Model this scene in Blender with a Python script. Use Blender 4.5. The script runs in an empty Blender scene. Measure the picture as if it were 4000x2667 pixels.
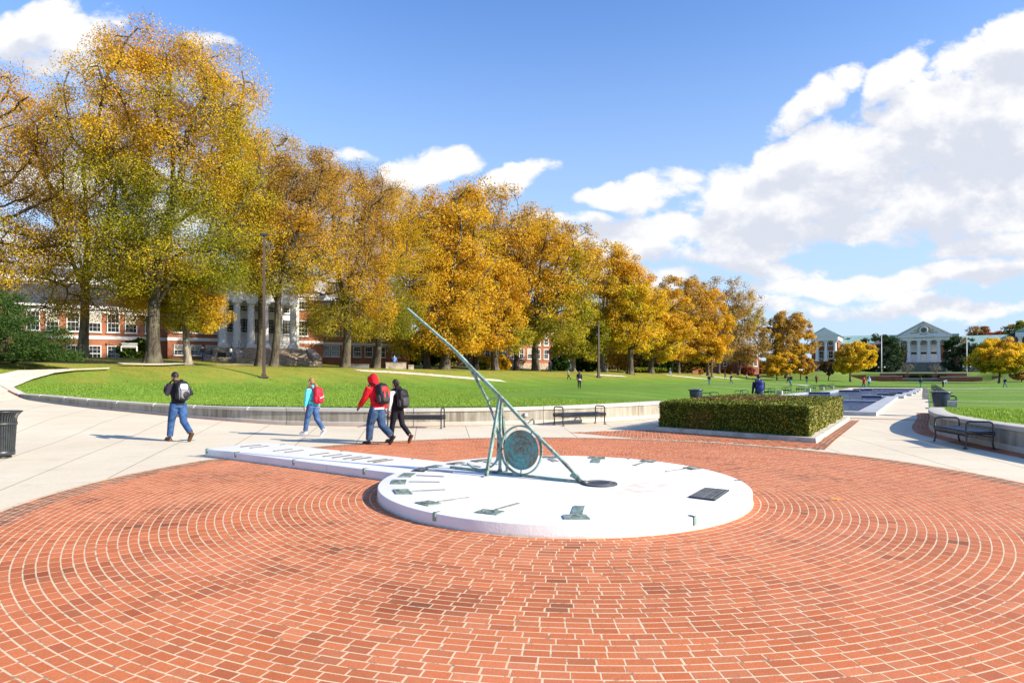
import bpy, bmesh, math, random
import numpy as np
from mathutils import Vector, Matrix, Euler, noise
from mathutils.geometry import delaunay_2d_cdt
R = math.radians
rnd = random.Random(7)
SC = bpy.context.scene
COL = SC.collection
F = 2560.0; HX, HY = 2000.0, 1475.0; CAMZ = 2.0     # survey of the place: focal length in photo pixels, eye level

# ---------------------------------------------------------------- object helpers
def tag(o, label=None, cat=None, group=None, kind=None):
    if label: o['label'] = label
    if cat: o['category'] = cat
    if group: o['group'] = group
    if kind: o['kind'] = kind
    return o
def empty(name, loc, rz=0, label=None, cat=None, group=None):
    o = bpy.data.objects.new(name, None); COL.objects.link(o)
    o.empty_display_size = .2
    o.location = loc; o.rotation_euler = (0, 0, rz)
    return tag(o, label, cat, group)
def copy_tree(o, parent=None):
    c = o.copy(); COL.objects.link(c); c.parent = parent
    for ch in [x for x in list(bpy.data.objects) if x.parent == o]:
        copy_tree(ch, c)
    return c
class MB:
    def __init__(s): s.v = []; s.f = []; s.m = []
    def add(s, vs, fs, mi=0):
        n = len(s.v); s.v += [tuple(p) for p in vs]; s.f += [tuple(i + n for i in f) for f in fs]; s.m += [mi] * len(fs); return s
    def box(s, c, d, rz=0, mi=0, M=None):
        x, y, z = d[0] / 2, d[1] / 2, d[2] / 2
        vs = [Vector((a * x, b * y, e * z)) for e in (-1, 1) for b in (-1, 1) for a in (-1, 1)]
        if M is None: M = Matrix.Rotation(rz, 3, 'Z')
        vs = [M @ p + Vector(c) for p in vs]
        return s.add(vs, [(0, 2, 3, 1), (4, 5, 7, 6), (0, 1, 5, 4), (1, 3, 7, 5), (3, 2, 6, 7), (2, 0, 4, 6)], mi)
    def bar(s, a, b, w, h, up=(0, 0, 1), mi=0):
        a = Vector(a); b = Vector(b); d = b - a; L = d.length; d.normalize()
        u = Vector(up); r = d.cross(u)
        if r.length < 1e-4: r = d.cross(Vector((1, 0, 0)))
        r.normalize(); u = r.cross(d)
        M = Matrix((d, r, u)).transposed()
        return s.box((a + b) / 2, (L, w, h), M=M, mi=mi)
    def prism(s, poly, z0, z1, mi=0):
        n = len(poly)
        f0 = z0 if callable(z0) else (lambda x, y: z0); f1 = z1 if callable(z1) else (lambda x, y: z1)
        vs = [(x, y, f0(x, y)) for x, y in poly] + [(x, y, f1(x, y)) for x, y in poly]
        A = sum(poly[i][0] * poly[(i + 1) % n][1] - poly[(i + 1) % n][0] * poly[i][1] for i in range(n))
        fs = [tuple(range(n - 1, -1, -1)), tuple(range(n, 2 * n))] + [(i, (i + 1) % n, n + (i + 1) % n, n + i) for i in range(n)]
        if A < 0: fs = [tuple(reversed(f)) for f in fs]
        return s.add(vs, fs, mi)
    def tube(s, pts, rad, n=8, mi=0, caps=True, flat=1.0, up=None):
        pts = [Vector(p) for p in pts]; k = len(pts)
        if not hasattr(rad, '__len__'): rad = [rad] * k
        base = len(s.v); prev = None
        for i, p in enumerate(pts):
            d = (pts[min(i + 1, k - 1)] - pts[max(i - 1, 0)])
            if d.length < 1e-9: d = Vector((0, 0, 1))
            d.normalize()
            if prev is None:
                a = Vector(up) if up else (Vector((0, 0, 1)) if abs(d.z) < .9 else Vector((1, 0, 0)))
                prev = (a - d * a.dot(d)).normalized()
            else:
                prev = (prev - d * prev.dot(d)).normalized()
            q = d.cross(prev)
            for j in range(n):
                t = 2 * math.pi * j / n
                s.v.append(tuple(p + prev * (math.cos(t) * rad[i]) + q * (math.sin(t) * rad[i] * flat)))
        fs = []
        for i in range(k - 1):
            for j in range(n):
                a = base + i * n + j; b = base + i * n + (j + 1) % n
                fs.append((a, b, b + n, a + n))
        if caps:
            fs.append(tuple(base + j for j in range(n - 1, -1, -1))); fs.append(tuple(base + (k - 1) * n + j for j in range(n)))
        s.f += fs; s.m += [mi] * len(fs); return s
    def lathe(s, prof, c=(0, 0, 0), n=24, mi=0, a0=0, a1=2 * math.pi):
        base = len(s.v); k = len(prof); full = abs(a1 - a0 - 2 * math.pi) < 1e-6; m = n if full else n + 1
        for r, z in prof:
            for j in range(m):
                t = a0 + (a1 - a0) * j / n
                s.v.append((c[0] + r * math.cos(t), c[1] + r * math.sin(t), c[2] + z))
        fs = []
        for i in range(k - 1):
            for j in range(n):
                a = base + i * m + j; b = base + i * m + (j + 1) % m
                fs.append((a, b, b + m, a + m))
        s.f += fs; s.m += [mi] * len(fs); return s
    def ell(s, c, r, n=10, m=7, mi=0, M=None, p=1.0):
        base = len(s.v)
        def sg(v): return math.copysign(abs(v) ** p, v)
        vs = []
        for i in range(m + 1):
            ph = -math.pi / 2 + math.pi * i / m
            for j in range(n):
                t = 2 * math.pi * j / n
                q = Vector((r[0] * sg(math.cos(ph)) * sg(math.cos(t)), r[1] * sg(math.cos(ph)) * sg(math.sin(t)), r[2] * sg(math.sin(ph))))
                if M is not None: q = M @ q
                vs.append(q + Vector(c))
        fs = [(i * n + j, i * n + (j + 1) % n, (i + 1) * n + (j + 1) % n, (i + 1) * n + j) for i in range(m) for j in range(n)]
        return s.add(vs, fs, mi)
    def mesh(s, name, mats, smooth=False):
        me = bpy.data.meshes.new(name); me.from_pydata(s.v, [], s.f)
        if not isinstance(mats, (list, tuple)): mats = [mats]
        for m in mats: me.materials.append(m)
        if len(mats) > 1: me.polygons.foreach_set('material_index', s.m)
        if smooth:
            me.polygons.foreach_set('use_smooth', [True] * len(me.polygons))
        me.update(); return me
    def build(s, name, mats, parent=None, smooth=False, loc=None, rz=None, bevel=0, autosm=None):
        me = s.mesh(name, mats, smooth)
        if bevel:
            bm = bmesh.new(); bm.from_mesh(me)
            bmesh.ops.remove_doubles(bm, verts=bm.verts, dist=1e-5)
            es = [e for e in bm.edges if len(e.link_faces) == 2 and e.calc_face_angle(0) > R(35)]
            bmesh.ops.bevel(bm, geom=es, offset=bevel, segments=2, affect='EDGES', profile=.6)
            bm.to_mesh(me); bm.free()
        o = bpy.data.objects.new(name, me); COL.objects.link(o); o.parent = parent
        if loc is not None: o.location = loc
        if rz is not None: o.rotation_euler = (0, 0, rz)
        if autosm:
            me.polygons.foreach_set('use_smooth', [True] * len(me.polygons)); me.set_sharp_from_angle(angle=R(autosm))
        return o
def quads_mesh(name, P, mats, col=None, mi=None):
    """P: (n,4,3) array of quads (or (n,3,3) triangles)."""
    n, k = P.shape[0], P.shape[1]
    me = bpy.data.meshes.new(name)
    me.vertices.add(n * k); me.vertices.foreach_set('co', P.reshape(-1).astype(np.float32))
    me.loops.add(n * k); me.loops.foreach_set('vertex_index', np.arange(n * k, dtype=np.int32))
    me.polygons.add(n); me.polygons.foreach_set('loop_start', np.arange(0, n * k, k, dtype=np.int32))
    me.polygons.foreach_set('loop_total', np.full(n, k, dtype=np.int32))
    for m in (mats if isinstance(mats, (list, tuple)) else [mats]): me.materials.append(m)
    if mi is not None: me.polygons.foreach_set('material_index', mi.astype(np.int32))
    if col is not None:
        a = me.attributes.new('col', 'FLOAT_COLOR', 'FACE')
        c = np.ones((n, 4), np.float32); c[:, :3] = col; a.data.foreach_set('color', c.reshape(-1))
    me.update(calc_edges=True); me.validate()
    return me
def link(name, me, parent=None, loc=None):
    o = bpy.data.objects.new(name, me); COL.objects.link(o); o.parent = parent
    if loc is not None: o.location = loc
    return o

# ---------------------------------------------------------------- node helpers
class NT:
    def __init__(s, tree): s.t = tree; s.n = tree.nodes; s.l = tree.links
    def node(s, ty, **kw):
        n = s.n.new(ty)
        for k, v in kw.items(): setattr(n, k, v)
        return n
    def put(s, sock, v):
        if isinstance(v, bpy.types.NodeSocket): s.l.new(v, sock)
        elif v is not None:
            if sock.type == 'RGBA' and hasattr(v, '__len__') and len(v) == 3: v = (*v, 1)
            sock.default_value = v
    def math(s, op, a, b=None, c=None, clamp=False):
        n = s.node('ShaderNodeMath', operation=op); n.use_clamp = clamp
        s.put(n.inputs[0], a); s.put(n.inputs[1], b)
        if c is not None: s.put(n.inputs[2], c)
        return n.outputs[0]
    def vmath(s, op, a, b=None, out=0):
        n = s.node('ShaderNodeVectorMath', operation=op)
        s.put(n.inputs[0], a)
        if b is not None: s.put(n.inputs[3 if op == 'SCALE' else 1], b)
        return n.outputs[out]
    def noise(s, vec, scale, detail=3, rough=.5, dist=0, out=0, dim='3D'):
        n = s.node('ShaderNodeTexNoise', noise_dimensions=dim)
        if vec is not None: s.put(n.inputs['Vector'], vec)
        n.inputs['Scale'].default_value = scale; n.inputs['Detail'].default_value = detail
        n.inputs['Roughness'].default_value = rough; n.inputs['Distortion'].default_value = dist
        return n.outputs[out]
    def ramp(s, fac, stops, interp='LINEAR'):
        n = s.node('ShaderNodeValToRGB'); s.put(n.inputs[0], fac); cr = n.color_ramp; cr.interpolation = interp
        while len(cr.elements) < len(stops): cr.elements.new(.5)
        for e, (p, c) in zip(cr.elements, stops):
            e.position = p; e.color = (c, c, c, 1) if not hasattr(c, '__len__') else (*c, 1)
        return n.outputs[0]
    def mix(s, f, a, b, mode='MIX'):
        n = s.node('ShaderNodeMix', data_type='RGBA', blend_type=mode)
        s.put(n.inputs[0], f); s.put(n.inputs[6], a); s.put(n.inputs[7], b)
        return n.outputs[2]
    def rng(s, v, a, b, c=0., d=1., smooth=True):
        n = s.node('ShaderNodeMapRange'); n.interpolation_type = 'SMOOTHSTEP' if smooth else 'LINEAR'
        s.put(n.inputs[0], v); s.put(n.inputs[1], a); s.put(n.inputs[2], b); s.put(n.inputs[3], c); s.put(n.inputs[4], d)
        return n.outputs[0]
    def attr(s, name, out='Color'):
        n = s.node('ShaderNodeAttribute'); n.attribute_name = name; return n.outputs[out]
    def obj(s): return s.node('ShaderNodeTexCoord').outputs['Object']
    def pos(s): return s.node('ShaderNodeNewGeometry').outputs['Position']
    def mapping(s, v, loc=(0, 0, 0), rot=(0, 0, 0), sc=(1, 1, 1)):
        n = s.node('ShaderNodeMapping'); s.put(n.inputs[0], v)
        n.inputs[1].default_value = loc; n.inputs[2].default_value = rot; n.inputs[3].default_value = sc
        return n.outputs[0]
    def bump(s, h, strength=.3, dist=.01):
        n = s.node('ShaderNodeBump'); n.inputs['Strength'].default_value = strength; n.inputs['Distance'].default_value = dist
        s.put(n.inputs['Height'], h); return n.outputs[0]
def new_mat(name):
    m = bpy.data.materials.new(name); m.use_nodes = True
    t = m.node_tree; bs = t.nodes['Principled BSDF']
    return m, NT(t), bs
def mat(name, col, rough=.6, metal=0., spec=.5, var=.12, scale=6., bump=0., bscale=60., col2=None, streak=False):
    """plain procedural surface: base colour varied by noise, fine bump."""
    m, N, bs = new_mat(name)
    v = N.obj()
    if streak: v = N.mapping(v, sc=(1, 1, .12))
    nz = N.noise(v, scale, 5, .6)
    c2 = col2 or tuple(x * (1 - 2.2 * var) for x in col)
    c1 = tuple(min(1, x * (1 + var)) for x in col)
    c = N.mix(N.rng(nz, .32, .68), c2, c1)
    N.put(bs.inputs['Base Color'], c)
    bs.inputs['Roughness'].default_value = rough; bs.inputs['Metallic'].default_value = metal
    bs.inputs['Specular IOR Level'].default_value = spec
    if bump: N.put(bs.inputs['Normal'], N.bump(N.noise(N.obj(), bscale, 4, .6), bump, .01))
    return m

# ---------------------------------------------------------------- terrain
AX = Vector((.532, .847)); CX = Vector((-.847, .532)); C0 = Vector((.77, 10.29))
def S(t):
    t = min(1, max(0, t)); return t * t * (3 - 2 * t)
def ac(x, y):
    dx, dy = x - C0.x, y - C0.y
    return dx * AX.x + dy * AX.y, dx * CX.x + dy * CX.y
def fromac(a, c): return (C0.x + a * AX.x + c * CX.x, C0.y + a * AX.y + c * CX.y)
def berm(x, y):
    a, c = ac(x, y)
    return 2.05 * S((c - 31) / 15) + 1.3 * S((c - 52) / 24)
def zg(x, y):                      # paved plaza and mall level
    if y < 13: z = .0215 * y
    else:
        t = min(y - 13, 6.56); z = .2795 + .0215 * (t - t * t / 13.12)
    z += .04 * max(0, -x - 8) * S((y - 16) / 6)
    a, c = ac(x, y)
    z += .5 * S((a - 120) / 90)
    return z + berm(x, y)
def far_step(a, c):
    side = S((abs(c + 4) - 15) / 7)
    return (S((a - 221) / 2.5) * (1 - side) + S((a - 200) / 21) * side) * S((44 - c) / 14)
def zl(x, y):                      # lawns
    a, c = ac(x, y)
    if c > 0: z = .40 + .57 * max(S((c - 6.5) / 11), S((31 - a) / 10))
    else: z = .38 + .5 * S((31 - a) / 13)
    z += .5 * S((a - 120) / 90) + 2.4 * far_step(a, c)
    z += .7 * S((a - 225) / 40) * S((40 - c) / 14)
    return z + berm(x, y)
def zt(x, y): return max(zg(x, y), zl(x, y))
def hit(px, py, fn=zg, lo=3, hi=420):
    k = (px - HX) / F; q = (py - HY) / F; Y = lo; st = .05
    while Y < hi:
        z = CAMZ - q * Y
        if z <= fn(k * Y, Y): break
        Y += st * (1 + Y * .02)
    return Vector((k * Y, Y, fn(k * Y, Y)))
def at(px, py, Y): return Vector(((px - HX) / F * Y, Y, CAMZ - (py - HY) / F * Y))
def inside(p, poly):
    x, y = p; c = False; n = len(poly)
    for i in range(n):
        x1, y1 = poly[i]; x2, y2 = poly[(i + 1) % n]
        if (y1 > y) != (y2 > y) and x < (x2 - x1) * (y - y1) / (y2 - y1) + x1: c = not c
    return c
def densify(poly, d, closed=True):
    out = []; n = len(poly)
    for i in range(n if closed else n - 1):
        a = Vector(poly[i][:2]); b = Vector(poly[(i + 1) % n][:2]); k = max(1, int((b - a).length / d))
        for j in range(k): out.append(tuple(a.lerp(b, j / k)))
    if not closed: out.append(tuple(poly[-1][:2]))
    return out
def sheet(name, poly, fn, m, spacing=1.0, dz=0., pts=None, hole=None, kind='structure', holes=()):
    """a sheet laid on the terrain function, triangulated inside a polygon."""
    P = densify(poly, spacing); V = [Vector(p) for p in P]; E = [(i, (i + 1) % len(P)) for i in range(len(P))]
    for h in holes:
        H = densify(h, spacing); b = len(V); V += [Vector(p) for p in H]; E += [(b + i, b + (i + 1) % len(H)) for i in range(len(H))]
    xs = [p[0] for p in P]; ys = [p[1] for p in P]
    if pts is None:
        pts = []; y = min(ys)
        while y < max(ys):
            x = min(xs)
            while x < max(xs):
                q = (x + .013 * math.sin(y * 7), y + .011 * math.sin(x * 5))
                if inside(q, poly): pts.append(q)
                x += spacing
            y += spacing
    V += [Vector(p) for p in pts]
    r = delaunay_2d_cdt(V, E, [], 0, 1e-4)
    vs, fs = r[0], r[2]
    out = []
    for f in fs:
        c = sum((vs[i] for i in f), Vector((0, 0))) / len(f)
        if inside(c, poly) and not any(inside(c, h) for h in holes): out.append(f)
    used = sorted({i for f in out for i in f}); mp = {i: k for k, i in enumerate(used)}
    mb = MB(); vv = [(vs[i].x, vs[i].y, fn(vs[i].x, vs[i].y) + dz) for i in used]
    ff = []
    for f in out:
        a, b, c = (vs[i] for i in f[:3])
        f = [mp[i] for i in f]
        if (b - a).cross(c - a) < 0: f.reverse()
        ff.append(f)
    mb.add(vv, ff); o = mb.build(name, m, smooth=True); tag(o, kind=kind); return o
def catmull(pts, n=6):
    out = []; P = [Vector(p) for p in pts]
    for i in range(len(P) - 1):
        p0 = P[max(0, i - 1)]; p1 = P[i]; p2 = P[i + 1]; p3 = P[min(len(P) - 1, i + 2)]
        for j in range(n):
            t = j / n
            out.append(.5 * ((2 * p1) + (p2 - p0) * t + (2 * p0 - 5 * p1 + 4 * p2 - p3) * t * t + (3 * p1 - p0 - 3 * p2 + p3) * t ** 3))
    out.append(P[-1]); return out
# ---------------------------------------------------------------- camera, light, sky
cam = bpy.data.cameras.new('camera'); co = bpy.data.objects.new('camera', cam); COL.objects.link(co)
co.location = (0, 0, CAMZ); co.rotation_euler = (R(90), 0, 0)
cam.sensor_width = 36; cam.lens = F / 4000 * 36; cam.shift_y = (HY - 1333.5) / 4000
cam.clip_start = .1; cam.clip_end = 3000
SC.camera = co
SUN_EL = R(28.0); SUN_D = Vector((.92, -.39))
sun = bpy.data.lights.new('sun', 'SUN'); so = bpy.data.objects.new('sun', sun); COL.objects.link(so)
sun.energy = 5.0; sun.angle = R(.53); sun.color = (1, .90, .74)
sd = Vector((SUN_D.x * math.cos(SUN_EL), SUN_D.y * math.cos(SUN_EL), math.sin(SUN_EL)))
so.rotation_euler = sd.to_track_quat('Z', 'Y').to_euler(); so.location = (30, -20, 40)
SC.view_settings.view_transform = 'Standard'; SC.view_settings.look = 'None'
SC.view_settings.exposure = .95; SC.view_settings.gamma = 1
SC.render.engine = 'CYCLES'
SC.cycles.max_bounces = 6; SC.cycles.diffuse_bounces = 3; SC.cycles.transparent_max_bounces = 8
SC.cycles.sample_clamp_indirect = 6

# cloud density, in sky directions: u = east-west slope, v = height slope
def cloud_group():
    g = bpy.data.node_groups.new('cloud_density', 'ShaderNodeTree')
    g.interface.new_socket('V', in_out='INPUT', socket_type='NodeSocketVector')
    g.interface.new_socket('D', in_out='OUTPUT', socket_type='NodeSocketFloat')
    N = NT(g); gi = N.node('NodeGroupInput'); go = N.node('NodeGroupOutput')
    V = gi.outputs[0]
    B = [  # centre x, y, radii in survey units, tilt, weight
        (2430, 745, 190, 55, -8, .95), (2620, 735, 210, 85, -8, 1.0), (2870, 740, 230, 120, -12, 1.1),
        (3170, 590, 175, 95, -8, 1.15), (3190, 400, 165, 80, -28, .95), (3490, 340, 190, 75, -42, .75),
        (3900, 250, 260, 150, -32, 1.15), (3880, 480, 420, 230, -20, 1.3), (3450, 600, 420, 170, -10, 1.1),
        (3150, 780, 560, 130, -6, 1.15), (3750, 760, 500, 180, -6, 1.2), (2600, 930, 430, 75, -4, .95),
        (3000, 920, 420, 85, -4, 1.05), (2450, 985, 330, 50, 4, .9), (2900, 1035, 330, 45, 6, .7), (3600, 870, 420, 90, -8, 1.0),
        (3350, 1105, 480, 45, -2, .95), (3800, 1080, 420, 40, -3, .85), (3350, 1180, 600, 45, 0, .75), (3930, 975, 260, 50, -6, .9),
        (3800, 1190, 420, 40, 0, .7), (3970, 870, 200, 60, -8, .8),
        (1690, 640, 175, 80, -10, 1.0), (1590, 690, 140, 60, 0, .85), (1990, 690, 135, 62, -10, .95), (2110, 650, 110, 32, -4, .7), (1930, 740, 90, 40, 0, .7),
        (120, 130, 260, 90, -4, 1.0), (170, 230, 250, 100, 10, .85), (360, 70, 110, 30, 0, .45), (800, 135, 110, 32, 4, .5),
        (1330, 625, 130, 30, 0, .55), (2220, 860, 190, 40, 6, .8), (300, 700, 420, 110, 0, .8), (150, 1000, 600, 130, 0, .95), (900, 1130, 600, 80, 0, .7),
        (2350, 1060, 420, 50, 8, .7), (620, 880, 200, 90, 0, .6),
    ]
    nz0 = N.noise(V, 5.0, 3, .5, 0, out=1)
    w = N.vmath('SUBTRACT', nz0, (.5, .5, .5)); w = N.vmath('SCALE', w, .11)
    W = N.vmath('ADD', V, w)
    acc = None
    for (x, y, rx, ry, tl, wt) in B:
        m = N.node('ShaderNodeMapping'); m.vector_type = 'TEXTURE'
        N.put(m.inputs[0], W)
        m.inputs[1].default_value = ((x - HX) / F, (HY - y) / F, 0); m.inputs[2].default_value = (0, 0, R(-tl)); m.inputs[3].default_value = (rx / F, ry / F, 1)
        d = N.vmath('DOT_PRODUCT', m.outputs[0], m.outputs[0], out=1)
        q = N.math('MULTIPLY_ADD', d, -.62 * wt, wt)
        acc = q if acc is None else N.math('SMOOTH_MAX', acc, q, .12)
    acc = N.math('MAXIMUM', acc, -.4)
    n1 = N.noise(N.mapping(V, sc=(1, 1.35, 1)), 9.0, 7, .6, .25)
    n2 = N.noise(N.mapping(V, loc=(3, 1, 0), sc=(1, 1.6, 1)), 34.0, 4, .6, .3)
    n = N.math('MULTIPLY_ADD', n1, 2.6, -1.26); n = N.math('MULTIPLY_ADD', N.math('SUBTRACT', n2, .5), .6, n)
    N.put(go.inputs[0], N.math('ADD', acc, n))
    return g
wd = bpy.data.worlds.new('World'); SC.world = wd; wd.use_nodes = True
N = NT(wd.node_tree); bg = wd.node_tree.nodes['Background']
sky = N.node('ShaderNodeTexSky'); sky.sky_type = 'NISHITA'; sky.sun_disc = False
sky.sun_elevation = SUN_EL; sky.sun_rotation = math.atan2(SUN_D.x, SUN_D.y); sky.altitude = 30; sky.air_density = 1.0; sky.dust_density = .5; sky.ozone_density = 2.2
tc = N.node('ShaderNodeTexCoord').outputs['Generated']
sep = N.node('ShaderNodeSeparateXYZ'); N.put(sep.inputs[0], tc)
yy = N.math('MAXIMUM', sep.outputs[1], .12)
u = N.math('DIVIDE', sep.outputs[0], yy); v = N.math('DIVIDE', sep.outputs[2], yy)
cmb = N.node('ShaderNodeCombineXYZ'); N.put(cmb.inputs[0], u); N.put(cmb.inputs[1], v)
G = cloud_group()
def dens(vec):
    n = N.node('ShaderNodeGroup'); n.node_tree = G; N.put(n.inputs[0], vec); return n.outputs[0]
D0 = dens(cmb.outputs[0])
D1 = dens(N.vmath('ADD', cmb.outputs[0], (.022, .05, 0)))
alpha = N.rng(D0, .22, .70)
alpha = N.math('MULTIPLY', alpha, N.rng(sep.outputs[1], .02, .14))
# sunlit tops are white, undersides facing away from the sun are grey-blue
lit = N.rng(N.math('SUBTRACT', N.math('MULTIPLY', D1, 1.15), N.math('MULTIPLY', D0, .45)), .12, 1.0)
cc = N.mix(lit, (5.3, 5.3, 5.35), (3.8, 4.0, 4.55))
skc = N.mix(1.0, sky.outputs[0], (.80, 1.07, 1.46), 'MULTIPLY')
hz = N.rng(sep.outputs[2], -.02, .56, .95, .0)
skc = N.mix(hz, skc, (3.2, 4.1, 5.1))
N.put(bg.inputs['Color'], N.mix(alpha, skc, cc)); bg.inputs['Strength'].default_value = .10
wd.cycles.sampling_method = 'MANUAL'; wd.cycles.sample_map_resolution = 256
# ---------------------------------------------------------------- shared materials
M = {}
M['trash'] = mat('black_painted_steel', (.028, .032, .036), .38, 0, .5, .15, 9, .12, 120)
M['bench'] = mat('bench_powder_coat', (.018, .021, .027), .28, 0, .6, .1, 12)
M['binlid'] = mat('dark_blue_bin_metal', (.012, .022, .045), .3, 0, .6, .1, 12)
M['white'] = mat('white_masonry_paint', (.80, .79, .80), .55, 0, .4, .015, 1.3, .10, 45)
M['trim'] = mat('white_trim_paint', (.66, .66, .65), .5, 0, .4, .03, 1.2)
M['concrete'] = None
def concrete_wall():
    m, N, bs = new_mat('weathered_wall_concrete')
    P = N.pos(); arc = N.attr('arc', 'Fac'); hf = N.attr('hf', 'Fac')
    st = N.noise(N.mapping(P, sc=(1, 1, .07)), 7, 6, .62); sp = N.noise(P, 40, 5, .7); big = N.noise(P, .9, 4, .6)
    c = N.mix(N.rng(st, .33, .7), (.17, .145, .10), (.40, .365, .295))
    c = N.mix(N.rng(big, .35, .7, 0, .5), c, (.45, .41, .34))
    c = N.mix(N.rng(sp, .3, .7, .25, 0), c, (.16, .145, .11))
    cap = N.math('GREATER_THAN', hf, .80); plinth = N.math('LESS_THAN', hf, .235)
    lt = N.math('MAXIMUM', cap, plinth)
    c = N.mix(N.math('MULTIPLY', lt, .72), c, (.56, .525, .46))
    fr = N.math('FRACT', N.math('DIVIDE', arc, 4.6))
    j = N.math('MAXIMUM', N.math('LESS_THAN', fr, .0035), N.math('GREATER_THAN', fr, .9965))
    c = N.mix(N.math('MULTIPLY', j, .8), c, (.08, .06, .045))
    N.put(bs.inputs['Base Color'], c); bs.inputs['Roughness'].default_value = .85
    N.put(bs.inputs['Normal'], N.bump(N.math('ADD', st, N.math('MULTIPLY', sp, .6)), .35, .01)); return m
M['wallc'] = concrete_wall()
def paving_mat():
    m, N, bs = new_mat('broom_finished_concrete')
    P = N.pos(); sp = N.node('ShaderNodeSeparateXYZ'); N.put(sp.inputs[0], P)
    dx = N.math('SUBTRACT', sp.outputs[0], 3.0); dy = N.math('ADD', sp.outputs[1], 25.0)
    an = N.math('ARCTAN2', dx, dy); rr = N.math('SQRT', N.math('ADD', N.math('MULTIPLY', dx, dx), N.math('MULTIPLY', dy, dy)))
    wob = N.math('MULTIPLY_ADD', N.noise(P, .7, 2), .02, -.01)
    def line(x, step, w, ):
        f = N.math('FRACT', N.math('ADD', N.math('DIVIDE', x, step), 100.37))
        d = N.math('MULTIPLY', N.math('ABSOLUTE', N.math('SUBTRACT', f, .5)), step)
        return N.math('LESS_THAN', d, w)
    j1 = N.math('LESS_THAN', N.math('MULTIPLY', N.math('MULTIPLY', N.math('ABSOLUTE', N.math('SUBTRACT', N.math('FRACT', N.math('ADD', N.math('DIVIDE', an, .0345), 20.3)), .5)), .0345), rr), .012)
    j2 = line(rr, 1.62, .006)
    big = N.noise(P, .35, 5, .6); fine = N.noise(P, 22, 6, .7); mid = N.noise(P, 2.6, 5, .65)
    cell = N.node('ShaderNodeCombineXYZ'); N.put(cell.inputs[0], N.math('FLOOR', N.math('ADD', N.math('DIVIDE', an, .0345), 20.8))); N.put(cell.inputs[1], N.math('FLOOR', N.math('ADD', N.math('DIVIDE', rr, 1.62), 100.87)))
    wn = N.node('ShaderNodeTexWhiteNoise', noise_dimensions='2D'); N.put(wn.inputs[0], cell.outputs[0])
    c = N.mix(N.rng(big, .3, .7), (.58, .505, .375), (.66, .59, .455))
    c = N.mix(N.math('MULTIPLY', wn.outputs[0], .3), c, (.56, .49, .37))
    c = N.mix(N.rng(mid, .54, .75, 0, .32), c, (.38, .32, .23)); c = N.mix(N.rng(N.noise(N.mapping(P, sc=(1, .4, 1)), 1.1, 6, .7, 1.5), .60, .72, 0, .22), c, (.33, .28, .20))
    c = N.mix(N.rng(fine, .35, .62, .16, 0), c, (.30, .25, .19))
    spot = N.noise(P, 5.5, 2, .4)
    c = N.mix(N.rng(spot, .755, .79, 0, .35), c, (.2, .16, .11))
    c = N.mix(N.math('MULTIPLY', j2, .35), c, (.2, .17, .12)); c = N.mix(N.math('MULTIPLY', j1, .75), c, (.17, .13, .085))
    N.put(bs.inputs['Base Color'], c); bs.inputs['Roughness'].default_value = .8; bs.inputs['Specular IOR Level'].default_value = .3
    N.put(bs.inputs['Normal'], N.bump(fine, .12, .008)); return m
M['paving'] = paving_mat()
M['kerb'] = mat('kerb_concrete', (.52, .48, .40), .85, 0, .3, .14, 3, .3, 50)
M['path'] = mat('pale_footpath_concrete', (.60, .54, .43), .85, 0, .3, .1, 1.1, .2, 40)
def face_col(name, rough=.7, bump=0., bscale=80., sat=None, mul=None, dirt=0.):
    m, N, bs = new_mat(name); c = N.attr('col')
    if dirt:
        P = N.pos()
        c = N.mix(N.rng(N.noise(P, 55, 4, .7), .3, .7, dirt, 0), c, (.16, .06, .03))
        c = N.mix(N.rng(N.noise(N.mapping(P, sc=(1, 1.8, 1)), .75, 6, .68), .60, .80, 0, .72), c, (.17, .055, .022))
        c = N.mix(N.rng(N.noise(N.mapping(P, loc=(9, 4, 0)), 1.7, 5, .7), .66, .78, 0, .6), c, (.07, .03, .018))
        c = N.mix(N.rng(N.noise(N.mapping(P, loc=(2, 7, 0)), .5, 4, .6), .45, .75, 0, .4), c, (.58, .20, .10))
    N.put(bs.inputs['Base Color'], c); bs.inputs['Roughness'].default_value = rough; bs.inputs['Specular IOR Level'].default_value = .35
    if bump: N.put(bs.inputs['Normal'], N.bump(N.noise(N.pos(), bscale, 4, .7), bump, .006))
    return m
M['brick_pave'] = face_col('clay_paving_bricks', .75, .35, 70, dirt=.35)
def mortar_mat():
    m, N, bs = new_mat('sandy_mortar'); P = N.pos()
    c = N.mix(N.rng(N.noise(P, 3, 5, .7), .3, .7), (.52, .40, .26), (.60, .47, .31)); c = N.mix(N.rng(N.noise(P, 8.5, 4, .75), .55, .64, 0, .85), c, (.17, .12, .07))
    N.put(bs.inputs['Base Color'], c); bs.inputs['Roughness'].default_value = .9; return m
M['mortar'] = mortar_mat()
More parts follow.
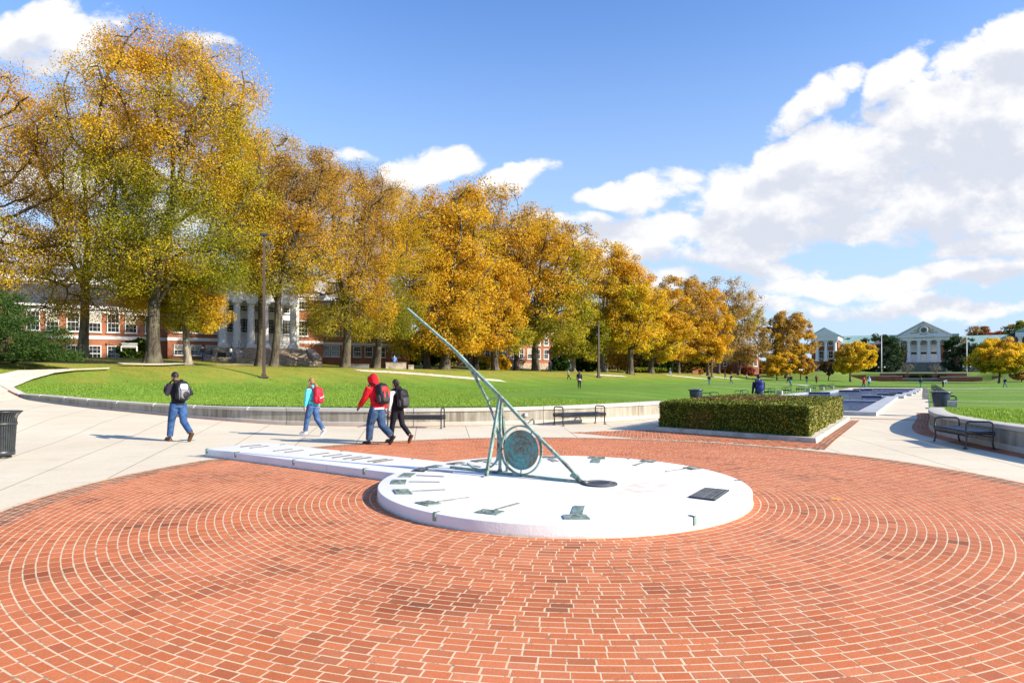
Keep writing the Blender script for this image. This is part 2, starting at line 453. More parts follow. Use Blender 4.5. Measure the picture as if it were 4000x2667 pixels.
def grass_mat():
    m, N, bs = new_mat('lawn_turf'); P = N.pos()
    c_ = N.math('ADD', N.math('MULTIPLY', N.vmath('DOT_PRODUCT', P, (-.847, .532, 0), out=1), 1), -(C0.x * -.847 + C0.y * .532))
    a_ = N.math('SUBTRACT', N.vmath('DOT_PRODUCT', P, (.532, .847, 0), out=1), C0.x * .532 + C0.y * .847)
    n1 = N.noise(P, .28, 5, .62); n2 = N.noise(P, 1.9, 5, .65); n3 = N.noise(N.mapping(P, sc=(1, .45, 1)), 16, 6, .75)
    g = N.mix(N.rng(n1, .35, .68), (.12, .235, .022), (.17, .30, .035))
    g = N.mix(N.rng(n2, .42, .75, 0, .35), g, (.25, .32, .06))
    g = N.mix(N.rng(n3, .30, .62, .85, 0), g, (.045, .10, .010)); g = N.mix(N.rng(N.noise(P, 5, 4, .7), .35, .65, .35, 0), g, (.07, .15, .012)); g = N.mix(N.rng(N.noise(P, .12, 4, .6), .5, .7, 0, .4), g, (.22, .30, .05))
    st = N.math('SINE', N.math('MULTIPLY', N.math('ADD', a_, N.math('MULTIPLY', n2, .8)), 1.15))
    g = N.mix(N.rng(st, -.2, .9, 0, .16), g, (.2, .35, .045))
    l1 = N.noise(P, .5, 6, .7); l2 = N.noise(P, 7, 5, .8)
    edge = N.rng(N.math('ADD', c_, N.math('MULTIPLY_ADD', l1, 10, -5)), 34, 42)
    lit = N.math('MULTIPLY', edge, N.rng(N.math('ADD', N.math('MULTIPLY', l1, .6), N.math('MULTIPLY', l2, .4)), .40, .62, .25, .78))
    leaf = N.mix(N.rng(l2, .4, .6), (.24, .175, .03), (.40, .29, .05))
    g = N.mix(lit, g, leaf)
    e2 = N.math('MULTIPLY', N.rng(a_, 150, 210), N.rng(n2, .4, .6, .1, .5)); g = N.mix(e2, g, (.17, .15, .04))
    N.put(bs.inputs['Base Color'], g); bs.inputs['Roughness'].default_value = .85; bs.inputs['Specular IOR Level'].default_value = .15
    N.put(bs.inputs['Normal'], N.bump(n3, .9, .05)); return m
M['grass'] = grass_mat()

# ---------------------------------------------------------------- wall lines
LW = [(-27.5, 34.6, 1.15, 1.20), (-25.2, 33.0), (-21.4, 30.0), (-17.8, 27.5), (-14.2, 25.5), (-11.8, 24.3), (-9.0, 23.2), (-4.95, 22.3), (-2.15, 22.45), (.86, 23.2), (3.8, 24.7), (6.3, 27.0)]
LWT = {0: 1.22, 1: 1.21, 2: 1.19, 3: 1.10, 4: 1.00, 5: .97, 6: .945, 7: .945, 8: .955, 9: .975, 10: 1.02, 11: 1.04}
RW = [(19.4, 30.5), (17.0, 26.6), (15.1, 23.7), (14.05, 22.1), (13.1, 20.5), (12.35, 19.0), (11.95, 17.6), (11.65, 16.4), (11.48, 15.4), (11.3, 14.3), (11.25, 12.0), (11.6, 8.0), (12.6, 3.0), (14, -4)]
RWT = {0: .50, 1: .80, 2: .93, 3: .95, 4: .955, 5: .95, 6: .93, 7: .92, 8: .915, 9: .91, 10: .9, 11: .88, 12: .86, 13: .85}
lw = catmull([Vector((p[0], p[1], LWT[i])) for i, p in enumerate(LW)], 8)
rw = catmull([Vector((p[0], p[1], RWT[i])) for i, p in enumerate(RW)], 6)
def build_wall(name, path, zbase, width=.42, parent=None):
    prof = [(0, -.12), (0, .22), (.03, .25), (.03, .80), (-.012, .82), (-.012, .985), (.015, 1.0), (width, 1.0), (width, -.1)]
    n = len(path); V = []; arc = []; hf = []; s = 0; nor = []
    for i in range(n):
        d = (path[min(i + 1, n - 1)] - path[max(i - 1, 0)]).to_2d().normalized(); nor.append(Vector((-d.y, d.x)))
    for i, p in enumerate(path):
        if i: s += (p - path[i - 1]).to_2d().length
        zb = zbase(p.x, p.y); h = max(.06, p.z - zb)
        for o, f in prof:
            q = p.to_2d() + nor[i] * o
            V.append((q.x, q.y, zb + f * h if f >= 0 else zb + f)); arc.append(s); hf.append(f)
    k = len(prof); Fc = []
    for i in range(n - 1):
        for j in range(k - 1):
            a = i * k + j; Fc.append((a, a + 1, a + k + 1, a + k)[::-1])
    Fc.append(tuple(range(k))[::-1]); Fc.append(tuple((n - 1) * k + j for j in range(k)))
    mb = MB(); mb.add(V, Fc); o = mb.build(name, M['wallc'], parent, autosm=40); me = o.data
    for nm, vals in (('arc', arc), ('hf', hf)):
        a = me.attributes.new(nm, 'FLOAT', 'POINT'); a.data.foreach_set('value', vals)
    bm = bmesh.new(); bm.from_mesh(me); bmesh.ops.recalc_face_normals(bm, faces=bm.faces); bm.to_mesh(me); bm.free()
    return o, nor
wl = empty('retaining_wall', (0, 0, 0), 0, 'low curved concrete wall holding up the left lawn behind the walkers', 'wall')
wo, ln = build_wall('concrete_face', lw, zg, .40, wl)
wr = empty('retaining_wall', (0, 0, 0), 0, 'shaded curved concrete wall behind the bench at the right edge', 'wall')
wo2, rn = build_wall('concrete_face', rw, zg, .45, wr)
# small metal skate stoppers on the sunlit end of the wall
for px in (79, 161, 252, 347, 457, 596, 764, 955):
    best = min(range(len(lw)), key=lambda i: abs(HX + F * lw[i].x / lw[i].y - px)); p = lw[best]
    b = MB(); b.box((0, .03, .0), (.07, .09, .014)); b.box((0, -.022, -.05), (.07, .012, .10))
    b.build('edge_clip', M['trim'], wl, loc=(p.x, p.y, p.z + .006), rz=math.atan2(ln[best].y, ln[best].x) - math.pi / 2)
pb = hit(2049, 1624)   # little outlet box on the wall face
best = min(range(len(lw)), key=lambda i: abs(HX + F * lw[i].x / lw[i].y - 2049)); p = lw[best]
b = MB(); b.box((0, -.02, 0), (.12, .08, .12)); b.box((0, -.065, 0), (.09, .01, .09))
b.build('outlet_box', mat('galvanised_box', (.45, .45, .46), .5), wl, loc=(p.x, p.y, .70), rz=math.atan2(ln[best].y, ln[best].x) - math.pi / 2)

PLAZA = [(p.x, p.y) for p in lw] + [fromac(19, 5.2), fromac(40, 5.2), fromac(70, 5.2), fromac(108, 5.2), fromac(109, 13), fromac(115, 13), fromac(115, -13), fromac(109, -13), fromac(108, -5.2), fromac(60, -5.2), fromac(33, -5.1)] \
    + [(p.x, p.y) for p in rw] + [(14, -8), (-38, -8), (-38, 20), (-33, 33)]
sheet('plaza_paving', PLAZA, zg, M['paving'], 1.0, .004)
# the ground as one sheet to the horizon, with the plaza cut out of it
gp = []
def addgrid(x0, x1, y0, y1, st, test):
    y = y0
    while y <= y1:
        x = x0
        while x <= x1:
            if test(x, y) and not inside((x, y), PLAZA): gp.append((x + .1 * math.sin(3 * y + x), y + .1 * math.cos(2 * x + y)))
            x += st
        y += st
addgrid(-70, 40, 18, 78, 1.6, lambda x, y: y > abs(x) * .7)
addgrid(-160, 260, -60, 300, 5, lambda x, y: not (-70 < x < 40 and 18 < y < 78 and y > abs(x) * .7))
addgrid(-1400, 1500, -60, 1900, 60, lambda x, y: not (-160 < x < 260 and y < 300))
for c in range(-80, 44, 4):
    for a in (220.6, 221, 221.6, 222.2, 222.9, 223.6): gp.append(fromac(a, c + .01 * a))
OUT = [(-1500, -80), (1600, -80), (1600, 2000), (-1500, 2000)]
# boundary follows the wall behind its face so turf starts inside the coping
hole = []
for i, p in enumerate(lw): q = p.to_2d() + ln[i] * .30; hole.append((q.x, q.y))
hole += PLAZA[len(lw):len(PLAZA) - 4 - len(rw)]
for i, p in enumerate(rw): q = p.to_2d() + rn[i] * .34; hole.append((q.x, q.y))
hole += PLAZA[-4:]
def zterr(x, y):
    z = zl(x, y)
    if x < -26 and c_of(x, y) < 33: z = min(z, zg(x, y) + .02)
    return z
def c_of(x, y): return ac(x, y)[1]
P_ = densify(OUT, 200); H_ = hole
Vv = [Vector(p) for p in P_] + [Vector(p) for p in H_] + [Vector(p) for p in gp]
Ee = [(i, (i + 1) % len(P_)) for i in range(len(P_))] + [(len(P_) + i, len(P_) + (i + 1) % len(H_)) for i in range(len(H_))]
r = delaunay_2d_cdt(Vv, Ee, [], 0, 1e-4); vs, fs = r[0], r[2]
keep = [f for f in fs if not inside(sum((vs[i] for i in f), Vector((0, 0))) / len(f), H_)]
mb = MB()
ff = []
for f in keep:
    a, b, c = (vs[i] for i in f[:3]); f = list(f)
    if (b - a).cross(c - a) < 0: f.reverse()
    ff.append(f)
mb.add([(v.x, v.y, zterr(v.x, v.y)) for v in vs], ff)
g = mb.build('lawn', M['grass'], smooth=True); tag(g, kind='structure')

def ribbon(name, pts, w, m, fn=zt, dz=.02, px=True, sub=6):
    P = [hit(*p, fn=fn) if px else Vector((p[0], p[1], 0)) for p in pts]
    P = catmull(P, sub); V = []; n = len(P)
    for i, p in enumerate(P):
        d = (P[min(i + 1, n - 1)] - P[max(i - 1, 0)]).to_2d().normalized(); q = Vector((-d.y, d.x)) * w / 2
        for s_ in (-1, -.33, .33, 1): x, y = p.x + q.x * s_, p.y + q.y * s_; V.append((x, y, fn(x, y) + dz))
    Fc = [(i * 4 + j, i * 4 + j + 1, i * 4 + j + 5, i * 4 + j + 4)[::-1] for i in range(n - 1) for j in range(3)]
    mb = MB(); mb.add(V, Fc); o = mb.build(name, m, smooth=True); tag(o, kind='structure'); return o
pp = [(0, 1541), (-900, 1620), (-900, 1470), (0, 1464), (70, 1449), (250, 1443), (400, 1439), (430, 1437), (425, 1441), (300, 1447), (215, 1458), (130, 1481), (60, 1511), (22, 1534)]
P3 = [hit(*p, fn=zt) for p in pp]
sheet('footpath', [(p.x, p.y) for p in P3], lambda x, y: zt(x, y), M['path'], 1.2, .03)
ribbon('footpath', [(1395, 1447), (1500, 1452), (1620, 1460), (1760, 1471), (1967, 1488)], 1.5, M['path'])
ribbon('footpath', [(2330, 1464), (2440, 1470)], 1.3, M['path'])
ribbon('footpath', [(2600, 1464), (2680, 1472), (2780, 1482)], 1.6, M['path'])
ribbon('footpath', [(2740, 1466), (2810, 1474), (2900, 1482)], 1.6, M['path'])
for a in (44, 66, 86):
    ribbon('footpath', [fromac(a, -5), fromac(a + 1, -14), fromac(a + 1, -60)], .45, M['path'], zl, .02, False)
for a in (66, 86):
    ribbon('footpath', [fromac(a, 5), fromac(a + 1, 14), fromac(a + 1, 26)], .45, M['path'], zl, .02, False)
ribbon('footpath', [fromac(112, 12), fromac(112, 26), fromac(113, 32)], 3, M['path'], zl, .03, False)
ribbon('footpath', [fromac(112, -12), fromac(112, -60), fromac(112, -110)], 3, M['path'], zl, .03, False)
ribbon('footpath', [(470, 1421), (700, 1421), (900, 1424), (1100, 1430)], .7, M['path'], zt, .03)

# ---------------------------------------------------------------- circular brick paving, every brick its own block
DR = 2.825; NV = Vector((-.83, .557)); EV = Vector((.557, .83)); BR = 7.86
TG0, TG1, TE0, TE1 = 1.5, 8.28, -.925, .50
def disk(name, r, m, dz):
    poly = [(C0.x + r * math.cos(t), C0.y + r * math.sin(t)) for t in [2 * math.pi * i / 96 for i in range(96)]]
    return sheet(name, poly, zg, m, .9, dz)
disk('mortar_bed', BR + .01, M['mortar'], .009)
def bricks_mesh(items, h0=.009, h1=.0100, ch=.002):
    """items: list of (corner list of 4 xy, colour)."""
    n = len(items); Q = np.zeros((n * 5, 4, 3)); Cc = np.zeros((n * 5, 3))
    for k, (cs, colr) in enumerate(items):
        cx = sum(c[0] for c in cs) / 4; cy = sum(c[1] for c in cs) / 4
        lo = []; hi_ = []
        for c in cs:
            dx, dy = cx - c[0], cy - c[1]; L = math.hypot(dx, dy)
            lo.append((c[0], c[1], zg(c[0], c[1]) + h0 - .002)); x, y = c[0] + dx / L * ch * 1.3, c[1] + dy / L * ch * 1.3
            hi_.append((x, y, zg(x, y) + h1))
        Q[k * 5] = hi_
        for j in range(4): Q[k * 5 + 1 + j] = (lo[j], lo[(j + 1) % 4], hi_[(j + 1) % 4], hi_[j])
        Cc[k * 5:k * 5 + 5] = colr
    return Q, Cc
def bcol(dark=0.):
    t = rnd.random(); v = rnd.uniform(.9, 1.08)
    c = (.58, .178, .070) if t < .6 else (.54, .15, .052) if t < .84 else (.60, .21, .095) if t < .97 else (.48, .14, .06)
    if dark and rnd.random() < dark: c = (.33, .15, .085) if rnd.random() < .6 else (.26, .11, .065)
    return (c[0] * v * .94, c[1] * v * .89, c[2] * v * .80)
STAIN = [(hit(*p[:2]).to_2d(), p[2], p[3]) for p in ((1660, 2370, .42, 1.0), (1500, 2330, .30, .7), (1330, 2160, .28, .6), (560, 2050, .40, .8), (720, 1990, .38, .9), (620, 2170, .25, .7), (350, 1960, .3, .6), (880, 1860, .8, .5), (1090, 2240, .22, .8), (1180, 2060, .3, .5), (2130, 2330, .25, .5), (2280, 2380, .35, .45), (3050, 1990, .6, .35), (3500, 2120, .7, .4), (3800, 2350, .6, .35), (3400, 2050, .4, .4), (60, 2250, .4, .6), (850, 2310, .2, .6), (2900, 2400, .6, .25))]
def stained(x, y, c):
    v = .5 * noise.fractal(Vector((x * 1.1, y * 1.1, 3.3)), 1, 2, 4) + .5 * noise.noise(Vector((x * 3.5, y * 3.5, 8)))
    s_ = max(0, v - .12) * 1.9
    for q, r, w in STAIN:
        d = math.hypot((x - q.x) * .8, (y - q.y) * 1.1) / r; s_ = max(s_, w * max(0, 1 - d * d * .5) * (1 + 1.6 * noise.noise(Vector((x * 4, y * 4, 1)))))
    s_ = min(.85, s_ * rnd.uniform(.4, 1.2)); k = (.25, .052, .012) if rnd.random() < .8 else (.15, .05, .02)
    return tuple(a * (1 - s_) + b * s_ for a, b in zip(c, k))
items = []
cw = .101; k = 0; rr_ = DR + .01
while rr_ + cw < BR:
    rm = rr_ + cw / 2; n = round(2 * math.pi * rm / .194); off = ((.5 * (k % 2) + rnd.uniform(-.16, .16)) + n * .25) % 1; brd = rr_ > BR - .5
    jt = .0048 if not brd else .007
    for i in range(n):
        t0 = 2 * math.pi * (i + off) / n; t1 = 2 * math.pi * (i + 1 + off) / n
        cx, cy = C0.x + rm * math.cos((t0 + t1) / 2), C0.y + rm * math.sin((t0 + t1) / 2)
        dx, dy = cx - C0.x, cy - C0.y; s_ = dx * NV.x + dy * NV.y; e_ = dx * EV.x + dy * EV.y
        if TG0 < s_ < TG1 - .02 and TE0 + .03 < e_ < TE1 - .03: continue
        if cy < 2.2 or abs(cx) > cy * 1.15 + 1.5: continue
        j0 = jt * rnd.uniform(.7, 1.5); j1 = jt * rnd.uniform(.7, 1.5); ro = rr_ + .0064 * rnd.uniform(.75, 1.25); r1 = rr_ + cw - .0064 * rnd.uniform(.75, 1.25)
        a0 = t0 + j0 / rm + rnd.uniform(-.0006, .0006); a1 = t1 - j1 / rm
        cs = [(C0.x + r * math.cos(t), C0.y + r * math.sin(t)) for r, t in ((ro, a0), (r1, a0), (r1, a1), (ro, a1))][::-1]
        c = bcol(.9 if brd else 0)
        items.append((cs, stained(cx, cy, c)))
    rr_ += cw; k += 1
def straight(poly, u, bl=.2, bw=.104, stack=False, dark=.3):
    """running-bond bricks aligned to direction u, kept inside poly and outside the circle."""
    u = Vector(u).normalized(); w = Vector((-u.y, u.x)); o = Vector(poly[0])
    us = [(Vector(p) - o).dot(u) for p in poly]; ws = [(Vector(p) - o).dot(w) for p in poly]
    q = min(ws)
    r_ = 0
    while q < max(ws):
        s = min(us) - (0 if stack else (r_ % 2) * bl / 2)
        while s < max(us):
            c = o + u * (s + bl / 2) + w * (q + bw / 2)
            if inside(c, poly) and (c - C0).length > BR + .04:
                j = .006
                cs = [o + u * a + w * b for a, b in ((s + j, q + j), (s + bl - j, q + j), (s + bl - j, q + bw - j), (s + j, q + bw - j))]
                items.append(([tuple(x) for x in cs], bcol(dark)))
            s += bl
        q += bw; r_ += 1
def pxpoly(pts): return [tuple(hit(*p).to_2d()) for p in pts]
KF = [(4.30, 20.42), (7.72, 16.62), (13.12, 25.45), (9.75, 29.3)]      # hedge kerb corners
n1 = Vector((-.737, -.676))
strip1 = [tuple(Vector(KF[0]) + Vector((.676, -.737)) * -.35), KF[1], tuple(Vector(KF[1]) + Vector((.676, -.737)) * .40), tuple(Vector(KF[1]) + n1 * 1.30 + Vector((.676, -.737)) * .40), tuple(Vector(KF[1]) + n1 * 2.4 - Vector((.676, -.737)) * 1.2), tuple(Vector(KF[0]) + Vector((.676, -.737)) * -1.2 + n1 * 2.4)]
u2 = (Vector(KF[2]) - Vector(KF[1])).normalized(); n2 = Vector((u2.y, -u2.x))
strip2 = [tuple(Vector(KF[1]) - u2 * 1.4), tuple(Vector(KF[1]) - u2 * 1.4 + n2 * .34), tuple(Vector(KF[2]) + n2 * .34), KF[2]]
straight(strip1, (.2, 1), dark=.30); straight(strip2, u2, dark=.97)
sheet('mortar_bed', strip1, zg, M['mortar'], .7, .0075); sheet('mortar_bed', strip2, zg, M['mortar'], .7, .0065)
ps = [fromac(20.6, 3.2), fromac(20.6, -5.0), fromac(21.0, -5.0), fromac(21.0, 3.2)]
straight(ps, Vector(AX), stack=True, dark=.6); sheet('mortar_bed', ps, zg, M['mortar'], .7, .0085)
# single row of bricks along the foot of each wall
for path, nor, wd_, st in ((lw, ln, .12, .2), (rw, rn, .42, .2)):
    for i in range(len(path) - 1):
        a, b = path[i].to_2d(), path[i + 1].to_2d(); L = (b - a).length; k = max(1, round(L / .2)); d = (b - a) / L
        if a.y < 8: continue
        rows = max(1, round(wd_ / .12))
        for j in range(k):
            for q in range(rows):
                p0 = a + d * (j * L / k + .005); p1 = a + d * ((j + 1) * L / k - .005); o0 = -nor[i] * (.008 + q * .12); o1 = -nor[i] * (.008 + q * .12 + .11)
                items.append(([tuple(p0 + o1), tuple(p1 + o1), tuple(p1 + o0), tuple(p0 + o0)], bcol(.35)))
Q, Cc = bricks_mesh(items)
bo = link('brick_paving', quads_mesh('brick_paving', Q, M['brick_pave'], Cc)); tag(bo, kind='structure')
print('bricks', len(items))
# ---------------------------------------------------------------- the sundial
SB = .165                                         # thickness of the white base
def top(x, y): return .0215 * y + SB              # tilted top of the base
def onslab(px, py):
    k = (px - HX) / F; q = (py - HY) / F; Y = (CAMZ - SB) / (q + .0215); return Vector((k * Y, Y, top(0, Y)))
def bronze(name, green, rough=.62):
    m, N, bs = new_mat(name); P = N.obj()
    n1 = N.noise(P, 3.5, 6, .7, .4); n2 = N.noise(P, 19, 5, .7); n3 = N.noise(N.mapping(P, sc=(1, 1, .25)), 8, 5, .7)
    c = N.mix(N.rng(n1, .60 - green, .86 - green), (.085, .060, .038), (.19, .33, .28))
    c = N.mix(N.rng(n2, .42, .68, 0, .75), c, (.35, .45, .40))
    c = N.mix(N.rng(n3, .56, .74, 0, .8), c, (.07, .085, .075))
    N.put(bs.inputs['Base Color'], c); bs.inputs['Roughness'].default_value = rough; bs.inputs['Metallic'].default_value = .15
    N.put(bs.inputs['Normal'], N.bump(N.math('ADD', n2, n1), .35, .006)); return m
M['bz'] = bronze('verdigris_bronze', .26); M['bzd'] = bronze('dark_patinated_bronze', .12, .55); M['bzl'] = mat('weathered_green_plate', (.20, .27, .235), .5, .1, .4, .25, 14, .2, 60)
M['plate'] = mat('dark_bronze_plate', (.028, .036, .05), .45, .3, .5, .2, 12, .15, 90)
M['strip'] = mat('weathered_bronze_strip', (.17, .16, .13), .5, .2)
M['platel'] = mat('brushed_bronze_letters', (.30, .29, .25), .5, .2)
def white_base():
    m, N, bs = new_mat('painted_stucco'); P = N.pos()
    n = N.noise(P, 1.2, 5, .6); sp = N.noise(P, 18, 5, .75); sc = N.noise(N.mapping(P, sc=(1, 1, .2)), 6, 5, .75)
    c = N.mix(N.rng(n, .3, .7), (.70, .69, .685), (.78, .77, .755))
    side = N.math('SUBTRACT', 1, N.math('GREATER_THAN', N.node('ShaderNodeSeparateXYZ').outputs[2], 2))
    g = N.node('ShaderNodeNewGeometry'); sz = N.node('ShaderNodeSeparateXYZ'); N.put(sz.inputs[0], g.outputs['True Normal'])
    vert = N.math('LESS_THAN', N.math('ABSOLUTE', sz.outputs[2]), .5)
    c = N.mix(N.math('MULTIPLY', vert, N.rng(sc, .66, .80, 0, .35)), c, (.36, .30, .24))
    c = N.mix(N.rng(sp, .70, .78, 0, .5), c, (.45, .38, .33)); hh = N.math('SUBTRACT', N.node('ShaderNodeSeparateXYZ').outputs[2], 0)
    pz_ = N.node('ShaderNodeSeparateXYZ'); N.put(pz_.inputs[0], P); rel = N.math('SUBTRACT', pz_.outputs[2], N.math('MULTIPLY', pz_.outputs[1], .0215)); c = N.mix(N.math('MULTIPLY', vert, N.rng(N.math('ADD', rel, N.math('MULTIPLY', N.noise(P, 9, 4, .7), .05)), .025, .075, .6, 0)), c, (.34, .24, .19))
    c = N.mix(N.rng(N.noise(P, 2.2, 6, .7), .55, .75, 0, .22), c, (.55, .52, .47))
    # worn patch of flaked paint beside the round plate
    p = onslab(2480, 1903); q = N.vmath('SUBTRACT', P, (p.x, p.y, p.z)); q = N.mapping(q, sc=(1 / .62, 1 / .62, 0))
    d = N.vmath('DOT_PRODUCT', q, q, out=1); f = N.math('SUBTRACT', N.noise(N.mapping(P, sc=(1.0, 1.25, 1)), 4.6, 2, .45), N.math('MULTIPLY', d, .16))
    c = N.mix(N.math('MULTIPLY', N.rng(f, .45, .50), .7), c, (.46, .38, .28))
    N.put(bs.inputs['Base Color'], c); bs.inputs['Roughness'].default_value = .6
    N.put(bs.inputs['Normal'], N.bump(N.math('ADD', N.noise(P, 30, 4, .6), N.math('MULTIPLY', n, 2)), .25, .012)); return m
M['stucco'] = white_base()
sdl = empty('sundial', (C0.x, C0.y, zg(*C0)), 0, 'giant white painted sundial with a green bronze gnomon on the circular brick paving', 'sundial')
# base outline: the disc joined with its long north arm
def L2W(s, e): return C0 + NV * s + EV * e
al0 = math.asin(TE0 / DR); al1 = math.asin(TE1 / DR)
outl = []
angN = math.atan2(NV.y, NV.x); ne = 1 if NV.x * EV.y - NV.y * EV.x > 0 else -1
steps = 140; a_s = al1; a_e = 2 * math.pi + al0
for i in range(steps + 1):
    t = a_s + (a_e - a_s) * i / steps
    outl.append(tuple(L2W(DR * math.cos(t), DR * math.sin(t))))
outl.append(tuple(L2W(TG1, TE0))); outl.append(tuple(L2W(TG1, TE1)))
bm = bmesh.new()
vb = [bm.verts.new((x, y, zg(x, y) - .02)) for x, y in outl]; vt = [bm.verts.new((x, y, top(x, y))) for x, y in outl]
n = len(outl)
for i in range(n): bm.faces.new((vb[i], vb[(i + 1) % n], vt[(i + 1) % n], vt[i]))
bm.faces.new(vt); bmesh.ops.recalc_face_normals(bm, faces=bm.faces)
es = [e for e in bm.edges if e.verts[0] in vt and e.verts[1] in vt] if False else [e for e in bm.edges if e.verts[0].co.z > top(0, e.verts[0].co.y) - .001 and e.verts[1].co.z > top(0, e.verts[1].co.y) - .001 and len(e.link_faces) == 2]
bmesh.ops.bevel(bm, geom=es, offset=.014, segments=3, affect='EDGES', profile=.5)
me = bpy.data.meshes.new('dial_base'); me.materials.append(M['stucco']); bm.to_mesh(me); bm.free()
base = link('dial_base', me, sdl); base.matrix_parent_inverse = Matrix.Translation(-Vector(sdl.location))
for p in me.polygons: p.use_smooth = True
me.set_sharp_from_angle(angle=R(30))
def sp(o): o.parent = sdl; o.matrix_parent_inverse = Matrix.Translation(-Vector(sdl.location)); return o
# expansion joints in the arm's near face
for px, y0, y1 in ((1025.5, 1779, 1808), (1293, 1810, 1842)):
    b = MB()
    p = onslab(px, y0); d = (p.to_2d() - C0); s_ = d.dot(NV)
    q = L2W(s_, TE0 - .0005); b.box((q.x, q.y, top(0, q.y) - .08), (.006, .004, .15), rz=math.atan2(NV.y, NV.x)); sp(b.build('control_joint', M['kerb']))
# hour plates and hour lines, measured corners
def Z1(p): return (1400 + p[0] / 3.92, 1740 + p[1] / 3.92)
def Z3(p): return (1900 + p[0] / 3.92, 1740 + p[1] / 3.92)
def Z2(p): return (2400 + p[0] / 3.92, 1740 + p[1] / 3.92)
plates = [
    (Z1, [(610, 485), (805, 485), (878, 432), (690, 428)], 'XI', 'bzl'), (Z1, [(498, 590), (720, 590), (738, 530), (525, 530)], 'X', 'bzl'),
    (Z1, [(575, 745), (828, 745), (765, 678), (525, 680)], 'VIIII', 'bzl'), (Z1, [(862, 880), (1065, 930), (1275, 893), (1085, 850)], 'VIII', 'bzl'),
    (Z1, [(1775, 1030), (2115, 1068), (2240, 1015), (1905, 982)], 'VII', 'bzl'), (Z3, [(1190, 1133), (1592, 1133), (1520, 1065), (1165, 1070)], 'V', 'bzl'),
    (Z1, [(1020, 335), (1165, 345), (1300, 315), (1190, 300)], 'I', 'bzl'), (Z1, [(808, 395), (1005, 403), (1075, 355), (925, 350)], 'XII', 'plate'),  # XII plate darker than its neighbours: gnomon shadow put into its colour
    (Z1, [(1345, 283), (1480, 297), (1640, 268), (1540, 258)], 'II', 'bzd'), (Z1, [(1715, 238), (1825, 255), (2000, 230), (1960, 212)], 'III', 'bzd'),
    (Z3, [(850, 188), (1085, 195), (1065, 170), (860, 170)], 'V', 'bzd'), (Z3, [(1565, 198), (1815, 207), (1818, 180), (1570, 175)], 'VI', 'bzd'),
    (Z2, [(385, 242), (590, 262), (655, 238), (435, 218)], 'VII', 'bzd'), (Z2, [(1050, 343), (1195, 375), (1340, 355), (1180, 322)], 'VIII', 'bzd')]
bars = [(Z1, (888, 460), (1308, 478), .024), (Z1, (780, 558), (1245, 562), .024), (Z1, (835, 702), (1330, 680), .026), (Z1, (1215, 865), (1700, 800), .03), (Z3, (150, 985), (500, 887), .038),
        (Z3, (1385, 1050), (1425, 928), .10), (Z1, (1070, 385), (1460, 410), .05), (Z1, (1585, 292), (1880, 330), .04), (Z1, (1925, 250), (2140, 292), .04), (Z3, (975, 205), (1070, 250), .08),
        (Z3, (1662, 266), (1690, 208), .12), (Z2, (300, 310), (470, 255), .05), (Z2, (785, 402), (1095, 360), .035)]
plate_o = []
def prism_at(corners, h, m, name):
    P = [c.to_2d() for c in corners]; b = MB()
    b.prism([tuple(p) for p in P], lambda x, y: top(x, y) + .001, lambda x, y: top(x, y) + h)
    return sp(b.build(name, M[m], bevel=.002))
def text_mesh(txt, size, depth):
    cu = bpy.data.curves.new('t', 'FONT'); cu.body = txt; cu.size = size; cu.extrude = depth; cu.align_x = 'CENTER'; cu.align_y = 'CENTER'; cu.resolution_u = 3
    o = bpy.data.objects.new('t', cu); COL.objects.link(o); dg = bpy.context.evaluated_depsgraph_get(); me = bpy.data.meshes.new_from_object(o.evaluated_get(dg))
    bpy.data.objects.remove(o); return me
for Z, cs, num, mt in plates:
    W = [onslab(*Z(c)) for c in cs]
    po = prism_at(W, .016, mt, 'hour_plate')
    cen = sum(W, Vector()) / 4; rad = (cen.to_2d() - C0).normalized(); tan = Vector((-rad.y, rad.x))
    w_ = max(abs((W[i] - W[j]).to_2d().dot(tan)) for i in range(4) for j in range(4)); h_ = max(abs((W[i] - W[j]).to_2d().dot(rad)) for i in range(4) for j in range(4))
    me = text_mesh(num, 1, .01); xs = [v.co.x for v in me.vertices]; ys = [v.co.y for v in me.vertices]
    sx = min(.62 * w_ / (max(xs) - min(xs)), .95 * .6 * h_ / (max(ys) - min(ys))); sy = .6 * h_ / (max(ys) - min(ys))
    my = (max(ys) + min(ys)) / 2; mx = (max(xs) + min(xs)) / 2
    for v_ in me.vertices:
        q = cen.to_2d() - tan * ((v_.co.x - mx) * sx) + rad * ((v_.co.y - my) * sy)
        v_.co = (q.x, q.y, top(q.x, q.y) + .018 + v_.co.z * .25)
    me.flip_normals() if False else None
    me.materials.clear(); me.materials.append(M['platel'] if mt != 'bzl' else M['bzd'])
    o = link('numeral', me, po); o.matrix_parent_inverse = Matrix.Translation(-Vector(sdl.location)) if False else Matrix.Identity(4)
for Z, a, b_, w_ in bars:
    A = onslab(*Z(a)); B = onslab(*Z(b_)); d = (B - A).to_2d().normalized(); q = Vector((-d.y, d.x)) * w_ * .7
    P = [A.to_2d() + q, A.to_2d() - q, B.to_2d() - q, B.to_2d() + q]
    prism_at([Vector((p.x, p.y, 0)) for p in P], .013, 'bzl' if w_ > .09 else 'platel', 'hour_line')
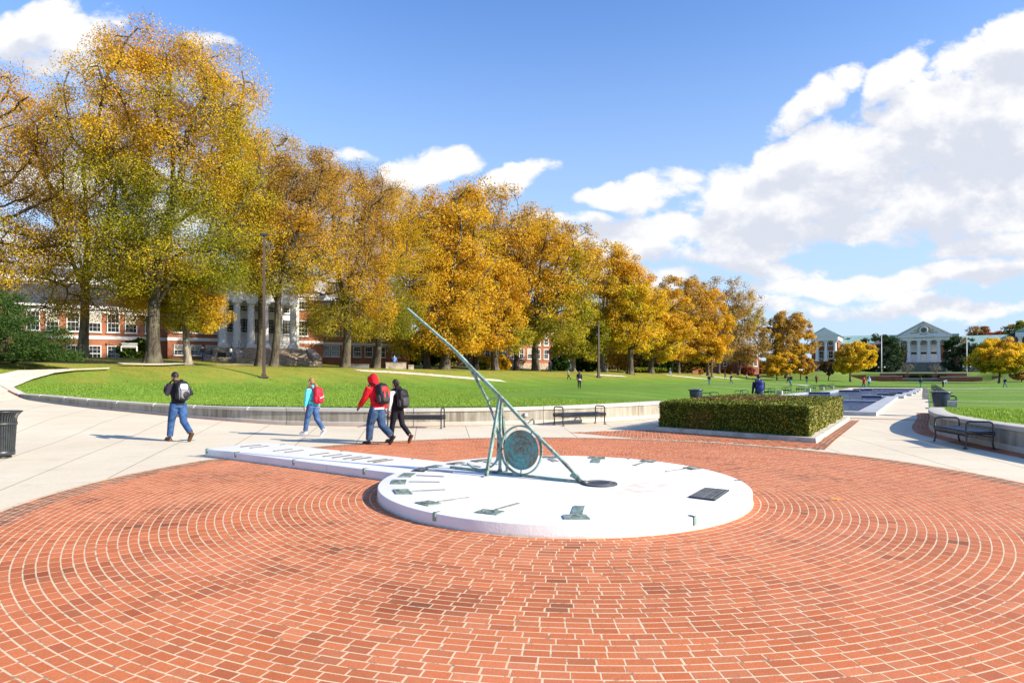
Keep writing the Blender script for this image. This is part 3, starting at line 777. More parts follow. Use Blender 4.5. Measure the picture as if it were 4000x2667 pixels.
# bronze strips let into the arm
T = lambda p: (750 + p[0] / 2.613, 1680 + p[1] / 2.613)
for a, b_, w_ in (((500, 171), (700, 152), .05), ((592, 183), (778, 162), .03), ((835, 215), (1022, 193), .03), ((950, 228), (1135, 205), .03), ((1208, 257), (1398, 233), .035), ((1340, 270), (1530, 247), .035),
                  ((1437, 283), (1625, 257), .04), ((1550, 295), (1735, 270), .035), ((1640, 304), (1830, 279), .045), ((1798, 322), (1990, 295), .035), ((1857, 331), (2048, 302), .04)):
    A = onslab(*T(a)); B = onslab(*T(b_)); d = (B - A).to_2d().normalized(); q = Vector((-d.y, d.x)) * w_ * .95
    prism_at([Vector((p.x, p.y, 0)) for p in (A.to_2d() + q, A.to_2d() - q, B.to_2d() - q, B.to_2d() + q)], .012, 'strip', 'arm_strip')
# corner clips
def clip(x, y, nrm):
    b = MB(); b.box((0, .045, .006), (.045, .10, .012)); b.box((0, -.008, -.045), (.045, .012, .10)); b.bar((0, -.002, .010), (0, .02, .012), .045, .01)
    o = b.build('edge_clip', M['bz'], bevel=.003); o.location = (x, y, top(x, y)); o.rotation_euler = (0, 0, math.atan2(nrm.y, nrm.x) + math.pi / 2); sp(o)
for px, py in ((914, 1768), (1154, 1795), (1433, 1829), (809, 1753)):
    p = onslab(px, py); s_ = (p.to_2d() - C0).dot(NV); q = L2W(min(s_, TG1 - .03), TE0 - .002); clip(q.x, q.y, -EV)
for px, py in ((1115, 1735), (1352, 1760), (1627, 1790)):
    p = onslab(px, py); s_ = (p.to_2d() - C0).dot(NV); q = L2W(s_, TE1 + .002); clip(q.x, q.y, EV)
for px, py in ((1700, 2003), (2682, 2010), (2468, 1788), (2900, 1876)):
    p = onslab(px, py); d = (p.to_2d() - C0).normalized(); q = C0 + d * (DR + .002); clip(q.x, q.y, d)
# bronze plaque with panels of small lettering
pq = [(2689.5, 1944), (2791.6, 1956.8), (2849.5, 1917.3), (2753.3, 1908.4)]
W = [onslab(*p) for p in pq]; pl = prism_at(W, .022, 'plate', 'bronze_plaque')
def onpl(u, v): return W[0].lerp(W[1], u).lerp(W[3].lerp(W[2], u), v)
def strip_on(u0, v0, u1, v1, dz, b):
    P = [onpl(u0, v0), onpl(u1, v0), onpl(u1, v1), onpl(u0, v1)]
    b.prism([(p.x, p.y) for p in P], lambda x, y: top(x, y) + .022, lambda x, y: top(x, y) + dz)
b = MB()
for u0, v0, u1, v1 in ((.04, .05, .96, .07), (.04, .93, .96, .95), (.04, .07, .055, .93), (.945, .07, .96, .93), (.50, .07, .515, .93), (.515, .36, .82, .375), (.515, .66, .82, .675), (.82, .07, .83, .93)): strip_on(u0, v0, u1, v1, .0245, b)
o = b.build('raised_border', M['platel'], pl)
b = MB()
for i in range(24):
    v0 = .11 + i * .033
    if v0 > .9: break
    x = .10
    while x < .47:
        w_ = rnd.uniform(.02, .06); strip_on(x, v0, min(x + w_, .48), v0 + .012, .0235, b); x += w_ + .012
for v_lo in (.10, .40, .70):
    for i in range(6):
        x = .55
        while x < .79:
            w_ = rnd.uniform(.02, .05); strip_on(x, v_lo + i * .038, min(x + w_, .80), v_lo + i * .038 + .014, .0235, b); x += w_ + .014
b.build('raised_lettering', M['platel'], pl)

# gnomon -------------------------------------------------------
GB = Vector((1.10, 10.04))
def G3(s, h, e=0.):
    q = GB + NV * s + EV * e; return Vector((q.x, q.y, h))
def gpx(px, py, e=0.):
    k = (px - HX) / F; X0, Y0 = GB.x + EV.x * e, GB.y + EV.y * e
    s = (X0 - Y0 * k) / (.83 + .557 * k); Y = Y0 + .557 * s
    return G3(s, CAMZ - (py - HY) / F * Y, e)
gp_ = sp
def flatbar(pts, w, t, name, m='bz', wl=None, par=None):
    """bar of rectangular section: w across in the gnomon plane, t along E."""
    pts = [Vector(p) for p in pts]; b = MB(); n = len(pts); V = []
    E3 = Vector((EV.x, EV.y, 0))
    for i, p in enumerate(pts):
        d = (pts[min(i + 1, n - 1)] - pts[max(i - 1, 0)]).normalized(); u = d.cross(E3).normalized(); ww = (wl[i] if wl else w) / 2
        V += [p + u * ww + E3 * t / 2, p + u * ww - E3 * t / 2, p - u * ww - E3 * t / 2, p - u * ww + E3 * t / 2]
    Fc = [(i * 4 + j, i * 4 + (j + 1) % 4, i * 4 + 4 + (j + 1) % 4, i * 4 + 4 + j) for i in range(n - 1) for j in range(4)] + [(3, 2, 1, 0), tuple((n - 1) * 4 + j for j in range(4))]
    b.add(V, Fc); o = b.build(name, M[m]); me = o.data
    bm = bmesh.new(); bm.from_mesh(me); bmesh.ops.recalc_face_normals(bm, faces=bm.faces); bm.to_mesh(me); bm.free()
    return gp_(o)
tip = gpx(1592, 1205); foot = gpx(2276, 1884)
dirb = (tip - foot)
bpts = catmull([gpx(*p) for p in ((2276, 1882), (2182, 1784), (2080, 1682), (1948, 1541), (1856, 1451), (1780, 1372), (1703, 1303), (1592, 1205))], 3)
flatbar(bpts, .05, .05, 'shadow_beam', wl=[.042] * 8 + [.046] * (len(bpts) - 13) + [.038, .034, .030, .027, .024])
fa = foot + dirb * .02; flatbar([foot + Vector((0, 0, .0)), foot + dirb * .055 - Vector((0, 0, .035))], .09, .02, 'gusset', wl=[.02, .10])
r0 = gpx(2272, 1884); r1 = gpx(1768, 1829)
flatbar([G3(-.03, top(*G3(-.03, 0).to_2d()) + .022), G3(2.62, top(*G3(2.62, 0).to_2d()) + .022)], .035, .06, 'base_rail', 'bz')
cpx = [(1790, 1386), (1815, 1413), (1838, 1440), (1853, 1464), (1866, 1490), (1884, 1525), (1904, 1563), (1917, 1597), (1931, 1637), (1942, 1680), (1949, 1720), (1951, 1757), (1946, 1785), (1934, 1808), (1914, 1824), (1888, 1832), (1862, 1830), (1842, 1821), (1826, 1808)]
cp = catmull([gpx(*p) for p in cpx], 4); nC = len(cp)
wl_ = [.026 + .02 * math.exp(-((i / nC - .13) / .10) ** 2) + .065 * math.exp(-((i / nC - .60) / .055) ** 2) for i in range(nC)]
flatbar(cp, .05, .035, 'curved_brace', 'bz', wl=wl_)
flatbar(catmull([gpx(*p) for p in [(1904, 1566), (1916, 1559), (1930, 1554), (1948, 1551)]], 4), .016, .03, 'tie_arc')
ptop = gpx(1954, 1556)
def leg(e, w, m):
    f = G3(1.62, 0, e); f.z = top(f.x, f.y)
    a = Vector(ptop) + Vector((EV.x, EV.y, 0)) * (e * .06); b = MB(); b.bar(f, a, .055, .045, up=(NV.x, NV.y, 0)); o = b.build('support_leg', M[m], bevel=.003); gp_(o)
    b = MB(); b.box((f.x, f.y, f.z + .008), (.10, .07, .014), rz=math.atan2(EV.y, EV.x)); b.box((f.x - EV.x * .07 * (1 if e < 0 else -1), f.y - EV.y * .07 * (1 if e < 0 else -1), f.z + .008), (.08, .06, .014), rz=math.atan2(EV.y, EV.x))
    gp_(b.build('foot_plate', M['bz'], bevel=.002))
leg(-.31, .05, 'bz'); leg(.31, .05, 'bzd')
pz = gpx(1953, 1846)
flatbar([Vector((pz.x, pz.y, top(pz.x, pz.y) + .03)), Vector((pz.x, pz.y, top(pz.x, pz.y) + .06)), Vector((pz.x, pz.y, top(pz.x, pz.y) + .10)), Vector((ptop.x, ptop.y, ptop.z + .02))], .05, .03, 'centre_post', wl=[.12, .08, .045, .045])
# medallion ring
mc = gpx(2035, 1757); RR = .392
def circ3(r, n=64, off=0): return [mc + Vector((NV.x, NV.y, 0)) * (r * math.cos(2 * math.pi * i / n)) + Vector((0, 0, 1)) * (r * math.sin(2 * math.pi * i / n)) for i in range(n + 1)]
flatbar(circ3(RR), .022, .055, 'medallion_ring', 'bz')
E3 = Vector((EV.x, EV.y, 0)); N3 = Vector((NV.x, NV.y, 0)); U3 = Vector((0, 0, 1)); MR = .324
def mp(x, y, d): return mc - N3 * x + U3 * y - E3 * d          # x to the viewer's right, d towards the viewer
def med_mat():
    m, N, bs = new_mat('verdigris_seal'); P = N.obj()
    n1 = N.noise(P, 4.2, 6, .7, .5); n2 = N.noise(P, 26, 5, .7)
    c = N.mix(N.rng(n1, .40, .62), (.10, .29, .29), (.155, .125, .085))
    c = N.mix(N.rng(n2, .45, .7, 0, .6), c, (.20, .42, .39)); c = N.mix(N.rng(n2, .25, .45, .6, 0), c, (.055, .07, .055))
    N.put(bs.inputs['Base Color'], c); bs.inputs['Roughness'].default_value = .55; bs.inputs['Metallic'].default_value = .2
    N.put(bs.inputs['Normal'], N.bump(n2, .5, .006)); return m
M['seal'] = med_mat(); M['sealt'] = bronze('pale_verdigris_letters', .36, .5)
b = MB(); prof = [(0, .012), (.205, .012), (.208, .020), (.216, .020), (.219, .012), (.300, .012), (.305, .022), (MR, .022), (MR, -.022), (0, -.022)]
n = 64; V = []
for r_, d in prof:
    for j in range(n): t = 2 * math.pi * j / n; V.append(mp(r_ * math.cos(t), r_ * math.sin(t), d))
Fc = [(i * n + j, i * n + (j + 1) % n, (i + 1) * n + (j + 1) % n, (i + 1) * n + j) for i in range(len(prof) - 1) for j in range(n)]
b.add(V, Fc); med = b.build('medallion', M['seal']); gp_(med)
bm = bmesh.new(); bm.from_mesh(med.data); bmesh.ops.remove_doubles(bm, verts=bm.verts, dist=1e-5); bmesh.ops.recalc_face_normals(bm, faces=bm.faces); bm.to_mesh(med.data); bm.free()
# ring lettering and relief
def arc_text(txt, a0, a1, size, r_, inward=False):
    k = len(txt); bmx = bmesh.new()
    for i, ch in enumerate(txt):
        if ch == ' ' or not ch: continue
        t = R(a0 + (a1 - a0) * i / max(1, k - 1)); me = text_mesh(ch, size, .004)
        x = (-math.sin(t), math.cos(t)) if inward else (math.sin(t), -math.cos(t)); y = (-math.cos(t), -math.sin(t)) if inward else (math.cos(t), math.sin(t))
        for v_ in me.vertices:
            px_ = r_ * math.cos(t) + x[0] * v_.co.x + y[0] * v_.co.y; py_ = r_ * math.sin(t) + x[1] * v_.co.x + y[1] * v_.co.y
            v_.co = mp(px_, py_, .014 + v_.co.z)
        bmx.from_mesh(me); bpy.data.meshes.remove(me)
    me = bpy.data.meshes.new('seal_lettering'); me.materials.append(M['sealt']); bmx.to_mesh(me); bmx.free(); link('seal_lettering', me, med)
st_ = -244 / 21
arc_text('UNIVERSITY', 212, 212 + 9 * st_, .068, .258); arc_text('OF', 212 + 11 * st_, 212 + 12 * st_, .068, .258); arc_text('MARYLAND', 212 + 14 * st_, 212 + 21 * st_, .068, .258)
arc_text('18', 249, 261, .062, .262, True); arc_text('56', 279, 291, .062, .262, True)
b = MB()
def blob(x, y, rx, ry, d=.014):
    b.ell(mp(x, y, .012), (rx, d, ry), 12, 6, M=Matrix((-N3, -E3, U3)).transposed())
for a in ((0, -.03, .055, .075), (0, .085, .03, .035), (-.055, .10, .03, .012), (.055, .10, .03, .012), (0, .135, .05, .018), (-.10, .02, .022, .075), (-.10, .115, .018, .02), (.10, .02, .022, .075), (.10, .115, .018, .02), (-.09, -.08, .03, .03), (.09, -.08, .03, .03), (0, -.145, .11, .016), (-.05, -.13, .03, .02), (.05, -.13, .03, .02), (0, -.03, .035, .055, .022), (-.13, -.02, .012, .05), (.13, -.02, .012, .05)): blob(*a)
o = b.build('seal_relief', M['seal'], med, smooth=True)
for t in (180, 270, 55):
    b = MB(); c_, s_ = math.cos(R(t)), math.sin(R(t)); b.bar(mp(c_ * (MR - .004), s_ * (MR - .004), 0), mp(c_ * (RR - .006), s_ * (RR - .006), 0), .012, .02); gp_(b.build('ring_pin', M['bzd']))
# round pivot plate
pc = onslab(2341, 1890)
poly = [(pc.x + .275 * math.cos(2 * math.pi * i / 48), pc.y + .275 * math.sin(2 * math.pi * i / 48)) for i in range(48)]
b = MB(); b.prism(poly, lambda x, y: top(x, y) + .001, lambda x, y: top(x, y) + .018); pp_ = sp(b.build('pivot_plate', M['plate'], bevel=.004))
b = MB()
for rr__ in (.25, .17):
    ring = [(pc.x + rr__ * math.cos(2 * math.pi * i / 48), pc.y + rr__ * math.sin(2 * math.pi * i / 48), top(0, pc.y + rr__ * math.sin(2 * math.pi * i / 48)) + .0185) for i in range(49)]
    b.tube(ring, .003, 5, caps=False)
for i in range(40):
    t = 2 * math.pi * i / 40; x0, y0 = pc.x + .20 * math.cos(t), pc.y + .20 * math.sin(t); b.box((x0, y0, top(0, y0) + .019), (.022, .008, .003), rz=t)
b.build('raised_lettering', M['platel'], pp_)
b = MB(); b.ell(foot + Vector((.03, -.02, .01)), (.055, .05, .03), 12, 6); sp(b.build('pivot_boss', M['bzd'], smooth=True))
# ---------------------------------------------------------------- benches
def make_bench():
    """long x, depth y (front -y), origin on the ground at the middle."""
    root = empty('bench', (0, 0, 0)); L, D, H = 1.86, .56, .415
    for sx in (-1, 1):
        x = sx * (L / 2 - .05); b = MB()
        pts = [(x, -D / 2 - .02, .02), (x, -D / 2 + .015, .14), (x, -D / 2, .35), (x, -D / 2, .57), (x, -D / 2 + .02, .62), (x, -D / 2 + .08, .645), (x, D / 2 - .08, .645), (x, D / 2 - .02, .62), (x, D / 2, .57), (x, D / 2, .35), (x, D / 2 - .015, .14), (x, D / 2 + .02, .02)]
        b.tube(pts, .022, 8); b.bar((x, -D / 2, .36), (x, D / 2, .36), .03, .03)
        for sy in (-1, 1): b.box((x, sy * (D / 2 + .02), .012), (.07, .09, .02))
        b.build('arm_frame', M['bench'], root, smooth=False, autosm=40)
    b = MB(); n = 37
    for i in range(n):
        x = -L / 2 + .03 + (L - .06) * i / (n - 1)
        prof = [(-.22, -.13), (-.27, -.12), (-.305, -.07), (-.305, -.02), (-.27, .005), (-.2, .012), (0, -.004), (.2, .012), (.27, .005), (.305, -.02), (.305, -.07), (.27, -.12), (.22, -.13)]
        b.tube([(x, y, H + z) for y, z in prof], .021, 4, flat=.3, up=(1, 0, 0))
    b.bar((-L / 2, -.25, H - .10), (L / 2, -.25, H - .10), .03, .02); b.bar((-L / 2, .25, H - .10), (L / 2, .25, H - .10), .03, .02)
    b.bar((-L / 2, 0, H - .02), (L / 2, 0, H - .02), .05, .01)
    b.build('slatted_seat', M['bench'], root)
    return root
bench0 = make_bench(); bused = []
def bench(x, y, rz, label, group='metal benches', fn=zt):
    o = bench0 if not bused else copy_tree(bench0); bused.append(1)
    o.location = (x, y, fn(x, y)); o.rotation_euler = (0, 0, rz); tag(o, label, 'bench', group); return o
bench(1.56 * .5 + 3.2 * .5, 23.05, math.atan2(.9, 1.64), 'black metal bench casting its shadow on the sunlit wall left of the hedge', fn=zg)
bench(-3.15, 21.55, math.atan2(-.4, 2.0) + .12, 'black metal bench half hidden behind the woman in the white jacket', fn=zg)
bench(11.10, 16.15, math.atan2(-1.9, -.42) + math.pi, 'nearest black metal bench, in the shade of the right hand curved wall', fn=zg)
angA = math.atan2(AX.y, AX.x)
ordn = ['nearest', 'second nearest', 'third', 'fourth', 'fifth', 'sixth', 'seventh', 'farthest']
for i, a in enumerate((33, 43.5, 52, 60.5, 69, 78, 88, 98)):
    x, y = fromac(a, -6.0); bench(x, y, angA, 'black metal bench, %s on the grass right of the pool walkway' % ordn[i], 'benches right of the pool')
for i, a in enumerate((33, 41.5, 52, 60.5, 69, 78, 88, 98)):
    x, y = fromac(a, 6.7); bench(x, y, angA + .0, 'black metal bench, %s in the row on the grass left of the pool' % ordn[i], 'benches left of the pool')

# ---------------------------------------------------------------- litter bins
def make_bin(style):
    root = empty('litter_bin', (0, 0, 0)); b = MB()
    if style == 0:       # tall flared slatted bin
        H = 1.0; n = 40; 
        def rad(z): return .245 + .045 * (z / .82) ** 1 if z < .82 else .29 + .085 * ((z - .82) / .15) ** 2
        for i in range(n):
            t = 2 * math.pi * i / n
            zs = [.09, .4, .62, .82, .88, .93, .97]
            b.tube([(rad(z) * math.cos(t), rad(z) * math.sin(t), z) for z in zs], .0165, 4, flat=.25, up=(-math.sin(t), math.cos(t), 0))
        b.build('slatted_body', M['trash'], root)
        b = MB(); b.lathe([(.245, .06), (.262, .065), (.265, .16), (.25, .165)], n=40); b.build('foot_band', M['trash'], root, smooth=True)
        b = MB(); b.lathe([(.285, .70), (.302, .70), (.304, .76), (.288, .76)], n=40)
        b.build('band', M['trash'], root, smooth=True)
        b = MB(); b.lathe([(.36, .965), (.395, .975), (.40, .99), (.385, 1.0), (.33, .985), (.29, .95), (.27, .90)], n=40); b.build('rim', M['trash'], root, smooth=True)
        b = MB(); b.lathe([(0, .10), (.22, .10), (.25, .90), (.255, .90), (.225, .08), (0, .08)], n=32); b.build('liner', mat('black_plastic_liner', (.01, .01, .011), .5), root, smooth=True)
        b = MB(); b.lathe([(0, 0), (.20, 0), (.21, .02), (.18, .07), (0, .07)], n=32); b.build('base', M['trash'], root, smooth=True)
    else:                # low tapered bin with wide collar lid
        b.lathe([(0, .03), (.27, .03), (.275, .06), (.355, .70), (.35, .72), (0, .72)], n=36); b.build('body', M['binlid'], root, autosm=40)
        b = MB(); b.lathe([(.36, .70), (.42, .715), (.425, .75), (.40, .765), (.30, .78), (.17, .80), (.16, .79), (.16, .74), (.36, .70)], n=36); b.build('collar_lid', M['binlid'], root, smooth=True)
        b = MB(); b.lathe([(0, 0), (.24, 0), (.24, .03), (0, .03)], n=24); b.build('base', M['trash'], root)
    return root
tb = make_bin(0); p = hit(0, 1783); p.x = -10.77; p.y = 13.85
tb.location = (-10.86, 13.9, zg(-10.86, 13.9)); tag(tb, 'black slatted metal litter bin with a flared rim, cut off by the left edge', 'litter bin')
b1 = make_bin(1); x, y = fromac(24.4, -5.45); b1.location = (x, y, zt(x, y)); tag(b1, 'dark blue tapered litter bin just behind the end of the right hand wall', 'litter bin', 'tapered litter bins')
b2 = copy_tree(b1); x, y = fromac(27.3, 5.95); b2.location = (x, y, zt(x, y)); tag(b2, 'dark blue tapered litter bin whose lid shows above the left end of the hedge', 'litter bin', 'tapered litter bins')
# ---------------------------------------------------------------- stone blocks along the walkway
def block(a, c, label, s=.45):
    x, y = fromac(a, c); b = MB(); b.box((0, 0, s / 2), (s, s, s)); b.box((0, 0, s * .06), (s + .02, s + .02, s * .12))
    o = b.build('stone_bollard', M['kerb'], bevel=.012); o.location = (x, y, zt(x, y) - .01); o.rotation_euler = (0, 0, angA); tag(o, label, 'bollard', 'square stone blocks beside the walkway')
for i, (a, n_) in enumerate(((50, 'nearest of the four'), (60.5, 'second of the four'), (69.5, 'third of the four'), (78, 'farthest of the four'))): block(a, -4.95, 'pale square stone block, %s right of the walkway' % n_)
block(22.6, -5.8, 'pale square stone block on the grass behind the end of the right hand wall', .34)
for i, (a, n_) in enumerate(((54.5, 'nearest'), (72, 'second'), (84, 'third'), (95, 'farthest'))): block(a, 6.3, 'pale square stone block, %s in the row left of the pool' % n_)

# ---------------------------------------------------------------- hedge in a concrete kerb
KV = [Vector(k) for k in KF]
def inset(poly, d):
    n = len(poly); out = []
    cen = sum(poly, Vector((0, 0))) / n
    for i in range(n):
        a, b_, c = poly[i - 1], poly[i], poly[(i + 1) % n]
        e1 = (b_ - a).normalized(); e2 = (c - b_).normalized()
        n1_ = Vector((-e1.y, e1.x)); n2_ = Vector((-e2.y, e2.x))
        if (cen - b_).dot(n1_) < 0: n1_ = -n1_
        if (cen - b_).dot(n2_) < 0: n2_ = -n2_
        k_ = (n1_ + n2_); out.append(b_ + k_ * (d / (1 + n1_.dot(n2_))))
    return out
hr = empty('square_hedge', (KV[1].x, KV[1].y, zg(*KV[1])), 0, 'clipped square boxwood hedge in a concrete kerb, sunlit on its right side', 'hedge')
def hp(o): o.parent = hr; o.matrix_parent_inverse = Matrix.Translation(-Vector(hr.location)); return o
b = MB(); outer = [tuple(p) for p in KV]; inner = [tuple(p) for p in inset(KV, .26)]; n = 4
V = [(x, y, zg(x, y) - .05) for x, y in outer] + [(x, y, zg(x, y) + .13) for x, y in [tuple(p) for p in inset(KV, .02)]] + [(x, y, zg(x, y) + .13) for x, y in inner] + [(x, y, zg(x, y) + .02) for x, y in inner]
Fc = [(k * 4 + i, k * 4 + (i + 1) % 4, k * 4 + 4 + (i + 1) % 4, k * 4 + 4 + i) for k in range(3) for i in range(4)] + [(12, 13, 14, 15)]
b.add(V, Fc); o = b.build('kerb', M['kerb']); bm = bmesh.new(); bm.from_mesh(o.data); bmesh.ops.recalc_face_normals(bm, faces=bm.faces); bm.to_mesh(o.data); bm.free(); hp(o)
HB = inset(KV, .24); HT = 1.245
M['hedge_in'] = mat('dark_hedge_interior', (.012, .022, .006), .9, 0, .1, .2, 20)
b = MB(); b.prism([tuple(p) for p in inset(KV, .36)], lambda x, y: zg(x, y), HT - .10); hp(b.build('twig_mass', M['hedge_in']))
def leaf_mat(name, trans=.4, rough=.5, spec=.25):
    m = bpy.data.materials.new(name); m.use_nodes = True; t = m.node_tree; t.nodes.clear(); N = NT(t)
    c = N.attr('col'); out = N.node('ShaderNodeOutputMaterial')
    pb = N.node('ShaderNodeBsdfPrincipled'); N.put(pb.inputs['Base Color'], c); pb.inputs['Roughness'].default_value = rough; pb.inputs['Specular IOR Level'].default_value = spec
    tr = N.node('ShaderNodeBsdfTranslucent'); N.put(tr.inputs[0], N.mix(1., c, (1.25, 1.15, .6), 'MULTIPLY'))
    mx = N.node('ShaderNodeMixShader'); mx.inputs[0].default_value = trans; N.put(mx.inputs[1], pb.outputs[0]); N.put(mx.inputs[2], tr.outputs[0]); N.put(out.inputs[0], mx.outputs[0])
    return m
M['leaf'] = leaf_mat('autumn_leaves', .42, .6, .15); M['hleaf'] = leaf_mat('boxwood_leaves', .12, .55, .12)
def rand_quads(rs, C, size, asp=.6, up=0., nrm=None, npow=.6):
    """leaf quads centred at C, random orientation, optional bias to a normal."""
    n = len(C); d = rs.normal(size=(n, 3)); d /= np.linalg.norm(d, axis=1)[:, None]
    if nrm is not None: d = d * (1 - npow) + nrm * npow * 1.6; d /= np.linalg.norm(d, axis=1)[:, None]
    if up: d[:, 2] += up; d /= np.linalg.norm(d, axis=1)[:, None]
    a = np.cross(d, rs.normal(size=(n, 3))); a /= np.linalg.norm(a, axis=1)[:, None]; b = np.cross(d, a)
    s = (size * rs.uniform(.6, 1.3, n))[:, None] * .5
    a *= s; b *= s * asp
    return np.stack([C - a, C - b * 1.0, C + a, C + b * 1.0], axis=1)
rs = np.random.RandomState(5)
def hedge_face(p0, p1, z0, z1, n):
    u_ = rs.uniform(0, 1, n); w_ = rs.uniform(0, 1, n); a = np.array([p0.x, p0.y]); b_ = np.array([p1.x, p1.y]); xy = a + (b_ - a) * u_[:, None]
    d = (b_ - a) / np.linalg.norm(b_ - a); nr = np.array([d[1], -d[0], 0.]); bmp = .03 * np.sin(u_ * 23) + .025 * np.sin(w_ * 9 + u_ * 31) + .02 * np.sin(u_ * 67 + w_ * 5)
    zz = z0 + (z1 - z0) * w_
    C = np.c_[xy, zz] + nr * (bmp + rs.normal(0, .022, n) - .02 - .05 * (w_ > .97))[:, None]
    return C, np.tile(nr, (n, 1))
Cs = []; Ns = []
for i, n_ in ((0, 38000), (1, 42000), (2, 7000), (3, 9000)):
    p0, p1 = HB[i], HB[(i + 1) % 4]; cen = sum(HB, Vector((0, 0))) / 4
    d = (p1 - p0).normalized(); 
    if Vector((d.y, -d.x)).dot(p0 - cen) < 0: p0, p1 = p1, p0
    C, nn = hedge_face(p0, p1, .40, HT, n_); Cs.append(C); Ns.append(nn)
n_ = 70000; u_ = rs.uniform(0, 1, n_); w_ = rs.uniform(0, 1, n_); H = [np.array(p) for p in HB]
xy = (H[0] * ((1 - u_) * (1 - w_))[:, None] + H[1] * (u_ * (1 - w_))[:, None] + H[2] * (u_ * w_)[:, None] + H[3] * ((1 - u_) * w_)[:, None])
Cs.append(np.c_[xy, HT + rs.normal(0, .02, n_) + .02 * np.sin(xy[:, 0] * 5 + xy[:, 1] * 3) + .015 * np.sin(xy[:, 1] * 9)]); Ns.append(np.tile(np.array([0, 0, 1.]), (n_, 1)))
C = np.concatenate(Cs); NN = np.concatenate(Ns)
Q = rand_quads(rs, C, np.full(len(C), .048), .62, nrm=NN, npow=.45)
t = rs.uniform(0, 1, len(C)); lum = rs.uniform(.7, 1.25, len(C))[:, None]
t = np.where((NN[:, 2] > .5) | (NN[:, 0] > .5), t * .9 + .22, t); colr = np.where((t < .72)[:, None], np.array([.042, .072, .007]), np.where((t < .97)[:, None], np.array([.27, .27, .025]), np.array([.40, .36, .08]))) * lum  # sunlight put into the colour: more lime leaves on top and right faces
topm = (NN[:, 2] > .5); cen = (H[2] * .45 + H[3] * .55)
dd = np.hypot(C[:, 0] - (H[0][0] * .35 + H[1][0] * .15 + cen[0] * .5), (C[:, 1] - (H[0][1] * .35 + H[1][1] * .15 + cen[1] * .5)))
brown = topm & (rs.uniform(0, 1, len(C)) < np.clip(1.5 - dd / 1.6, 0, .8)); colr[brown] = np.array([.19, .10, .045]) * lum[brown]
br2 = (rs.uniform(0, 1, len(C)) < .12) & (C[:, 0] > H[1][0] + .2) & ~topm; colr[br2] = np.array([.40, .30, .14]) * lum[br2]
f0 = H[0] * .70 + H[1] * .30; near = (np.hypot(C[:, 0] - f0[0], C[:, 1] - f0[1]) < .45) & (C[:, 2] < 1.0) & (rs.uniform(0, 1, len(C)) < .4); colr[near] = np.array([.20, .11, .03]) * lum[near]
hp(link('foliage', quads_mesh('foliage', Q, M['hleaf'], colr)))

# ---------------------------------------------------------------- reflecting pool on the mall axis
M['granite'] = mat('pale_granite_coping', (.36, .38, .40), .5, 0, .5, .1, 1.4, .15, 40)
M['dark_tile'] = mat('dark_blue_pool_tile', (.018, .03, .065), .3, 0, .5, .15, 3)
m, N, bs = new_mat('rippled_water'); P = N.pos()
w1 = N.noise(N.mapping(P, rot=(0, 0, .6), sc=(1, .55, 1)), 4.5, 5, .6, .6); 
N.put(bs.inputs['Base Color'], N.mix(N.rng(w1, .3, .7), (.008, .03, .13), (.035, .09, .28))); bs.inputs['Roughness'].default_value = .08; bs.inputs['IOR'].default_value = 1.33
N.put(bs.inputs['Normal'], N.bump(w1, 1.0, .28)); M['water'] = m
pool = empty('reflecting_pool', (*fromac(23, 0), zg(*fromac(23, 0))), angA, 'long stepped reflecting pool with pale granite coping leading down the mall', 'pool')
def acbox(name, a0, a1, c0, c1, z0, z1, m, bev=.01, n=1):
    """box in mall coordinates relative to the pool origin: x along the mall, y to the left."""
    b = MB(); b.box(((a0 + a1) / 2 - 23, (c0 + c1) / 2, (z0 + z1) / 2), (a1 - a0, c1 - c0, z1 - z0)); return b.build(name, m, pool, bevel=bev)
acbox('near_kerb', 23, 23.75, -3.1, 3.3, -.02, .17, M['granite'])
segs = [(23.75, 36, -3.1, -2.35), (36.03, 50, -3.1, -2.35), (50, 51.5, -3.1, -2.0), (51.5, 60, -3.5, -2.75), (60, 68, -3.9, -3.15), (68, 78, -4.2, -3.5), (78, 88, -4.35, -3.7), (88, 100, -4.5, -3.9)]
for a0, a1, c0, c1 in segs:
    k = max(1, int((a1 - a0) / 1.5)); st = (a1 - a0) / k
    for i in range(k): acbox('coping_slab', a0 + i * st + .012, a0 + (i + 1) * st - .012, c0, c1, -.02, .17 + .0 * i, M['granite'])
segl = [(23.75, 46, 2.6, 3.3), (46, 62, 4.9, 5.7), (62, 74, 3.4, 4.2), (74, 84, 2.8, 3.5), (84, 100, 2.2, 2.9)]
for a0, a1, c0, c1 in segl:
    k = max(1, int((a1 - a0) / 2.2)); st = (a1 - a0) / k
    for i in range(k): acbox('coping_slab', a0 + i * st + .012, a0 + (i + 1) * st - .012, c0, c1, -.02, .19, M['granite'])
for a, c0, c1, h in ((39.5, -2.3, 2.55, .13), (50.3, -2.0, -.6, .22), (62, 3.0, 5.6, .22), (68, -3.0, -1.8, .2), (74, 1.3, 3.3, .24), (84, .6, 2.7, .26), (60.2, -2.7, -1.2, .2), (95, -3.9, 2.2, .16)):
    acbox('dark_weir', a, a + .5, c0, c1, -.02, h - .03, M['dark_tile']); acbox('weir_cap', a - .05, a + .55, c0 - .05, c1 + .05, h - .026, h + .02, M['granite'])
wp = [fromac(23.7, -2.4), fromac(50, -2.4), fromac(100, -4), fromac(100, 2.3), fromac(84, 2.9), fromac(74, 3.5), fromac(62, 5), fromac(46, 5), fromac(46, 2.7), fromac(23.7, 2.7)]
wz = zg(*fromac(30, 0)) + .07
b = MB(); b.prism(wp, wz - .05, wz); o = b.build('water', M['water']); tag(o, kind='structure')
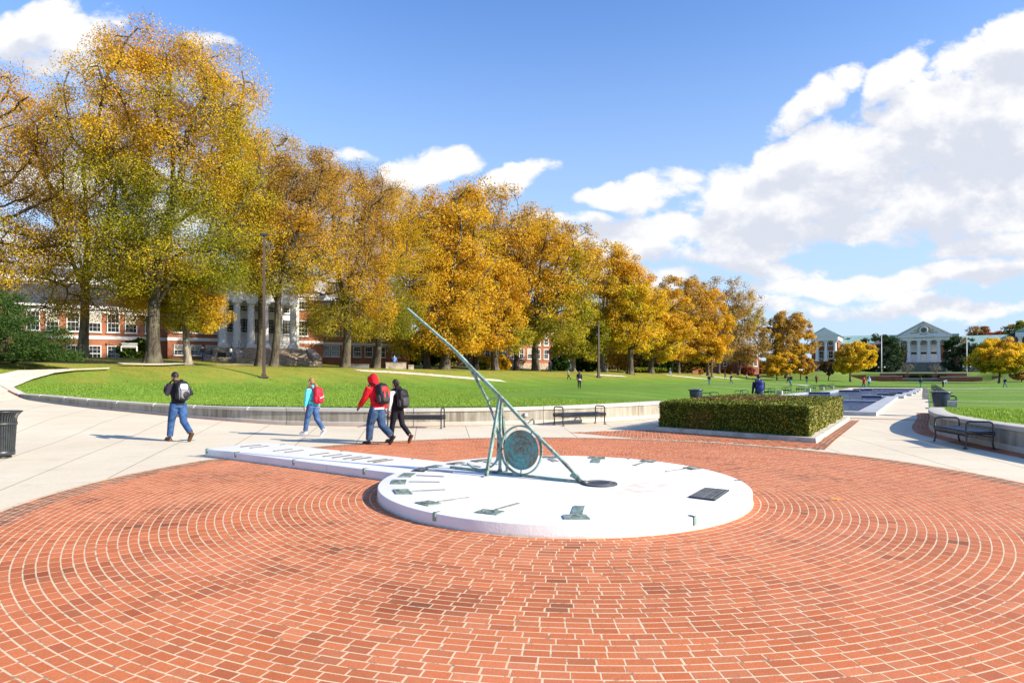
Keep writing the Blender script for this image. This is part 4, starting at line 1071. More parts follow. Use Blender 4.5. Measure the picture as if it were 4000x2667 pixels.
# sheet of light blue paper on the paving under the man's feet
p = hit(733, 1719); b = MB(); n = 8; V = []
for i in range(n + 1):
    for j in range(5):
        x, y = (i / n - .5) * .38, (j / 4 - .5) * .26; V.append((x, y, .012 + .02 * abs(math.sin(i * .9 + j)) * (1 - abs(i / n - .5)) + .05 * max(0, .12 - abs(x + .02)) * (j == 4)))
b.add(V, [(i * 5 + j, (i + 1) * 5 + j, (i + 1) * 5 + j + 1, i * 5 + j + 1) for i in range(n) for j in range(4)])
o = b.build('newspaper', mat('pale_blue_paper', (.50, .68, .74), .7, 0, .3, .1, 20), smooth=True); o.location = (p.x, p.y, zg(p.x, p.y) + .004); tag(o, 'crumpled pale blue sheet of paper on the paving behind the man in black', 'paper')
# a few fallen leaves on the bricks
lf = []
for (px, py) in ((3263, 1954), (1343, 2544), (3770, 1868)):
    p = hit(px, py); lf.append(p)
for i, p in enumerate(lf[:1]):
    b = MB(); pts = []
    for k in range(12):
        t = 2 * math.pi * k / 12; r_ = .05 * (1 + .35 * (k % 2)); pts.append((p.x + r_ * 1.5 * math.cos(t), p.y + r_ * math.sin(t)))
    b.prism(pts, zg(p.x, p.y) + .012, zg(p.x, p.y) + .015); o = b.build('fallen_leaf', mat('orange_leaf', (.75, .33, .03), .6)); tag(o, 'single orange fallen leaf lying on the bricks right of the sundial', 'leaf')

# ---------------------------------------------------------------- standing grass blades along the lawn edges
rs = np.random.RandomState(11)
def blades(n, xr, yr, test):
    x = rs.uniform(*xr, n); y = rs.uniform(*yr, n)
    k = [i for i in range(n) if test(x[i], y[i])]; return x[k], y[k]
pts = []
lwe = [p.to_2d() + ln[i] * .36 for i, p in enumerate(lw)]; rwe = [p.to_2d() + rn[i] * .40 for i, p in enumerate(rw)]
def along(path, n, dmax):
    L = [0]
    for i in range(1, len(path)): L.append(L[-1] + (path[i] - path[i - 1]).length)
    s_ = rs.uniform(0, L[-1], n); X = np.interp(s_, L, [p.x for p in path]); Y = np.interp(s_, L, [p.y for p in path])
    dX = np.interp(s_ + .2, L, [p.x for p in path]) - X; dY = np.interp(s_ + .2, L, [p.y for p in path]) - Y; q = np.hypot(dX, dY) + 1e-6
    d = dmax * rs.uniform(0, 1, n) ** 2.0
    return X - dY / q * d, Y + dX / q * d
Xs = []; Ys = []
for path, n_, dm in ((lwe, 165000, 34), (rwe, 70000, 22)):
    a, b_ = along(path, n_, dm); Xs.append(a); Ys.append(b_)
X = np.concatenate(Xs); Y = np.concatenate(Ys); ok = (Y > 9) & (np.abs(X) < Y * .86 + 1); X, Y = X[ok], Y[ok]
Z = np.array([zl(x, y) if not (x < -26) else zterr(x, y) for x, y in zip(X, Y)])
okk = np.array([not inside((x, y), hole) for x, y in zip(X, Y)]); X, Y, Z = X[okk], Y[okk], Z[okk]
n = len(X); h = rs.uniform(.035, .085, n); th = rs.uniform(0, 2 * math.pi, n); w_ = .009 + .0004 * Y; ln_ = rs.normal(0, .4, (n, 2))
T3 = np.zeros((n, 3, 3)); T3[:, 0] = np.c_[X - w_ * np.cos(th), Y - w_ * np.sin(th), Z - .01]; T3[:, 1] = np.c_[X + w_ * np.cos(th), Y + w_ * np.sin(th), Z - .01]; T3[:, 2] = np.c_[X + ln_[:, 0] * h, Y + ln_[:, 1] * h, Z + h]
t = rs.uniform(0, 1, n)[:, None]; colr = (np.array([.13, .26, .022]) * (1 - t) + np.array([.30, .42, .06]) * t) * rs.uniform(.7, 1.2, n)[:, None]
M['blade'] = leaf_mat('grass_blades', .35, .5, .3)
o = link('grass', quads_mesh('grass', T3, M['blade'], colr)); tag(o, kind='stuff', label='short green grass blades along the raised lawn edges', cat='grass')
print('blades', n)
# ---------------------------------------------------------------- people
def fused(mb, voxel, smooth=3, name='m', material=None, sub=0):
    """fuse the overlapping limb volumes of one figure into a single continuous skin."""
    me = mb.mesh(name, material or [])
    o = bpy.data.objects.new('tmp', me); COL.objects.link(o)
    r_ = o.modifiers.new('r', 'REMESH'); r_.mode = 'VOXEL'; r_.voxel_size = voxel; r_.use_smooth_shade = True
    if smooth: s_ = o.modifiers.new('s', 'SMOOTH'); s_.iterations = smooth; s_.factor = .5
    dg = bpy.context.evaluated_depsgraph_get(); dg.update()
    out = bpy.data.meshes.new_from_object(o.evaluated_get(dg)); out.name = name
    out.materials.clear(); out.materials.append(material)
    out.polygons.foreach_set('use_smooth', [True] * len(out.polygons))
    bpy.data.objects.remove(o); return out
def cloth(name, col, rough=.8, v=.14): return mat(name, col, rough, 0, .2, v, 14, .5, 40)
def denim(name, col):
    m, N, bs = new_mat(name); P = N.obj(); n1 = N.noise(P, 7, 5, .65); n2 = N.noise(N.mapping(P, sc=(1, 1, .35)), 22, 4, .7)
    c = N.mix(N.rng(n1, .3, .72), tuple(x * .62 for x in col), tuple(min(1, x * 1.55) for x in col)); c = N.mix(N.rng(n2, .5, .75, 0, .4), c, tuple(min(1, x * 2 + .03) for x in col))
    N.put(bs.inputs['Base Color'], c); bs.inputs['Roughness'].default_value = .85; bs.inputs['Specular IOR Level'].default_value = .15
    N.put(bs.inputs['Normal'], N.bump(n2, .5, .02)); return m
SK = {'dark': mat('brown_skin', (.20, .095, .05), .5, 0, .4, .06, 10), 'fair': mat('fair_skin', (.62, .36, .25), .5, 0, .4, .05, 10)}
HAIR = {'black': mat('black_hair', (.012, .009, .008), .5, 0, .4, .3, 60, .6, 90), 'blond': mat('light_brown_hair', (.34, .17, .06), .5, 0, .4, .3, 60, .6, 90), 'dbrown': mat('dark_brown_hair', (.03, .016, .01), .5, 0, .4, .3, 60, .6, 90)}
def rot(v, ax, a): return Matrix.Rotation(R(a), 3, ax) @ Vector(v)
class Fig:
    """joint positions of a figure; x to its right, y forward, z up."""
    def __init__(s, H, lt=16, lk=8, rt=-16, rk=34, la=-18, le=15, ra=18, re=20, lean=5, head=8, out=7, bend=0, lheel=0, rheel=0, sit=False):
        s.H = H; f = H
        s.leg = {}
        for sd, t, k in (('l', lt, lk), ('r', rt, rk)):
            sx = -1 if sd == 'l' else 1; hip = Vector((sx * .052 * f, 0, 0))
            knee = hip + rot((0, 0, -.245 * f), 'X', t); ank = knee + rot((0, 0, -.235 * f), 'X', t - k)
            s.leg[sd] = [hip, knee, ank]
        s.pitch = {'l': lheel, 'r': rheel}
        def low(sd):
            a = s.leg[sd][2]; toe = a + rot((0, .13 * f, -.035 * f), 'X', -s.pitch[sd]); heel = a + rot((0, -.035 * f, -.04 * f), 'X', -s.pitch[sd]); return min(toe.z, heel.z)
        dz = -min(low('l'), low('r')) + .004; s.hipz = dz
        for sd in 'lr': s.leg[sd] = [p + Vector((0, 0, dz)) for p in s.leg[sd]]
        up = lambda h: Vector((0, 0, dz)) + rot((0, 0, h * f), 'X', -(lean + bend))
        s.pel = up(0); s.waist = up(.09); s.chest = up(.21); s.neck = up(.315)
        s.hd = s.neck + rot((0, .012 * f, .085 * f), 'X', -(lean + bend + head)); s.hr = -(lean + bend + head); s.tr = -(lean + bend)
        s.arm = {}
        for sd, a, e in (('l', la, le), ('r', ra, re)):
            sx = -1 if sd == 'l' else 1
            sh = up(.285) + Vector((sx * .108 * f, 0, 0)); d = rot(rot((0, 0, -.165 * f), 'X', a - lean * .5 - bend * .3), 'Y', -sx * out)
            el = sh + d; d2 = rot(rot((0, 0, -.145 * f), 'X', a + e - lean * .5 - bend * .3), 'Y', -sx * out * (.3 if e < 70 else 1.1)); s.arm[sd] = [sh, el, el + d2, el + d2 + d2.normalized() * .05 * f]
def ring_loft(b, secs, n=14):
    """secs: (centre, rx, ry, tilt)"""
    V = []
    for c, rx, ry, tl in secs:
        for j in range(n):
            t = 2 * math.pi * j / n; V.append(Vector(c) + rot((rx * math.cos(t), ry * math.sin(t), 0), 'X', tl))
    k = len(secs); Fc = [(i * n + j, i * n + (j + 1) % n, (i + 1) * n + (j + 1) % n, (i + 1) * n + j) for i in range(k - 1) for j in range(n)]
    Fc += [tuple(range(n))[::-1], tuple((k - 1) * n + j for j in range(n))]; b.add(V, Fc)
def person(pos, face, F_, skin, hair, top_m, leg_m, shoe_m, label, near=False, hairstyle='short', hood=None, bag=None, hem=None, loose=1.0, legr=1.0, vest=None, group=None, jw=1.0, skirt=None):
    f = F_.H; vx = .0075 if near else .019
    rz = math.atan2(face[1], face[0]) - math.pi / 2
    A = F_.arm; G_ = F_.leg; b = MB(); tl = F_.tr
    # body: torso, neck, head, limbs, hands with fingers
    ring_loft(b, [(F_.pel - Vector((0, 0, .03 * f)), .085 * f, .06 * f, tl), (F_.waist, .075 * f, .052 * f, tl), (F_.chest, .092 * f, .062 * f, tl), (F_.chest.lerp(F_.neck, .7), .09 * f, .05 * f, tl), (F_.neck, .04 * f, .04 * f, tl)])
    b.tube([F_.chest.lerp(F_.neck, .8), F_.neck, F_.hd - Vector((0, 0, .02 * f))], [.036 * f, .031 * f, .030 * f], 10)
    Mh = Matrix.Rotation(R(F_.hr), 3, 'X')
    b.ell(F_.hd + Mh @ Vector((0, -.006 * f, .012 * f)), (.043 * f, .052 * f, .058 * f), 14, 10, M=Mh)
    b.ell(F_.hd + Mh @ Vector((0, .018 * f, -.025 * f)), (.034 * f, .036 * f, .042 * f), 12, 8, M=Mh)
    if near:
        b.ell(F_.hd + Mh @ Vector((0, .053 * f, -.010 * f)), (.008 * f, .012 * f, .014 * f), 8, 6, M=Mh)       # nose
        b.ell(F_.hd + Mh @ Vector((0, .046 * f, -.034 * f)), (.014 * f, .008 * f, .006 * f), 8, 6, M=Mh)       # mouth
        for sx in (-1, 1): b.ell(F_.hd + Mh @ Vector((sx * .044 * f, -.002 * f, -.008 * f)), (.006 * f, .012 * f, .019 * f), 8, 6, M=Mh)
    for sd in 'lr':
        a = A[sd]; b.tube(a[:3], [.028 * f, .022 * f, .015 * f], 9)
        sx = -1 if sd == 'l' else 1; d = (a[3] - a[2]).normalized(); b.ell(a[2].lerp(a[3], .6), (.012 * f, .022 * f, .028 * f), 9, 6)
        side = d.cross(Vector((sx, 0, 0))).normalized()
        if near:
            for q, L_ in ((-.014, .040), (-.005, .046), (.005, .043), (.013, .034)):
                st = a[3] + side * q * f; mid = st + d * L_ * .5 * f; b.tube([st - d * .01 * f, mid, mid + (d + Vector((-sx * .45, 0, 0))).normalized() * L_ * .5 * f], [.0062 * f, .0056 * f, .0045 * f], 7)
            st = a[2].lerp(a[3], .4) + side * .016 * f; b.tube([st, st + (d + side).normalized() * .022 * f, st + (d + side * .5).normalized() * .042 * f], [.0075 * f, .0065 * f, .005 * f], 7)
        g = G_[sd]; b.tube(g, [.047 * f, .033 * f, .02 * f], 9); pt = F_.pitch[sd]
        b.tube([g[2], g[2] + rot((0, .06 * f, -.022 * f), 'X', -pt), g[2] + rot((0, .115 * f, -.03 * f), 'X', -pt)], [.022 * f, .022 * f, .014 * f], 8)
    me = fused(b, vx, 2, 'person', skin); root = link('person', me); root.location = pos; root.rotation_euler = (0, 0, rz)
    tag(root, label, 'person', group)
    # trousers
    b = MB(); lr = legr
    ring_loft(b, [(F_.pel - Vector((0, 0, .055 * f)), .088 * f, .066 * f, tl), (F_.pel, .092 * f, .072 * f, tl), (F_.waist, .084 * f, .062 * f, tl)])
    for sd in 'lr':
        g = G_[sd]; q = g[1].lerp(g[2], .93)
        b.tube([g[0] + Vector((0, 0, .02 * f)), g[0].lerp(g[1], .5), g[1], g[1].lerp(g[2], .5), q], [.060 * f, .050 * f * lr, .041 * f * lr, .037 * f * lr, .034 * f * lr], 12)
    link('trousers', fused(b, vx * 1.2, 2, 'trousers', leg_m), root)
    for sd in 'lr':
        g = G_[sd]; pt = F_.pitch[sd]; b = MB()
        def ft(y, z): return g[2] + rot((0, y * f, z * f), 'X', -pt)
        b.tube([ft(-.03, -.022), ft(0, -.016), ft(.05, -.020), ft(.09, -.026), ft(.115, -.031)], [.020 * f, .026 * f, .027 * f, .025 * f, .013 * f], 10, flat=.85)
        Mx = Matrix.Rotation(R(-pt), 3, 'X')
        b.box(ft(.042, -.042), (.048 * f, .155 * f, .012 * f), M=Mx)
        link('shoe', fused(b, vx, 1, 'shoe', shoe_m), root)
    # top
    b = MB(); w = jw
    ring_loft(b, [(F_.pel - Vector((0, 0, .015 * f)), .096 * f * w, .078 * f * w, tl), (F_.pel + rot((0, 0, .03 * f), 'X', tl), .094 * f * w, .076 * f * w, tl), (F_.waist, .090 * f * w, .070 * f * w, tl), (F_.chest, .107 * f * w, .078 * f * w, tl), (F_.chest.lerp(F_.neck, .62), .104 * f * w, .062 * f * w, tl), (F_.neck - Vector((0, 0, .012 * f)), .046 * f, .042 * f, tl)], 18)
    for sd in 'lr':
        a = A[sd]; b.tube([a[0] + Vector((0, 0, -.005 * f)), a[0].lerp(a[1], .5), a[1], a[1].lerp(a[2], .5), a[2].lerp(a[3], -.05)], [.038 * f * loose, .036 * f * loose, .031 * f * loose, .028 * f * loose, .023 * f * loose], 12)
    if hood == 'up':
        ring_loft(b, [(F_.neck - Vector((0, 0, .02 * f)), .066 * f, .062 * f, F_.hr), (F_.neck.lerp(F_.hd, .5) + Mh @ Vector((0, -.012 * f, 0)), .058 * f, .062 * f, F_.hr), (F_.hd + Mh @ Vector((0, -.01 * f, .0)), .060 * f, .070 * f, F_.hr), (F_.hd + Mh @ Vector((0, -.008 * f, .045 * f)), .052 * f, .064 * f, F_.hr), (F_.hd + Mh @ Vector((0, -.012 * f, .078 * f)), .02 * f, .03 * f, F_.hr)], 18)
        b.tube([F_.hd + Mh @ Vector((x_ * f, y_ * f, z_ * f)) for x_, y_, z_ in ((-.045, .035, -.055), (-.050, .044, 0), (-.036, .044, .042), (0, .044, .058), (.036, .044, .042), (.050, .044, 0), (.045, .035, -.055))], .014 * f, 7)
    elif hood == 'down':
        b.ell(F_.neck + rot((0, -.045 * f, .005 * f), 'X', tl), (.062 * f, .035 * f, .035 * f), 12, 8); b.tube([F_.neck + rot((.05 * f * math.cos(t), .045 * f * math.sin(t) - .005 * f, .0 * f), 'X', tl) for t in [i * math.pi / 5 for i in range(11)]], .014 * f, 8)
    elif hood == 'collar': b.tube([F_.neck + rot((.040 * f * math.cos(t), .038 * f * math.sin(t), .012 * f), 'X', tl) for t in [i * math.pi / 5 for i in range(11)]], .011 * f, 8)
    tp = link('jacket', fused(b, vx * 1.1, 2, 'jacket', top_m), root)
    if vest:
        b = MB(); ring_loft(b, [(F_.pel - Vector((0, 0, .03 * f)), .102 * f, .086 * f, tl), (F_.waist, .096 * f, .077 * f, tl), (F_.chest, .110 * f, .085 * f, tl), (F_.chest.lerp(F_.neck, .75), .075 * f, .066 * f, tl), (F_.neck, .056 * f, .052 * f, tl)], 18)
        b.ell(F_.neck + rot((0, -.045 * f, .012 * f), 'X', tl), (.068 * f, .038 * f, .038 * f), 12, 8); link('vest', fused(b, vx * 1.1, 2, 'vest', vest), root)
    if hem:
        b = MB(); ring_loft(b, [(F_.pel - Vector((0, 0, .030 * f)), .097 * f * w, .080 * f * w, tl), (F_.pel - Vector((0, 0, .008 * f)), .0955 * f * w, .079 * f * w, tl)], 20); link('shirt_hem', b.mesh('shirt_hem', hem, True), root)
    if skirt:
        b = MB(); ring_loft(b, [(F_.pel - Vector((0, 0, .075 * f)), .115 * f, .10 * f, tl), (F_.pel + Vector((0, 0, .02 * f)), .10 * f, .084 * f, tl)], 20); link('shirt_hem', b.mesh('shirt_hem', skirt, True), root)
    if hood != 'up':
        b = MB(); hc = F_.hd + Mh @ Vector((0, -.012 * f, .020 * f))
        b.ell(hc, (.048 * f, .055 * f, .057 * f), 14, 9, M=Mh)
        if hairstyle != 'short': b.ell(F_.hd + Mh @ Vector((0, -.028 * f, -.008 * f)), (.045 * f, .038 * f, .050 * f), 12, 8, M=Mh)
        if hairstyle == 'pony':
            b.ell(F_.hd + Mh @ Vector((0, -.062 * f, -.028 * f)), (.018 * f, .018 * f, .018 * f), 8, 6)
            b.tube([F_.hd + Mh @ Vector((0, y_ * f, z_ * f)) for y_, z_ in ((-.060, -.025), (-.085, -.045), (-.10, -.075), (-.105, -.105), (-.10, -.135))], [.014 * f, .026 * f, .032 * f, .027 * f, .008 * f], 10)
        if hairstyle == 'bun': b.ell(F_.hd + Mh @ Vector((0, -.060 * f, .0)), (.030 * f, .026 * f, .030 * f), 10, 7)
        if hairstyle == 'long': b.tube([F_.hd + Mh @ Vector((0, -.03 * f, .0)), F_.hd + Mh @ Vector((0, -.05 * f, -.07 * f)), F_.hd + Mh @ Vector((0, -.055 * f, -.13 * f))], [.046 * f, .05 * f, .03 * f], 10)
        m_ = fused(b, vx, 1, 'hair', hair)
        # clear the face: keep hair above the brow and behind the ears
        bm = bmesh.new(); bm.from_mesh(m_); Mi = Mh.transposed(); kill = []
        for fc in bm.faces:
            q = Mi @ (fc.calc_center_median() - F_.hd)
            if q.y > .018 * f and q.z < .036 * f: kill.append(fc)
            elif q.y > -.006 * f and q.z < -.004 * f: kill.append(fc)
        bmesh.ops.delete(bm, geom=kill, context='FACES'); bm.to_mesh(m_); bm.free()
        link('hair', m_, root)
    if near and hood != 'up':
        for sx in (-1, 1):
            b = MB(); b.ell(F_.hd + Mh @ Vector((sx * .017 * f, .047 * f, .004 * f)), (.007 * f, .004 * f, .0045 * f), 8, 6); link('eye', b.mesh('eye', HAIR['black'], True), root)
    return root, rz
def backpack(root, rz, F_, mats, label, near=False, s=1.0, group=None, style=0, hang=0):
    """bag carried on the back: top-level thing placed against the figure's back."""
    f = F_.H; up = Vector(F_.chest) + rot((0, (-.128 - .01 * (s - 1)) * f, (-.035 - hang) * f), 'X', F_.tr)
    e = empty('backpack', Vector(root.location) + Matrix.Rotation(rz, 3, 'Z') @ up, 0, label, 'backpack', group); e.rotation_euler = Euler((R(F_.tr), 0, rz), 'XYZ')
    b = MB(); b.ell((0, 0, 0), (.088 * f * s, .058 * f * s, .140 * f * s), 20, 14, p=.62)
    b.build('body', mats[0], e, smooth=True)
    if near:
        b = MB(); b.ell((0, -.042 * f * s, -.045 * f * s), (.066 * f * s, .034 * f * s, .070 * f * s), 16, 10, p=.6); b.build('front_pocket', mats[1], e, smooth=True)
        b = MB(); b.ell((0, -.036 * f * s, .052 * f * s), (.058 * f * s, .030 * f * s, .045 * f * s), 16, 10, p=.6); b.build('upper_pocket', mats[2], e, smooth=True)
        for sx in (-1, 1):
            b = MB(); b.ell((sx * .080 * f * s, 0, -.06 * f * s), (.016 * f * s, .034 * f * s, .055 * f * s), 10, 8, p=.7); b.build('side_pocket', mats[3], e, smooth=True)
            b = MB(); b.tube([(sx * .050 * f, .045 * f, .105 * f), (sx * .056 * f, .075 * f, .150 * f), (sx * .06 * f, .125 * f, .168 * f), (sx * .066 * f, .185 * f, .140 * f), (sx * .072 * f, .205 * f, .07 * f), (sx * .078 * f, .19 * f, -.01 * f), (sx * .08 * f, .12 * f, -.07 * f), (sx * .075 * f, .05 * f, -.10 * f)], .016 * f, 6, flat=.4, up=(1, 0, 0)); b.build('shoulder_strap', mats[0], e, smooth=True)
        b = MB(); b.tube([(-.02 * f, .02 * f, .13 * f), (-.018 * f, .01 * f, .158 * f), (.018 * f, .01 * f, .158 * f), (.02 * f, .02 * f, .13 * f)], .006 * f, 6); b.build('grab_handle', mats[0], e, smooth=True)
        if style == 1:     # pale panels and a black oval pocket front
            b = MB(); b.ell((.01 * f, -.068 * f * s, -.06 * f * s), (.050 * f * s, .014 * f, .052 * f * s), 14, 8); b.build('pocket_panel', mats[0], e, smooth=True)
            for sx in (-1, 1): b = MB(); b.ell((sx * .066 * f, -.030 * f, -.01 * f), (.012 * f, .022 * f, .11 * f), 10, 8); b.build('side_piping', mats[1], e, smooth=True)
        if style == 2:     # reflective band
            b = MB(); b.bar((-.05 * f, -.077 * f * s, -.045 * f), (.055 * f, -.073 * f * s, -.015 * f), .006, .014 * f, up=(0, 0, 1)); b.build('reflective_band', mats[4], e)
        if style == 3:     # laced cord panel, red flashes
            for sx in (-1, 1): b = MB(); b.ell((sx * .040 * f, -.066 * f * s, -.015 * f), (.014 * f, .012 * f, .062 * f), 10, 8); b.build('side_flash', mats[2], e, smooth=True)
            b = MB(); b.tube([((.018 if i % 2 else -.018) * f, -.082 * f * s, (.03 - .016 * i) * f) for i in range(7)], .0022 * f, 5); b.build('lacing_cord', mats[4], e)
    return e
blk = cloth('black_cloth', (.012, .011, .016)); blk2 = cloth('black_knit', (.020, .017, .026)); jean = denim('blue_jeans', (.032, .075, .18)); jean2 = denim('mid_blue_jeans', (.045, .09, .20)); jean3 = denim('worn_blue_jeans', (.032, .062, .125))
teal = cloth('turquoise_fleece', (.10, .62, .70)); red = cloth('red_hoodie_cloth', (.62, .012, .022)); wht = cloth('white_cloth', (.78, .74, .76), .8, .05); bkp = cloth('black_backpack_nylon', (.014, .014, .018), .5)
silv = cloth('silver_nylon', (.62, .62, .64), .4, .06); silv2 = cloth('grey_nylon', (.17, .17, .19), .4, .06); rnyl = cloth('crimson_nylon', (.50, .02, .04), .5); rnyl2 = cloth('scarlet_nylon', (.68, .03, .03), .5); gry = cloth('charcoal_nylon', (.05, .05, .055), .5); brn = cloth('brown_shoe_leather', (.10, .05, .025), .5); wsh = cloth('white_trainer', (.78, .76, .76), .5, .05); bsh = cloth('black_trainer', (.02, .02, .028), .5)
def foot(px, py, fn=zg): return hit(px, py, fn)
def fc(dx, dy): v_ = Vector((dx, dy)).normalized(); return (v_.x, v_.y)
# 1 man in black with a black and silver backpack
F1 = Fig(1.86, lt=21, lk=10, rt=-10, rk=40, la=-16, le=146, ra=-18, re=146, lean=7, head=24, out=24, lheel=0, rheel=52)
p = hit(697, 1725); r1_, z1_ = person(p, fc(-.82, .57), F1, SK['dark'], HAIR['black'], blk2, jean, brn, 'man in black jacket and blue jeans walking left with a black and silver backpack', True, hood='collar', loose=1.08, legr=1.18)
backpack(r1_, z1_, F1, [bkp, silv2, silv, bkp], 'black and silver backpack on the man in the black jacket', True, 1.0, style=1)
# 2 girl in turquoise
F2 = Fig(1.63, lt=18, lk=6, rt=-10, rk=28, la=4, le=10, ra=-10, re=12, lean=3, head=2, out=6, rheel=42)
p = hit(1222, 1704); r2_, z2_ = person(p, fc(-.88, .40), F2, SK['fair'], HAIR['blond'], teal, jean2, wsh, 'woman with a blond ponytail in a turquoise jacket and jeans, walking left', True, hairstyle='pony', hood='down', loose=1.1, legr=1.16)
backpack(r2_, z2_, F2, [rnyl, rnyl, rnyl, rnyl, silv], 'plain crimson backpack on the woman in turquoise', True, 1.04, style=2, hang=.02)
# 3 red hoodie
F3 = Fig(1.80, lt=20, lk=14, rt=-8, rk=44, la=30, le=14, ra=-12, re=15, lean=8, head=10, out=7, rheel=52)
p = hit(1474, 1738); r3_, z3_ = person(p, fc(-.80, .52), F3, SK['dark'], HAIR['black'], red, jean3, bsh, 'person with red hood up and baggy jeans walking left with a black and red backpack', True, hood='up', loose=1.42, legr=1.38, hem=wht, jw=1.08)
backpack(r3_, z3_, F3, [bkp, gry, rnyl2, gry, blk], 'black and scarlet backpack on the person in the red hood', True, 1.06, style=3)
# 4 woman in white sleeves and black vest
F4 = Fig(1.62, lt=14, lk=6, rt=-12, rk=34, la=2, le=10, ra=-8, re=12, lean=5, head=4, out=6, rheel=58)
p = hit(1553, 1732); r4_, z4_ = person(p, fc(-.78, .55), F4, SK['fair'], HAIR['dbrown'], wht, blk, brn, 'dark haired woman with white sleeves and black trousers beside the red hooded person', True, hairstyle='bun', legr=1.05, vest=blk, loose=1.1)
backpack(r4_, z4_, F4, [bkp, gry, bkp, gry], 'black patterned backpack on the dark haired woman with white sleeves', True, 1.1, hang=.02)
b = MB(); b.ell((0, 0, 0), (.03, .02, .05), 8, 6)
# person standing behind the hedge with a royal blue backpack
nav = cloth('navy_jacket', (.010, .022, .045)); rb = cloth('royal_blue_nylon', (.02, .035, .22), .5)
F5 = Fig(1.80, lt=3, lk=3, rt=-3, rk=3, la=5, le=15, ra=20, re=70, lean=2, head=6, out=9)
x, y = 11.15, 29.6; r5_, z5_ = person(Vector((x, y, zg(x, y) + .02)), fc(.15, 1), F5, SK['dark'], HAIR['black'], nav, jean3, bsh, 'man in a dark jacket standing just behind the square hedge', True)
backpack(r5_, z5_, F5, [rb, rb, nav, nav], 'royal blue backpack on the man behind the hedge', True, 1.0)
# people far off on the lawns and paths: x, foot y, head y, facing, top, legs, label, options
cl = {'grey': cloth('grey_cloth', (.22, .25, .27)), 'char': cloth('charcoal_cloth', (.035, .035, .042)), 'pink': cloth('pink_cloth', (.68, .35, .55)), 'ltblue': cloth('light_blue_cloth', (.35, .50, .66)), 'blue': cloth('blue_shirt_cloth', (.16, .26, .60)), 'beige': cloth('beige_cloth', (.52, .43, .33)), 'olive': cloth('olive_cloth', (.06, .075, .035)), 'rust': cloth('dull_red_cloth', (.30, .03, .03)), 'tealj': denim('teal_jeans', (.05, .17, .22))}
far = [
    (2263, 1511.6, 1440, (.1, 1), 'char', blk, 'woman with long dark hair, grey jacket and pink hem walking over the lawn', dict(hairstyle='long', skirt=cl['pink']), None, None),
    (2221, 1485, 1442, (-1, .3), 'grey', blk, 'person in grey jacket and black trousers on the grass slope', {}, None, None),
    (2770, 1503, 1462.5, (.2, 1), 'char', cl['tealj'], 'person in black top and teal jeans alone on the left lawn', {}, blk, 'dark backpack on the lone walker on the left lawn'),
    (2833, 1479.5, 1452, (-.3, 1), 'char', jean, 'person in dark top and jeans near the far footpath junction', {}, None, None),
    (2855, 1491.5, 1455, (-.9, .5), 'char', jean3, 'person in black jacket and jeans stepping off the far footpath', {}, blk, 'dark backpack on the walker stepping off the footpath'),
    (2917, 1485, 1459, (0, 1), 'grey', jean3, 'slim person in dull clothes standing on the far lawn', {}, None, None),
    (3088, 1508.5, 1461.5, (-.4, 1), 'olive', cl['tealj'], 'person in olive jacket and white cap striding on the far lawn', {}, blk, 'dark backpack on the person in olive'),
    (3078, 1496, 1462, (-.5, 1), 'char', blk, 'person in black partly hidden behind the one in olive', {}, None, None),
    (3151, 1495, 1462.5, (.3, 1), 'char', jean3, 'person in black walking away on the far lawn', {}, blk, 'dark backpack on the person in black far off'),
    (3189, 1497, 1463, (-.5, -.8), 'rust', blk, 'person in a dull red top on the far lawn', {}, None, None),
    (3374, 1517, 1471, (.9, .3), 'redj', jean3, 'person in a bright red jacket beside the pool', dict(jw=1.2, loose=1.3), None, None),
    (3395, 1511.5, 1469.5, (-.2, -1), 'ltblue', cl['tealj'], 'person in a pale blue hood beside the red jacketed one', dict(hood='up'), blk, 'dark bag on the person in the pale blue hood'),
    (3597, 1513, 1471, (-.1, -1), 'char', cl['tealj'], 'person in black top and pale jeans at the far end of the walkway', {}, None, None),
    (3925, 1513, 1473, (-.2, 1), 'char', cl['tealj'], 'person in dark jacket and teal jeans on the right lawn', {}, blk, 'dark backpack on the person on the right lawn'),
    (793, 1434, 1371, (-.9, .4), 'char', jean, 'person in black coat and blue jeans walking under the largest tree', {}, None, None),
    (905, 1436, 1378, (.3, 1), 'grey', jean3, 'person in pale grey top and dark jeans near the white columns', {}, wht, 'small white backpack on the person near the white columns'),
    (1232, 1440.5, 1392, (-.9, .2), 'whitec', blk, 'person in white top and black trousers striding past the stone steps', {}, blk, 'dark backpack on the person past the stone steps'),
    (1643, 1447, 1406, (-.8, -.3), 'beige', cl['grey'], 'person in beige jacket and grey trousers behind the stone planters', {}, None, None),
    (2149, 1452.5, 1404, (.1, 1), 'char', nav, 'person in navy clothes standing by the tree trunks', {}, None, None),
    (2618, 1466.5, 1434, (-.4, 1), 'char', cl['ltblue'], 'person in dark top and pale trousers where the footpaths start', {}, None, None),
]
cl['redj'] = red; cl['whitec'] = wht
